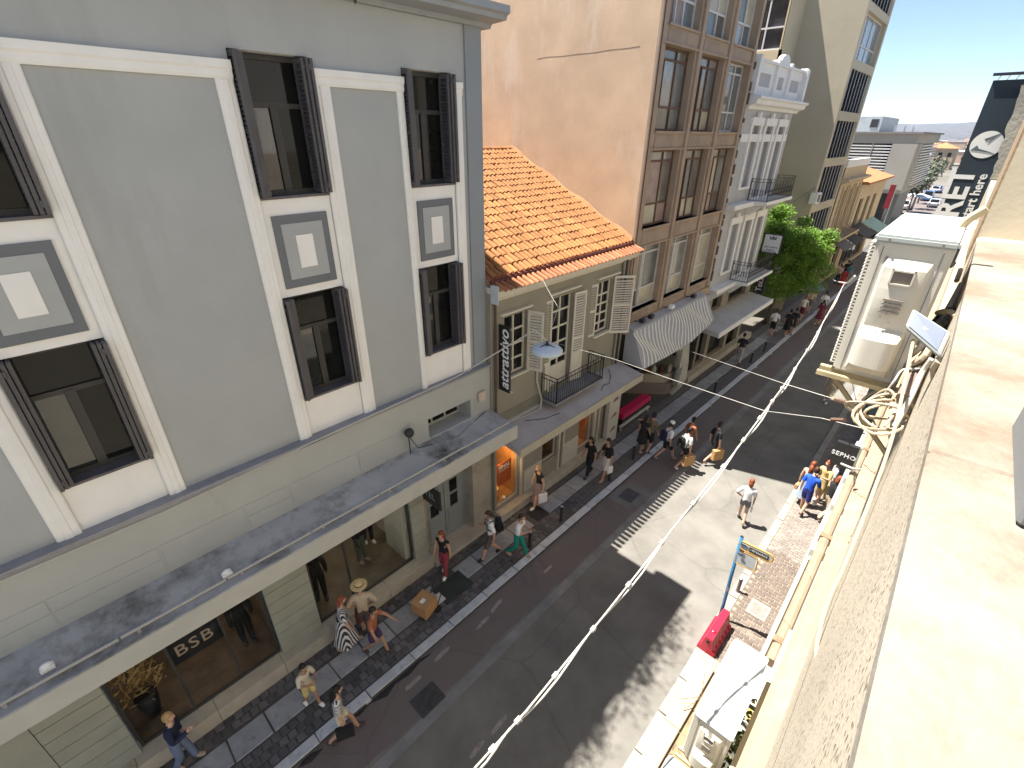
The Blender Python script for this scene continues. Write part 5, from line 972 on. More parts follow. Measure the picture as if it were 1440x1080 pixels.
for i_, (pix, r_, m_, l_) in enumerate((
    (((1262, 545, 2.7), (1275, 520, 2.75), (1296, 497, 2.8), (1316, 470, 2.9), (1332, 452, 3.0)), .006, M_hose, 'thin cream cable rising behind the floodlight stand'),
    (((1240, 560, 2.7), (1258, 535, 2.7), (1270, 520, 2.75), (1300, 515, 2.75), (1312, 480, 2.85)), .005, M_wire, 'thin grey cable looping under the air conditioner end'),
    (((1210, 575, 2.75), (1225, 560, 2.7), (1250, 548, 2.65), (1262, 572, 2.6), (1244, 600, 2.5)), .006, M_hose2, 'tan hose end swinging out left of the coil'),
    (((1258, 600, 2.5), (1280, 560, 2.6), (1296, 525, 2.7), (1310, 505, 2.7)), .012, M_lag, 'pale lagged tube dropping behind the coil'),
    (((1345, 395, 3.6), (1352, 375, 3.8), (1358, 350, 4.0), (1368, 322, 4.3)), .012, M_hose, 'cream tube clipped along the wall past the air conditioner'),
    (((1300, 470, 2.9), (1312, 452, 2.95), (1330, 436, 3.0), (1343, 434, 2.9)), .008, M_frame, 'dark thin cable arching beside the floodlight'),
    (((1170, 540, 2.76), (1176, 548, 2.76), (1168, 556, 2.76), (1178, 560, 2.76)), .004, M_hose, 'frayed cream wire end hanging under the air conditioner corner'))): hose(pix, r_, m_, l_)
# floodlight on the ledge edge
fl = thing('floodlight', 'flat grey floodlight with white rim tilted off the ledge', 'floodlight', (.05, 2.4, 10))
c0, c1, c2, c3 = at_y(1284, 433, 2.30), at_y(1337, 467, 2.22), at_y(1322, 500, 2.16), at_y(1273, 458, 2.24)
nn = (c1 - c0).cross(c3 - c0).normalized(); nn = nn if nn.dot(Vector((0, 0, CAMZ)) - c0) > 0 else -nn
def slab(a, b_, c, d, th, off=0): return MB().add([p + nn * off for p in (a, b_, c, d)] + [p + nn * (off - th) for p in (a, b_, c, d)], [(0, 1, 2, 3), (7, 6, 5, 4), (0, 4, 5, 1), (1, 5, 6, 2), (2, 6, 7, 3), (3, 7, 4, 0)])
slab(c0, c1, c2, c3, .03).build('housing', M_acl, fl, bevel=.006); ce = (c0 + c1 + c2 + c3) / 4
slab(*[ce + (p - ce) * .82 for p in (c0, c1, c2, c3)], .004, .003).build('lens', mat('flood_glass', (.15, .17, .21), .15, .05, 2, 0, spec=.6), fl)
MB().tube([c2 - nn * .03, c2 + Vector((.0, .05, -.06)), at_y(1318, 560, 2.3)], .016, 6).build('stand', M_hose2, fl)
# shop signs on the right
sp2 = thing('shop_sign', 'square black SEPHO sign facing down the pavement beside the shoppers', 'sign', (-.6, 12, 4.5)); ys_ = 8.6
s0, s1, s2, s3 = at_y(1178, 620, ys_), at_y(1210, 630, ys_), at_y(1197, 661, ys_), at_y(1166, 650, ys_)
MB().box(s0.x, s1.x, ys_, ys_ + .07, s3.z, s0.z).build('board', M_black, sp2, bevel=.003); text('lettering', 'SEPHO', mat('sephora_white', (.8, .8, .8), .6, 0, 1, 0), sp2, .105, frame(((s0.x + s1.x) / 2 - .01, ys_ - .003, (s0.z + s3.z) / 2), (1, 0, 0), (0, 0, 1)), .002, spacing=1.15, bold=.002)
MB().box(s1.x, s1.x + .03, ys_ - .01, ys_ + .09, s3.z - .02, s0.z + .02).build('bracket', M_palec, sp2)
sg = thing('black_sign', 'small black sign with pink roundels beyond the hose coil', 'sign', (-.8, 14, 3)); g0, g1 = at_y(1204, 570, 14), at_y(1238, 580, 14)
MB().box(g0.x, g1.x, 14, 14.06, g1.z - .05, g0.z + .06).build('board', M_black, sg)
for k in range(3): MB().lathe([(.07, 0), (.07, .01)], (0, 0, 0), 12).xf(Matrix.Translation((g0.x + .14 + k * .24, 13.995, (g0.z + g1.z) / 2)) @ Matrix.Rotation(PI / 2, 4, 'X')).build('roundel', mat('roundel_pink', (.5, .3, .4), .7), sg)
# planter, red barrier, sign pole
pt = thing('stone_planter', 'long cream stone planter of dry earth along the right kerb', 'planter', (-1.3, 6, 0)); ka = KR(6.5)
M_rim = mat('rim_cream', (.36, .31, .21), .9, .1, 2, .15, 30)
for a, b_ in ((1.0, 3.6), (3.61, 6.2), (6.21, 8.15)): MB().box(ka + .24, ka + .56, a, b_, 0, .40).build('rim_stone', M_rim, pt, bevel=.012)
MB().box(ka + .562, ka + 1.25, 7.85, 8.15, 0, .40).build('end_stone', M_rim, pt, bevel=.012)
MB().box(ka + .55, ka + 1.3, 1.0, 7.86, 0, .31).build('earth', mat('dry_earth', (.27, .19, .11), .95, .25, 4, .6, 25, stain=(.25, .17, .1), stamt=.45, stscale=3), pt)
b = MB(); rng = random.Random(9)
for k in range(60):
    p_ = Vector((rng.uniform(ka + .6, ka + 1.25), rng.uniform(3.5, 7.7), .31)); b.tube([p_, p_ + Vector((rng.uniform(-.15, .15), rng.uniform(-.2, .2), rng.uniform(.02, .12)))], .005, 3)
b.build('dry_twigs', M_rust, pt, kind='stuff')
tw = MB().tube([(ka + .45, 6.6, .42), (ka + .62, 7.0, .6), (ka + .5, 7.3, .9)], .008, 4).tube([(ka + .62, 7.0, .6), (ka + .9, 7.0, .75)], .006, 4).tube([(ka + .62, 7.0, .6), (ka + .3, 6.7, .5)], .006, 4).build('twig', M_rust); tag(tw, 'bare twig sticking up at the edge of the stone planter', 'twig')
sb = thing('shrub', 'straggly green and yellow shrub squeezed behind the low air conditioner', 'shrub', (-.2, 3.4, 4)); b = MB()
for k in range(500):
    p_ = Vector((rng.uniform(-.2, .02), rng.uniform(2.2, 4.0), rng.uniform(4.9, 5.8))); u = Vector((rng.gauss(0, 1), rng.gauss(0, 1), rng.gauss(0, 1))).normalized(); w = u.orthogonal(); s_ = rng.uniform(.02, .05); b.i = rng.randrange(2); b.add([p_ - u * s_, p_ + w * s_ * .5, p_ + u * s_, p_ - w * s_ * .5], [(0, 1, 2, 3)])
b.build('leaves', [mat('shrub_dark', (.05, .07, .03), .7, .3, 3, 0), mat('shrub_yellow', (.28, .24, .06), .7, .3, 3, 0)], sb); MB().tube([(-.1, 3.2, 4.06), (-.08, 3.25, 5.0)], .02, 5).build('stem', M_rust, sb)
rdb = thing('road_barrier', 'red plastic ribbed water barrier at the pavement edge', 'barrier', (-1.5, 9, 0)); M_red = mat('barrier_red', (.50, .015, .04), .35, .08, 3, .02, spec=.5)
b = MB(); prof = [(-.21, 0), (-.21, .1), (-.14, .16), (-.08, .52), (.08, .52), (.14, .16), (.21, .1), (.21, 0)]
nseg = 24; vs = []
for i in range(nseg + 1):
    y = 8.45 + 1.05 * i / nseg; rib = .022 * (1 if (i // 2) % 2 else 0)
    for u, v in prof: vs.append((-1.50 + u + (rib if .12 < v < .5 or v == .16 else 0) * (1 if u > 0 else -1), y, v + (0 if i not in (0, nseg) else -.0)))
n_ = len(prof); b.add(vs, [(i * n_ + k, i * n_ + (k + 1) % n_, (i + 1) * n_ + (k + 1) % n_, (i + 1) * n_ + k) for i in range(nseg) for k in range(n_)] + [tuple(range(n_))[::-1], tuple(range(nseg * n_, (nseg + 1) * n_))])
b.build('body', M_red, rdb); MB().lathe([(.05, 0), (.05, .03), (.03, .04)], (-1.5, 8.7, .52), 12).build('filler_cap', M_red, rdb); MB().lathe([(.045, 0), (.045, .012)], (0, 0, 0), 12).xf(Matrix.Translation((-1.5, 8.448, .40)) @ Matrix.Rotation(PI / 2, 4, 'X')).build('end_hole', M_dark, rdb)
sgp = thing('street_sign', 'blue pole with two yellow rimmed sign panels over the brick pavement', 'street sign', (-1.63, 9.63, 0)); M_blue = mat('pole_blue', (.03, .17, .33), .4, .1, 4, .02, spec=.5)
pole_x = -1.63
MB().tube([(pole_x, 9.63, 0), (pole_x, 9.63, .5), (pole_x - .03, 9.63, 1.5), (pole_x - .06, 9.62, 2.78)], .04, 12).build('pole', M_blue, sgp, smooth=True); MB().lathe([(.042, 0), (.03, .02)], (pole_x - .06, 9.62, 2.77), 10).build('cap', M_black, sgp); MB().tube([(pole_x - .012, 9.63, 1.0), (pole_x - .016, 9.63, 1.14)], .041, 12).build('band', M_steel, sgp)
def rounded(x0, x1, z0, z1, r): 
    pts = []
    for cx_, cz_, a0_ in ((x1 - r, z1 - r, 0), (x0 + r, z1 - r, 90), (x0 + r, z0 + r, 180), (x1 - r, z0 + r, 270)):
        for k in range(5): a = math.radians(a0_ + k * 22.5); pts.append((cx_ + r * math.cos(a), cz_ + r * math.sin(a)))
    return pts
M_yel = mat('sign_amber', (.60, .33, .06), .5, .08, 3, 0); tilt = Matrix.Translation((pole_x, 9.6, 0)) @ Matrix.Rotation(math.radians(-3), 4, 'Y')
for (x0, x1, z0, z1, r, pm, nm) in ((.06, .80, 2.45, 2.68, .10, mat('sign_pale', (.55, .55, .5), .4, .1, 4, 0), 'upper_panel'), (.06, .52, 1.98, 2.40, .07, mat('sign_silver', (.46, .50, .52), .25, .15, 5, 0, spec=.6), 'lower_panel')):
    p_ = MB().prism(rounded(x0 + .03, x1 - .03, z0 + .03, z1 - .03, r - .02), 'y', -.012, .012).xf(tilt).build(nm, pm, sgp)
    pts = rounded(x0, x1, z0, z1, r); MB().tube([(u, 0, v) for u, v in pts + pts[:1]], .017, 6).xf(tilt).build('rim', M_yel, p_)
    if z0 > 2.4: MB().box(.30, .72, -.018, -.013, 2.50, 2.62).xf(tilt).build('name_strip', M_black, p_); faintline(tilt @ frame((.51, -.0182, 2.56), (1, 0, 0), (0, 0, 1)), .37, .05, M_bw, p_, 12, 5); MB().prism([(.12, 2.53), (.26, 2.53), (.28, 2.60), (.2, 2.63), (.12, 2.6)], 'y', -.018, -.013).xf(tilt).build('mark', M_dgrey, p_)
    else: MB().lathe([(.05, 0), (.05, .006)], (0, 0, 0), 12).xf(tilt @ Matrix.Translation((.20, -.013, 2.31)) @ Matrix.Rotation(PI / 2, 4, 'X')).build('roundel', M_dgrey, p_); MB().prism([(.2, 2.1), (.3, 2.12), (.24, 2.2), (.17, 2.22)], 'y', -.018, -.013).xf(tilt).build('mark', M_dgrey, p_)
for z in (2.3, 2.42, 2.6): MB().box(pole_x - .03, pole_x + .07, 9.58, 9.66, z, z + .02).build('clamp', M_black, sgp)

# ---------------------------------------------------------------- street cables and hanging lamp
LP = at_y(769, 492, 8.3)
lm = thing('hanging_lamp', 'pale blue disc street lamp hanging from cables above the road', 'street lamp', LP)
MB().lathe([(.03, .12), (.16, .112), (.32, .066), (.385, .0), (.38, -.05), (.34, -.07), (.0, -.075)], LP, 28).build('shade', mat('lamp_pale_blue', (.52, .60, .66), .45, .06, 5, .02, spec=.5), lm, smooth=True)
MB().lathe([(.035, .08), (.045, .13), (.03, .2), (.015, .24)], LP, 10).build('hub', M_black, lm)
b = MB()
for a in (.3, 2.2, 4.4): b.tube([(LP.x, LP.y, LP.z + .17), (LP.x + .2 * math.cos(a), LP.y + .2 * math.sin(a), LP.z + .10)], .012, 4)
b.build('strut', M_black, lm); MB().tube([(LP.x - .1 + .06 * math.cos(t), LP.y - .02, LP.z + .2 + .05 * math.sin(t)) for t in [k * PI / 5 for k in range(11)]], .008, 5).build('wire_coil', M_wire, lm)
top = LP + Vector((0, 0, .24))
def wire(pts, r, m, lab, sag=0.0, n=14, name='cable'):
    fin = []
    for i in range(len(pts) - 1):
        a, c = Vector(pts[i]), Vector(pts[i + 1])
        for k in range(n): t = k / n; fin.append(a.lerp(c, t) - Vector((0, 0, sag * 4 * t * (1 - t))))
    fin.append(Vector(pts[-1])); return tag(MB().tube(fin, r, 6).build(name, m), lab, 'cable')
f0 = at_x(0, 818, -8.40); fm_ = at_x(230, 720, -8.40); f1 = at_x(480, 603, -8.38); f2 = at_y(640, 531, 6.6); f3 = at_y(752, 464, 8.1)
wire([(-8.4, f0.y - 3, f0.z), f0, fm_, f1, f2, f3, top + Vector((-.02, 0, .0))], .017, M_wire, 'thick pale cable along the grey facade to the hanging lamp', 0, 6)
wire([at_x(420, 632, -8.42), at_x(540, 575, -8.42), at_x(640, 533, -8.42)], .008, M_black, 'thin black cable following the grey band below the strips', 0.03)
wire([(-8.05, 8.5, 7.6), at_y(745, 455, 8.4), top], .004, M_wire, 'thin stay wire from the tiled eave down to the hanging lamp', .02)
wire([(-7.95, 9.6, 7.6), at_y(785, 432, 8.8), top], .004, M_wire, 'second thin stay wire from the tiled eave by the balcony to the lamp', .02)
RWp = at_y(1228, 606, 3.2)
X1 = top.lerp(RWp, .74); w1 = wire([top, at_y(864, 505, 7.0), at_y(940, 532, 5.9), at_y(1076, 578, 4.1), at_y(1155, 588, 3.6), RWp], .0032, M_wire, 'thin cross street wire from the hanging lamp to the hose coil')
CX = at_y(1076, 578, 4.1)
w2 = wire([at_x(965, 492, -7.6), at_y(1104, 540, 4.75), at_y(1180, 563, 4.1), at_y(1245, 570, 3.4)], .0032, M_wire, 'thin cross street wire from the wavy box to the right wall')
for lab, px in (('brown insulator rod on the wire ending at the hose coil', ((1170, 590, 3.5), (1188, 591, 3.45))), ('brown insulator rod on the wire from the wavy box', ((1175, 562, 4.1), (1196, 568, 3.9)))): tag(MB().tube([at_y(*px[0]), at_y(*px[1])], .016, 6).build('insulator', M_rust), lab, 'insulator')
cab = [at_y(640, 1115, .80), at_y(668, 1080, .88), at_y(740, 1000, 1.24), at_y(850, 865, 2.05), at_y(945, 745, 2.85), at_y(1030, 640, 3.66), CX, at_y(1104, 540, 4.75), at_y(1140, 485, 6.2), at_y(1165, 440, 8.6), at_y(1188, 398, 12.5)]
fin = []
for i in range(len(cab) - 1):
    for k in range(6): fin.append(cab[i].lerp(cab[i + 1], k / 6))
fin.append(cab[-1]); o0 = Vector((.012, 0, .012)); tw_ = MB(); mc = thing('main_cable', 'thick white clamped cable slung along the middle of the street', 'cable', cab[3])
MB().tube(fin, .0065, 7).build('carrier', M_wire, mc)
tw_.tube([p + Vector((.013 * math.cos(i * .9), .0, .014 * math.sin(i * .9))) + Vector((.008, 0, -.010)) for i, p in enumerate(fin)], .0065, 6); tw_.build('wrapped_line', mat('wire_white', (.50, .485, .44), .6, .05, 6, 0), mc)
rng = random.Random(2)
for i in list(range(8, len(fin) - 3, 3)):
    p_ = fin[i]; d = (fin[i + 1] - fin[i - 1]).normalized(); MB().tube([p_ - d * .02, p_ + d * .02], .016, 7).tube([p_ + d * .02, p_ + d * .03 + Vector((0, 0, -.05))], .006, 4).build('clamp', M_wire, mc)
e = cab[-1]; wire([at_x(1170, 392, -8.2), e, at_y(1202, 388, 10)], .02, M_wire, 'pale tie line crossing the end of the main cable', .05)
# ---------------------------------------------------------------- tree in the gap
TR = thing('leafy_tree', 'bright green broadleaf tree between the neoclassical house and tall block', 'tree', (-8.2, 33.2, 0))
M_bark = mat('bark', (.12, .095, .07), .95, .3, 6, .5, 20); tb = Vector((-8.3, 33.2, 0))
b = MB(); b.tube([tb, tb + Vector((.1, 0, 1.2)), tb + Vector((.25, -.1, 2.6)), tb + Vector((.3, -.1, 4.6))], [.17, .14, .11, .05], 8)
rng = random.Random(21); clumps = []
for k in range(64):
    a = rng.uniform(0, 2 * PI); el = rng.uniform(-.75, 1); rr_ = rng.uniform(.45, 1)
    c = Vector((-8.0 + 2.15 * rr_ * math.cos(a) * math.sqrt(max(0, 1 - el * el * .6)), 33.2 + 2.4 * rr_ * math.sin(a) * math.sqrt(max(0, 1 - el * el * .6)), 4.35 + 2.5 * el * rr_ + .25 * math.cos(a + 2.5)))
    clumps.append((c, rng.uniform(.5, .85)))
    if k % 4 == 0: b.tube([tb + Vector((.25, -.1, 2.2 + .03 * k)), tb.lerp(c, .6) + Vector((0, 0, .4)), c], [.05, .03, .012], 5)
clumps += [(Vector((-9.0, 33, 6.9)), .7), (Vector((-9.3, 33.2, 6.3)), .7), (Vector((-7.2, 33, 5.6)), .7), (Vector((-6.4, 33.2, 4.6)), .6), (Vector((-9.6, 32, 4.5)), .7), (Vector((-8.3, 32, 3.0)), .9), (Vector((-7.2, 32.2, 3.2)), .8), (Vector((-8.9, 31.5, 3.4)), .9), (Vector((-9.6, 32.0, 3.0)), .9), (Vector((-8.0, 31.6, 2.4)), .8), (Vector((-9.0, 32.0, 2.3)), .8), (Vector((-6.6, 32.6, 3.4)), .8), (Vector((-7.4, 32.8, 2.5)), .7), (Vector((-9.2, 32.6, 7.2)), .6), (Vector((-8.6, 32.2, 6.2)), .8), (Vector((-7.6, 32.0, 5.8)), .8), (Vector((-6.2, 33, 5.2)), .6)]
b.build('trunk', M_bark, TR, smooth=True)
ml = mat('tree_leaf', (.135, .25, .03), .5, .35, 2.2, 0, spec=.35)
bs_ = ml.node_tree.nodes['Principled BSDF']; Nl, Ll = ml.node_tree.nodes, ml.node_tree.links; tr_ = Nl.new('ShaderNodeBsdfTranslucent'); tr_.inputs[0].default_value = (.20, .34, .03, 1); mx_ = Nl.new('ShaderNodeMixShader'); mx_.inputs[0].default_value = .35; Ll.new(bs_.outputs[0], mx_.inputs[1]); Ll.new(tr_.outputs[0], mx_.inputs[2]); Ll.new(mx_.outputs[0], Nl['Material Output'].inputs[0])
vs = []; fs = []
for c, r in clumps:
    for k in range(int(520 * r)):
        d = Vector((rng.gauss(0, 1), rng.gauss(0, 1), rng.gauss(0, 1))).normalized() * r * rng.uniform(.35, 1.05); d.z *= .72; p_ = c + d
        u = Vector((rng.gauss(0, 1), rng.gauss(0, 1), rng.gauss(0, .5))).normalized(); w = u.cross(Vector((rng.gauss(0, .4), rng.gauss(0, .4), 1))).normalized(); s_ = rng.uniform(.06, .12); o0_ = len(vs)
        nn_ = u.cross(w) * s_ * .25
        vs += [tuple(p_ - u * s_), tuple(p_ + w * s_ * .5 + nn_), tuple(p_ + u * s_), tuple(p_ - w * s_ * .5 + nn_)]; fs += [(o0_, o0_ + 1, o0_ + 2), (o0_, o0_ + 2, o0_ + 3)]
me = bpy.data.meshes.new('crown'); me.from_pydata(vs, [], fs); me.materials.append(ml); link('crown', me, TR)
# ================================================================== people
def tone(nm, c, r=.8): return mat('cl_' + nm, c, r, .12, 9, .1, 60)
SK = [tone('skin_a', (.50, .30, .21), .6), tone('skin_b', (.40, .23, .15), .6), tone('skin_c', (.58, .37, .27), .6)]
HAIR = {'black': tone('hair_black', (.012, .010, .010), .5), 'brown': tone('hair_brown', (.05, .025, .014), .5), 'red': tone('hair_red', (.22, .06, .025), .5), 'blond': tone('hair_blond', (.42, .27, .12), .5), 'dark': tone('hair_dark', (.025, .017, .014), .5)}
def stripes(nm, c1, c2, sc, axis='Z', rot=0):
    m = bpy.data.materials.new('cl_' + nm); m.use_nodes = True; N_ = m.node_tree.nodes; L = m.node_tree.links; tc = N_.new('ShaderNodeTexCoord'); wv = N_.new('ShaderNodeTexWave'); wv.bands_direction = axis; wv.inputs['Scale'].default_value = sc; wv.inputs['Distortion'].default_value = 1.2; wv.inputs['Detail'].default_value = 1
    L.new(tc.outputs['Object'], wv.inputs[0]); cr = N_.new('ShaderNodeValToRGB'); cr.color_ramp.interpolation = 'CONSTANT'; cr.color_ramp.elements[0].color = (*c1, 1); cr.color_ramp.elements[1].color = (*c2, 1); cr.color_ramp.elements[1].position = .5; L.new(wv.outputs['Fac'], cr.inputs[0]); L.new(cr.outputs[0], N_['Principled BSDF'].inputs['Base Color']); N_['Principled BSDF'].inputs['Roughness'].default_value = .85; return m
STR_H = stripes('stripe_tee', (.02, .02, .025), (.72, .70, .66), 9, 'Z'); STR_V = stripes('stripe_dress', (.03, .03, .04), (.62, .60, .58), 7, 'X')
def skeleton(pose):
    s = pose.get('stride', .8); n = {}; r = {}; e = []
    def nd(k, p, rad, par_=None):
        n[k] = Vector(p); r[k] = rad if isinstance(rad, tuple) else (rad, rad)
        if par_: e.append((par_, k))
    ln = pose.get('lean', .03)
    nd('pelvis', (0, 0, .94), (.135, .10)); nd('waist', (0, ln * .3, 1.08), (.118, .092), 'pelvis'); nd('chest', (0, ln * .8, 1.28), (.138, .10), 'waist'); nd('nb', (0, ln, 1.43), (.075, .065), 'chest'); nd('neck', (0, ln + .02, 1.53), .05, 'nb')
    for sg, L, ph in ((-1, 'L', 1), (1, 'R', -1)):
        f = ph * pose.get('first', 1)
        nd('hip' + L, (sg * .085, 0, .86), .083, 'pelvis')
        if f > 0: nd('knee' + L, (sg * .088, .20 * s, .50), .057, 'hip' + L); nd('ankle' + L, (sg * .088, .30 * s, .085), .041, 'knee' + L); nd('toe' + L, (sg * .10, .30 * s + .15, .045), .038, 'ankle' + L)
        else: nd('knee' + L, (sg * .088, .01, .48), .057, 'hip' + L); nd('ankle' + L, (sg * .088, -.34 * s, .085 + .09 * s), .041, 'knee' + L); nd('toe' + L, (sg * .10, -.34 * s + .14, .045 + .015 * s), .038, 'ankle' + L)
        nd('sh' + L, (sg * .168, ln, 1.385), .057, 'chest')
        a = pose.get('arm' + L, 'swing'); y0 = ln
        if a == 'swing': el, wr = (sg * .215, y0 - .08 * f * s, 1.12), (sg * .225, y0 - .04 * f * s - .06 * f + .05, .89)
        elif a == 'phone': el, wr = (sg * .22, y0 + .05, 1.13), (sg * .09, y0 + .26, 1.20)
        elif a == 'out': el, wr = (sg * .27, y0 + .16, 1.22), (sg * .25, y0 + .42, 1.12)
        elif a == 'hip': el, wr = (sg * .33, y0 - .06, 1.16), (sg * .19, y0 + .06, .99)
        elif a == 'hug': el, wr = (sg * .36, y0 + .0, 1.25), (sg * .55, y0 - .03, 1.18)
        else: el, wr = (sg * .21, y0 - .01, 1.12), (sg * .215, y0 + .02, .87)
        nd('el' + L, el, .042, 'sh' + L); nd('wr' + L, wr, .029, 'el' + L); d = (Vector(wr) - Vector(el)).normalized(); nd('pa' + L, Vector(wr) + d * .055, (.036, .022), 'wr' + L)
    return n, r, e
PEOPLE = []
def person(label, head, h, ang, top, bottom, hair, skin=0, pose=None, sleeve=.55, leg=1.0, skirt=None, shoes=(.75, .74, .72), hairlen=0, hat=None, name='person', cat='person', group=None, z=0.0, xy=None):
    PEOPLE.append(dict(label=label, head=head, h=h, ang=ang, top=top, bottom=bottom, hair=hair, skin=skin, pose=pose or {}, sleeve=sleeve, leg=leg, skirt=skirt, shoes=shoes, hairlen=hairlen, hat=hat, name=name, cat=cat, group=group, z=z, xy=xy))
wt, bk = tone('white_tee', (.74, .73, .72)), tone('black_cloth', (.016, .016, .018))
cr_ = tone('cream_cloth', (.62, .56, .42)); kh = tone('khaki', (.36, .28, .2)); nv = tone('navy', (.02, .025, .06)); ol = tone('olive', (.16, .12, .06)); mar = tone('maroon', (.16, .03, .05)); gr = tone('grey_cloth', (.16, .15, .16)); ye = tone('yellow_cloth', (.60, .48, .20)); bu = tone('royal_blue', (.02, .09, .52)); jean = tone('denim', (.14, .18, .28)); lb = tone('pale_denim', (.34, .42, .48)); redt = tone('red_trousers', (.27, .045, .06)); grn = tone('green_trousers', (.012, .22, .16)); mv = tone('mauve_skirt', (.25, .19, .2)); sand = tone('sand_cloth', (.52, .41, .28)); org = tone('rust_top', (.34, .12, .06)); pur = tone('purple_shorts', (.06, .035, .09)); rdt = tone('red_dress', (.42, .03, .03)); brn = tone('brown_shorts', (.12, .085, .07))
person('girl with curly dark hair in pale yellow top and shorts on the marble strip', (423, 938), 1.42, -75, cr_, ye, 'black', 1, dict(stride=.6, armL='phone', armR='phone'), leg=.35, hairlen=1)
person('woman in striped tee and cream shorts stepping off the kerb with a dark bag', (468, 973), 1.68, -25, STR_H, cr_, 'black', 0, dict(stride=.9, armR='down'), leg=.3, hairlen=2, z=-.08)
person('woman in a long striped dress with red hair at the shop plinth', (475, 846), 1.70, -25, STR_V, STR_V, 'red', 0, dict(stride=.7), skirt=(.30, .30), hairlen=1)
person('person in straw hat and beige shirt facing the shop window', (505, 829), 1.74, 60, sand, brn, 'brown', 0, dict(stride=.4, armL='hip', armR='hip'), leg=.5, hat='straw')
person('person in rust top and purple shorts reaching out an arm on the pavement', (518, 858), 1.62, -60, org, pur, 'dark', 1, dict(stride=.9, armL='out', lean=.08), leg=.35, sleeve=.3)
person('blond person in navy top and jeans beside the low ledge of the BSB window', (228, 1012), 1.66, -30, nv, jean, 'blond', 2, dict(stride=.5, armR='phone', lean=.06), sleeve=1.0)
person('woman in black tank top and red wide trousers by the grey door', (622, 750), 1.66, -165, bk, redt, 'red', 0, dict(stride=.4), sleeve=.05, hairlen=2)
person('person in white tee and brown shorts with a black backpack', (690, 723), 1.76, 150, wt, brn, 'brown', 0, dict(stride=.9, armR='phone'), leg=.5, shoes=(.03, .03, .03))
person('person in white tee and green trousers on the marble strip', (728, 726), 1.64, -70, wt, grn, 'brown', 0, dict(stride=.9, armL='phone', armR='phone', lean=.08))
person('blond woman in black top and long mauve skirt with a white bag', (760, 658), 1.68, 160, bk, mv, 'blond', 2, dict(stride=.8), skirt=(.25, .26), sleeve=.1, hairlen=1)
person('woman with long black hair all in black by the shop wall', (833, 618), 1.68, 170, bk, bk, 'black', 1, dict(stride=.7), sleeve=.4, hairlen=2)
person('man in black tee and white shorts carrying a small white bag', (858, 620), 1.74, 165, bk, tone('white_shorts', (.6, .58, .54)), 'black', 1, dict(stride=.8, armL='down'), leg=.5)
person('woman in black dress walking beside the man in olive shirt', (908, 588), 1.66, -12, bk, bk, 'black', 1, dict(stride=.5), skirt=(.5, .2), sleeve=.2, shoes=(.5, .4, .35), hairlen=2)
person('man in wide olive shirt and black shorts with an arm round his companion', (919, 585), 1.76, -12, ol, bk, 'black', 0, dict(stride=.5, armL='hug'), leg=.45, sleeve=.6)
person('youth in white cap and white tee with a navy backpack', (943, 597), 1.72, -28, wt, bk, 'black', 0, dict(stride=1.1, first=-1), leg=.42, hat='cap', z=-.08)
person('youth in white tee with a black backpack and paper bag', (969, 606), 1.74, -28, wt, bk, 'black', 0, dict(stride=1.1, armR='down'), leg=.42, z=-.08)
person('person in rust top partly behind the youth with the paper bag', (974, 591), 1.70, -28, org, gr, 'black', 1, dict(stride=.9), leg=.5, z=-.08)
person('man in black tee and shorts carrying a large paper bag', (1011, 598), 1.76, -30, bk, bk, 'black', 0, dict(stride=1.1, armR='down'), leg=.42, z=-.08)
person('woman in white tee and grey shorts on the sunlit road', (1057, 680), 1.68, 12, wt, gr, 'red', 0, dict(stride=.7, armL='hip', armR='down'), leg=.22, hairlen=1, z=-.08)
person('man in royal blue tee and shorts on the sunlit pavement', (1147, 663), 1.80, -15, bu, tone('blue_shorts', (.03, .04, .20)), 'brown', 0, dict(stride=.6), leg=.4)
person('woman with brown hair in beige top and pale skirt with tan bag', (1143, 655), 1.66, -10, sand, lb, 'red', 0, dict(stride=.4), skirt=(.3, .2), hairlen=2, sleeve=.1)
person('man in yellow shirt and shorts looking at a phone', (1168, 652), 1.74, 150, ye, tone('yellow_shorts', (.55, .42, .16)), 'red', 2, dict(stride=.3, armL='phone', armR='phone'), leg=.5)
person('person in white shirt behind the man in yellow', (1181, 652), 1.66, 100, wt, sand, 'blond', 2, dict(stride=.3))
person('woman in black tee and beige trousers at the shop brackets', (1178, 675), 1.70, -40, bk, sand, 'red', 0, dict(stride=.7, armL='out'), hairlen=1)
person('person in beige on the lit road under the air conditioner', (1176, 523), 1.70, 170, sand, sand, 'brown', 0, dict(stride=.4, armL='hip'), leg=.6, z=-.08)
person('person in black tee and pale trousers near the end canopy', (1047, 472), 1.72, 10, bk, tone('pale_trousers', (.4, .38, .36)), 'black', 0, dict(stride=.8))
person('person in white shirt and black shorts below the leafy tree', (1093, 437), 1.74, 0, wt, bk, 'brown', 0, dict(stride=.6), leg=.5)
person('first of two people in black walking near the tree shadow', (1113, 438), 1.70, 0, bk, bk, 'black', 1, dict(stride=.6), skirt=(.45, .2))
person('second of two people in black with bare legs near the tree shadow', (1121, 436), 1.72, 0, bk, bk, 'black', 1, dict(stride=.8), leg=.4)
person('person in white vest and maroon shorts walking past the tree', (1134, 418), 1.72, 0, wt, mar, 'red', 0, dict(stride=.8), sleeve=.1, leg=.5)
person('person in white tee near the far awnings', (1163, 412), 1.76, 0, wt, bk, 'black', 0, dict(stride=.7), z=-.08)
person('woman in maroon dress in front of the far white tee', (1159, 425), 1.68, 0, mar, mar, 'black', 0, dict(stride=.5), skirt=(.5, .24), z=-.08)
person('person in pale top with grey shorts under the blue parasol', (1145, 408), 1.7, 180, cr_, gr, 'black', 0, dict(stride=.5), leg=.5)
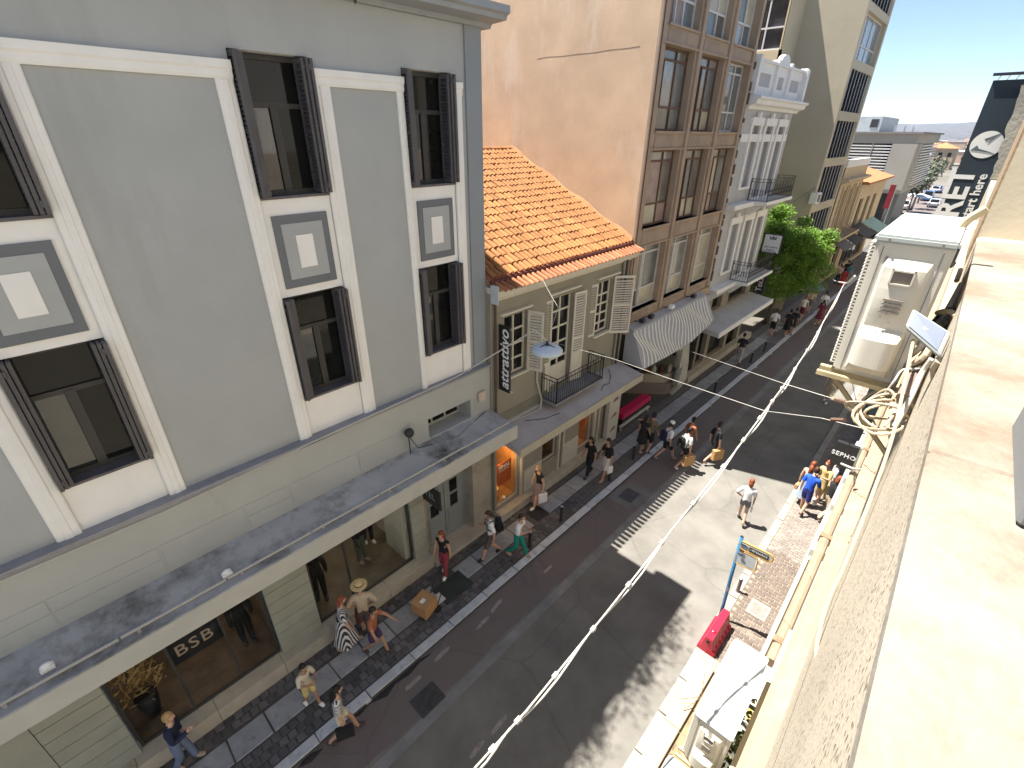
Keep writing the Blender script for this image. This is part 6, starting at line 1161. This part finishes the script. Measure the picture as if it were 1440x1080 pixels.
person('person in red dress in the far crowd by the black awning', (1190, 380), 1.7, 0, rdt, rdt, 'black', 0, dict(stride=.5), skirt=(.45, .26))
person('person in pink top in the far crowd beside the red dress', (1184, 374), 1.7, 20, tone('pink_top', (.5, .3, .34)), bk, 'brown', 0, dict(stride=.5))
person('person in teal top in the far crowd beside the red dress', (1197, 372), 1.7, -20, tone('teal_top', (.08, .26, .28)), gr, 'black', 0, dict(stride=.5))
person('person all in black in the far crowd behind the red dress', (1194, 368), 1.72, 0, bk, bk, 'black', 0, dict(stride=.5))
mk = tone('mannequin_black', (.02, .02, .022), .4); mkw = tone('mannequin_shirt', (.5, .48, .46))
person('mannequin in black jacket with white shirt front in the shop', None, 1.78, -110, bk, bk, None, 0, dict(stride=.1), sleeve=1, name='mannequin', cat='mannequin', xy=(-9.2, 2.75), z=.38)
person('slim mannequin with thin legs behind the wide shop glass', None, 1.75, -70, bk, tone('mannequin_green', (.10, .11, .09)), None, 0, dict(stride=.1), sleeve=.3, name='mannequin', cat='mannequin', xy=(-9.5, 4.1), z=.38)
person('black mannequin beside the cream partition in the shop', None, 1.75, -90, bk, bk, None, 0, dict(stride=.2), sleeve=1, name='mannequin', cat='mannequin', xy=(-10.0, 4.6), z=.38)
person('black mannequin at the right end of the BSB window', None, 1.75, -90, bk, bk, None, 0, dict(stride=.1), sleeve=1, name='mannequin', cat='mannequin', xy=(-9.3, 1.0), z=.38)
tmp = []
for i_, P in enumerate(PEOPLE):
    if P['shoes'][0] > .7 and i_ % 3 == 1: P['shoes'] = (.06, .05, .05)
    if P['shoes'][0] > .7 and i_ % 3 == 2: P['shoes'] = (.34, .26, .2)
    n, r, e = skeleton(P['pose']); keys = list(n); idx = {k: i for i, k in enumerate(keys)}
    me = bpy.data.meshes.new('skel'); me.from_pydata([n[k] for k in keys], [(idx[a], idx[b]) for a, b in e], [])
    o = bpy.data.objects.new('skel', me); COL.objects.link(o); sm = o.modifiers.new('skin', 'SKIN'); sm.use_smooth_shade = True; sm.branch_smoothing = .6
    for k in keys: v = me.skin_vertices[0].data[idx[k]]; v.radius = r[k]; v.use_root = (k == 'pelvis')
    ss = o.modifiers.new('sub', 'SUBSURF'); ss.levels = 1; ss.render_levels = 1
    tmp.append((o, n, e)); P['n'] = n
dg = bpy.context.evaluated_depsgraph_get()
for P, (o, n, e) in zip(PEOPLE, tmp):
    em = bpy.data.meshes.new_from_object(o.evaluated_get(dg))
    bmv = [v.co.copy() for v in em.vertices]; nrmv = [v.normal.copy() for v in em.vertices]; pol = [tuple(p.vertices) for p in em.polygons]
    def kind_of(c):
        best = None
        for a, b_ in e:
            A_, B_ = n[a], n[b_]; ab = B_ - A_; t = max(0, min(1, (c - A_).dot(ab) / ab.length_squared)); d = (c - (A_ + ab * t)).length
            if best is None or d < best[0]: best = (d, a, b_, t)
        return best
    sc = P['h'] / 1.72
    if P['xy']: x, y = P['xy']; zz = P['z']
    else: q = at_z(P['head'][0], P['head'][1], P['h'] - .10 + P['z']); x, y, zz = q.x, q.y, P['z']
    Mx = Matrix.Translation((x, y, zz)) @ Matrix.Rotation(math.radians(P['ang']), 4, 'Z') @ Matrix.Diagonal((sc, sc, sc, 1))
    t_ = thing(P['name'], P['label'], P['cat'], (x, y, zz), P['group'])
    skin = SK[P['skin']] if P['name'] == 'person' else mk
    cls = []
    for f in pol:
        c = sum((bmv[i] for i in f), Vector()) / len(f); d, a, b_, t = kind_of(c); k = None
        if b_.startswith('sh') or b_ in ('chest', 'nb') : k = 'top' if c.z < 1.43 else None
        elif b_ == 'waist': k = 'top' if t > .25 else 'bot'
        elif b_.startswith('el'): k = 'top' if t < P['sleeve'] * 1.6 else None
        elif b_.startswith('wr'): k = 'top' if P['sleeve'] >= 1 else None
        elif b_.startswith('hip') : k = 'bot'
        elif b_.startswith('knee'): k = 'bot' if t < P['leg'] * 2 else None
        elif b_.startswith('ankle'): k = 'bot' if P['leg'] > .5 and t < (P['leg'] - .5) * 2 - .1 else None
        elif b_.startswith('toe'): k = 'shoe' + b_[-1]
        cls.append(k)
    nk = n['neck']; hc = nk + Vector((0, .025, .105))
    mb = MB(); mb.v = [tuple(v) for v in bmv]; mb.f = list(pol); mb.m = [0] * len(pol)
    s0 = len(mb.v); mb.ball(hc, .074, .092, .115, 12, 9)
    for i in range(s0, len(mb.v)):                        # face: chin, brow, nose
        v = Vector(mb.v[i]); d = v - hc
        if d.z < 0: d.x *= 1 + d.z * 2.0; d.y += .012 * (-d.z / .11)
        if d.y > .07 and abs(d.x) < .03 and -.035 < d.z < .02: d.y += .022
        mb.v[i] = tuple(hc + d)
    for sg in (-1, 1): mb.ball(hc + Vector((sg * .076, -.005, -.005)), .012, .02, .03, 6, 4)
    for L, sg in (('L', -1), ('R', 1)):                    # hands: five fingers each
        w_, p_ = n['wr' + L], n['pa' + L]; d = (p_ - w_).normalized(); side = d.cross(Vector((0, 1, .2))).normalized() if abs(d.y) < .8 else Vector((1, 0, 0)); fwd = side.cross(d).normalized()
        for k, (off, ln) in enumerate(((-.026, .052), (-.009, .062), (.009, .058), (.025, .046))):
            a = p_ + fwd * off; mb.tube([a, a + d * ln * .55, a + d * ln + side * (-.02 * sg)], [.010, .009, .007], 4)
        a = w_ + d * .03 + fwd * .03; mb.tube([a, a + fwd * .02 + d * .025, a + fwd * .022 + d * .05], [.011, .010, .008], 4)
    me2 = mb.mesh('body', skin, smooth=True); link('body', me2, t_, Mx)
    def sub(kind, name, m, infl):
        fs_ = [f for f, k in zip(pol, cls) if k == kind]
        if not fs_: return
        used = sorted({i for f in fs_ for i in f}); rem = {i: j for j, i in enumerate(used)}
        b2 = MB(); b2.v = [tuple(bmv[i] + nrmv[i] * infl) for i in used]; b2.f = [tuple(rem[i] for i in f) for f in fs_]; b2.m = [0] * len(fs_)
        if m.name.startswith('cl_') or True: return link(name, b2.mesh(name, m, smooth=True), t_, Mx)
    sub('top', 'shirt', P['top'], .016)
    if P['skirt']:
        hem, rad = P['skirt']; b2 = MB(); nseg = 20; rows_ = 8; vs = []
        for j in range(rows_ + 1):
            t = j / rows_; zc = 1.06 + (hem - 1.06) * t; rr_ = .135 + (rad - .135) * t ** .8
            for i in range(nseg): a = 2 * PI * i / nseg; fold = 1 + .09 * t * math.sin(a * 5 + j * .2); vs.append((rr_ * 1.05 * fold * math.cos(a), rr_ * .95 * fold * math.sin(a), zc))
        b2.add(vs, [(j * nseg + i, j * nseg + (i + 1) % nseg, (j + 1) * nseg + (i + 1) % nseg, (j + 1) * nseg + i) for j in range(rows_) for i in range(nseg)]); link('skirt', b2.mesh('skirt', P['bottom'], smooth=True), t_, Mx)
    else: sub('bot', 'trousers' if P['leg'] > .7 else 'shorts', P['bottom'], .018)
    for L in 'LR': sub('shoe' + L, 'shoe', tone('shoe_%d' % int(P['shoes'][0] * 100), P['shoes']), .014)
    if P['hair']:
        b2 = MB(); b2.ball(hc + Vector((0, -.008, .012)), .083, .100, .122, 14, 10); keep = []
        for f in b2.f:
            c = sum((Vector(b2.v[i]) for i in f), Vector()) / len(f) - hc
            if not (c.y > .015 and c.z < .055) and c.z > -.075: keep.append(f)
        b2.f = keep; b2.m = [0] * len(keep)
        if P['hairlen'] >= 1: b2.ball(hc + Vector((0, -.075, -.07)), .075, .05, .11, 10, 7)
        if P['hairlen'] == 2: b2.tube([hc + Vector((0, -.06, 0)), hc + Vector((0, -.10, -.15)), hc + Vector((0, -.11, -.30)), hc + Vector((0, -.10, -.38))], [.06, .075, .065, .03], 8)
        link('hair', b2.mesh('hair', HAIR[P['hair']], smooth=True), t_, Mx)
        mbe = MB()
        for sg in (-1, 1): mbe.ball(hc + Vector((sg * .028, .086, .012)), .010, .006, .007, 6, 4)
        mbe.box(hc.x - .022, hc.x + .022, hc.y + .083, hc.y + .092, hc.z - .052, hc.z - .046); link('eyes_and_mouth', mbe.mesh('eyes_and_mouth', HAIR['dark']), t_, Mx)
    if P['hat'] == 'straw': link('straw_hat', MB().lathe([(.19, .0), (.185, .012), (.098, .022), (.092, .09), (.06, .115), (0, .118)], hc + Vector((0, 0, .045)), 20).mesh('straw_hat', tone('straw', (.60, .46, .24)), smooth=False), t_, Mx); link('hat_band', MB().lathe([(.100, 0), (.098, .028)], hc + Vector((0, 0, .066)), 20, cap=False).mesh('hat_band', bk), t_, Mx)
    if P['hat'] == 'cap': link('cap', MB().lathe([(.092, 0), (.09, .05), (.06, .085), (0, .095)], hc + Vector((0, 0, .04)), 14).prism([(-.06, .07), (.06, .07), (.05, .17), (-.05, .17)], 'z', hc.z + .04, hc.z + .052).mesh('cap', wt, smooth=False), t_, Mx)
    P['M'] = Mx; bpy.data.objects.remove(o)
def who(s): return next(P for P in PEOPLE if s in P['label'])
def backpack(P, m, lab):
    M = P['M']; t = thing('backpack', lab, 'backpack', M @ Vector((0, -.2, 1.1)))
    MB().box(-.15, .15, -.30, -.135, .98, 1.40).xf(M).build('pack', m, t, bevel=.05, bseg=2); MB().box(-.11, .11, -.34, -.30, 1.0, 1.2).xf(M).build('pocket', m, t, bevel=.02)
    for sg in (-1, 1): MB().tube([(sg * .10, -.14, 1.39), (sg * .11, -.02, 1.475), (sg * .11, .135, 1.36), (sg * .12, .14, 1.2), (sg * .15, -.12, 1.02)], .016, 5).xf(M).build('strap', m, t)
def carry(P, L, m, lab, w=.3, h=.38, d=.13, name='paper_bag', cat='bag'):
    M = P['M']; p = P['n']['pa' + L]; t = thing(name, lab, cat, M @ p)
    MB().box(p.x - d / 2, p.x + d / 2, p.y - w / 2, p.y + w / 2, p.z - .12 - h, p.z - .12).xf(M).build('bag', m, t, bevel=.006)
    MB().tube([(p.x, p.y - w * .3, p.z - .12), (p.x, p.y - .04, p.z - .015), (p.x, p.y + .04, p.z - .015), (p.x, p.y + w * .3, p.z - .12)], .006, 4).xf(M).build('handle', m, t)
kraft = tone('kraft', (.42, .24, .10)); tan = tone('tan_leather', (.5, .28, .12))
backpack(who('brown shorts with a black'), bk, 'black backpack worn over a white tee by the grey door'); backpack(who('white cap'), nv, 'navy backpack worn by the youth in white cap'); backpack(who('youth in white tee with a black'), bk, 'black backpack worn by the youth with the paper bag')
carry(who('youth in white tee with a black'), 'R', kraft, 'large brown paper bag held by the youth with a black backpack', .42, .42, .16); carry(who('large paper bag'), 'R', kraft, 'large brown paper bag held by the man in black tee', .42, .42, .16)
carry(who('mauve skirt'), 'L', wt, 'white tote bag on the arm of the woman in mauve skirt', .3, .36, .08, 'tote_bag'); carry(who('small white bag'), 'L', wt, 'small white bag held by the man in white shorts', .2, .26, .08, 'shopping_bag')
carry(who('stepping off'), 'R', bk, 'dark bag held by the woman in striped tee', .34, .3, .12, 'handbag'); carry(who('pale skirt with tan'), 'L', tan, 'tan bag of the woman in pale skirt', .24, .2, .1, 'handbag'); carry(who('grey shorts on the sunlit'), 'R', wt, 'clear water bottle held by the woman on the sunlit road', .06, .2, .06, 'water_bottle', 'bottle'); carry(who('straw hat'), 'L', tone('brown_bag', (.10, .03, .02)), 'dark brown bag held by the person in straw hat', .3, .32, .1, 'handbag')
# parasol in the far crowd
q = who('blue parasol')['M'].translation; ps = thing('parasol', 'small blue parasol held over the far walkers', 'parasol', q); MB().lathe([(.62, 0), (.5, .16), (.25, .29), (0, .33)], q + Vector((0, 0, 1.75)), 10, cap=False).build('canopy', tone('parasol_blue', (.12, .19, .32)), ps); MB().tube([q + Vector((.0, 0, .95)), q + Vector((0, 0, 2.08))], .012, 5).build('shaft', M_steel, ps)
# cardboard box on a hand trolley
tl = thing('hand_trolley', 'black folding hand trolley on the dark setts', 'trolley', (-7.2, 4.5, 0)); b = MB(); b.box(-7.45, -6.98, 4.25, 4.75, .10, .13); b.tube([(-7.40, 4.75, .12), (-7.40, 5.05, .75), (-7.05, 5.05, .75), (-7.05, 4.75, .12)], .014, 6); b.build('frame', M_black, tl)
for x_ in (-7.47, -6.97): MB().lathe([(.03, -.02), (.095, -.02), (.095, .02), (.03, .02)], (0, 0, 0), 12).xf(Matrix.Translation((x_, 4.72, .095)) @ Matrix.Rotation(PI / 2, 4, 'Y')).build('wheel', M_black, tl)
cbx = thing('cardboard_box', 'brown cardboard box with white label strapped on the hand trolley', 'box', (-7.2, 4.5, .14)); Mb = Matrix.Translation((-7.2, 4.47, .14)) @ Matrix.Rotation(.25, 4, 'Z'); MB().box(-.24, .24, -.24, .24, 0, .36).xf(Mb).build('carton', tone('cardboard', (.40, .22, .10)), cbx, bevel=.006); MB().box(-.05, .06, -.12, .02, .361, .364).xf(Mb).build('label', wt, cbx)
tag(MB().box(-7.42, -7.12, 4.85, 5.10, .013, .02).xf(Matrix.Identity(4)).build('paper_sheet', tone('paper_grey', (.5, .5, .52))), 'white sheet of paper on the pavement behind the cardboard box', 'paper')
# ================================================================== far cars, houses, hills
def car(x, y, ang, col, lab, sc=1.0, tall=0):
    M = Matrix.Translation((x, y, ZR)) @ Matrix.Rotation(ang, 4, 'Z') @ Matrix.Diagonal((sc, sc, sc, 1)); t = thing('parked_car', lab, 'car', (x, y, ZR), 'cars on the far street'); m = mat('paint_' + lab[:12], col, .3, .03, 2, 0, spec=.5, coat=.6)
    h = 1.0 + tall; low = [(-2.05, .28), (2.05, .28), (2.1, .6), (1.95, .82), (.95, .92), (-1.9, .95), (-2.1, .7)]; top = [(1.0, .9), (.35, 1.40 + tall), (-1.35, 1.42 + tall), (-1.9, .93)]
    MB().prism(low, 'x', -.85, .85).xf(M).build('body', m, t, bevel=.05, bseg=2); MB().prism(top, 'x', -.72, .72).xf(M).build('cabin', m, t, bevel=.05)
    for s_ in (-1, 1): MB().prism([(.86, .95), (.30, 1.32 + tall), (-1.25, 1.34 + tall), (-1.7, .97)], 'x', s_ * .715, s_ * .735).xf(M).build('side_glass', M_pane, t)
    MB().add([(-.62, 1.0, .95), (.62, 1.0, .95), (.58, .42, 1.36 + tall), (-.58, .42, 1.36 + tall)], [(0, 1, 2, 3)]).xf(M @ Matrix.Translation((0, .03, .02))).build('windscreen', M_pane, t); MB().add([(-.62, -1.93, .95), (.62, -1.93, .95), (.58, -1.40, 1.36 + tall), (-.58, -1.40, 1.36 + tall)], [(0, 1, 2, 3)]).xf(M @ Matrix.Translation((0, -.03, .02))).build('rear_window', M_pane, t)
    for s_ in (-1, 1):
        for y_ in (-1.3, 1.3):
            w = MB().lathe([(.18, -.1), (.31, -.1), (.32, 0), (.31, .1), (.18, .1)], (0, 0, 0), 14).xf(M @ Matrix.Translation((s_ * .78, y_, .32)) @ Matrix.Rotation(PI / 2, 4, 'Y')).build('wheel', M_black, t)
        MB().box(s_ * .45 - .14, s_ * .45 + .14, 2.03, 2.11, .58, .7).xf(M).build('headlight', M_nw, t); MB().box(s_ * .6 - .12, s_ * .6 + .12, -2.12, -2.06, .65, .8).xf(M).build('tail_light', mat('tail_red', (.4, .02, .02), .3), t)
for (px, py), c, l, tl_ in (((1303, 281), (.10, .2, .38), 'blue off-roader on the far street past the modern block', .35), ((1320, 268), (.06, .12, .3), 'dark blue car behind the blue off-roader', 0), ((1327, 262), (.55, .56, .58), 'silver car farthest along the far street', 0), ((1270, 293), (.62, .62, .62), 'white car beside the teal awning on the far street', .1), ((1255, 299), (.6, .6, .6), 'white car half hidden by the teal awning', .1), ((1313, 290), (.4, .42, .45), 'grey car facing the blue off-roader', 0)):
    q = at_z(px, py, 0); car(max(q.x, -11), min(q.y, 150), random.choice((0, .05, PI)), c, l, 1.0, tl_)
q = at_z(1290, 276, 2.4); um = thing('market_parasol', 'flat cream market parasol over pot plants on the far street', 'parasol', (q.x, q.y, 0)); MB().lathe([(1.9, 0), (1.8, .12), (.6, .42), (0, .5)], (q.x, q.y, 2.4), 8).build('canopy', M_nw, um); MB().tube([(q.x, q.y, ZR), (q.x, q.y, 2.7)], .05, 6).build('shaft', M_steel, um)
rng = random.Random(4)
wallc = [('cream', (.58, .48, .34)), ('white', (.66, .63, .57)), ('tan', (.46, .34, .22)), ('pinkish', (.52, .36, .27))]
for k in range(54):
    y = 165 + k * 17 + rng.uniform(-6, 6); x = -(.02 + .17 * ((k * .381966) % 1)) * y - 2; w = rng.uniform(8, 14); d = rng.uniform(9, 14); h = min(rng.uniform(4.5, 8.5), 10.2 if y < 700 else 9); cn, cc_ = wallc[k % 4]; rf = k % 3 == 0
    if y < 330 and -12.5 < x + w / 2 and x - w / 2 < -.5: x -= 14
    t = thing('far_house', 'small distant %s %s among the roofs below the hills' % (cn, 'house with orange roof' if rf else 'flat roofed house'), 'house', (x, y, -.25), 'distant houses below the hills')
    mw = mat('far_' + cn, cc_, .9, .08, .3, 0); MB().box(x - w / 2, x + w / 2, y - d / 2, y + d / 2, -.25, h).build('wall', mw, t)
    if rf: MB().add([(x - w / 2 - .4, y - d / 2 - .4, h), (x + w / 2 + .4, y - d / 2 - .4, h), (x + w / 2 + .4, y + d / 2 + .4, h), (x - w / 2 - .4, y + d / 2 + .4, h), (x, y - 1, h + 2), (x, y + 1, h + 2)], [(0, 1, 4), (1, 2, 5, 4), (2, 3, 5), (3, 0, 4, 5)]).build('roof', MATS['far_tile'], t)
    else: MB().box(x - w / 2 - .2, x + w / 2 + .2, y - d / 2 - .2, y + d / 2 + .2, h, h + .35).build('roof', M_nw, t)
    if y < 420:
        for i in range(3):
            for j in range(2):
                xx = x - w / 2 + w * (i + .5) / 3; zz = 1.2 + j * 3
                if zz + 1.6 < h: MB().box(xx - .6, xx + .6, y - d / 2 - .04, y - d / 2, zz, zz + 1.5).build('window', M_pane, t)
for k, (x, y, r_, h) in enumerate(((-9.6, 104, 1.6, 4.2), (-9.9, 112, 1.8, 4.6), (-10.2, 122, 2.0, 5), (-10.8, 136, 2.2, 5.2), (-11.5, 150, 2.2, 5.4))):
    t = thing('street_tree', ['first', 'second', 'third', 'fourth', 'fifth'][k] + ' grey green street tree past the modern block', 'tree', (x, y, ZR), 'trees along the far street'); MB().tube([(x, y, ZR), (x, y, h * .7)], [.16, .08], 6).build('trunk', M_bark, t); b = MB()
    for i in range(420):
        d = Vector((rng.gauss(0, 1), rng.gauss(0, 1), rng.gauss(0, 1))).normalized() * rng.uniform(.5, 1); p_ = Vector((x + d.x * r_ * rng.uniform(.7, 1.05), y + d.y * r_, h + d.z * r_ * .9)); u = Vector((rng.gauss(0, 1), rng.gauss(0, 1), rng.gauss(0, 1))).normalized(); w_ = u.orthogonal(); s_ = rng.uniform(.12, .28); b.add([p_ - u * s_, p_ + w_ * s_ * .6, p_ + u * s_, p_ - w_ * s_ * .6], [(0, 1, 2, 3)])
    b.build('crown', mat('far_leaf', (.09, .10, .065), .7, .3, 1, 0), t)
hl = MB(); nx, ny = 90, 14; vs = []
for j in range(ny + 1):
    for i in range(nx + 1):
        x = -2600 + i * 40; y = 1500 + j * 190; rise = (j / ny) ** 1.4; ridge = 105 + 30 * noise.noise(Vector((x * .0012, 3, 0))) + 9 * noise.noise(Vector((x * .006, 9, 0))) + .026 * x * 1.2
        vs.append((x, y, -.3 + max(0, ridge) * rise * (1 + .12 * noise.noise(Vector((x * .004, y * .004, 1))))))
hl.add(vs, [(j * (nx + 1) + i, j * (nx + 1) + i + 1, (j + 1) * (nx + 1) + i + 1, (j + 1) * (nx + 1) + i) for j in range(ny) for i in range(nx)])
hl.build('hills', mat('hill_scrub', (.07, .068, .07), .95, .2, .004, 0, stain=(.20, .19, .185), stamt=.50, stscale=.035), smooth=True, kind='structure')
hz = MB().box(-3200, 2000, -600, 4600, -2, 185).build('haze', None or bpy.data.materials.new('haze_air'), kind='stuff')
hm = hz.data.materials[0]; hm.use_nodes = True; nt = hm.node_tree; nt.nodes.clear(); vo = nt.nodes.new('ShaderNodeVolumePrincipled'); vo.inputs['Color'].default_value = (.62, .74, .92, 1); vo.inputs['Density'].default_value = .00010; vo.inputs['Anisotropy'].default_value = .2; ou = nt.nodes.new('ShaderNodeOutputMaterial'); nt.links.new(vo.outputs[0], ou.inputs['Volume'])
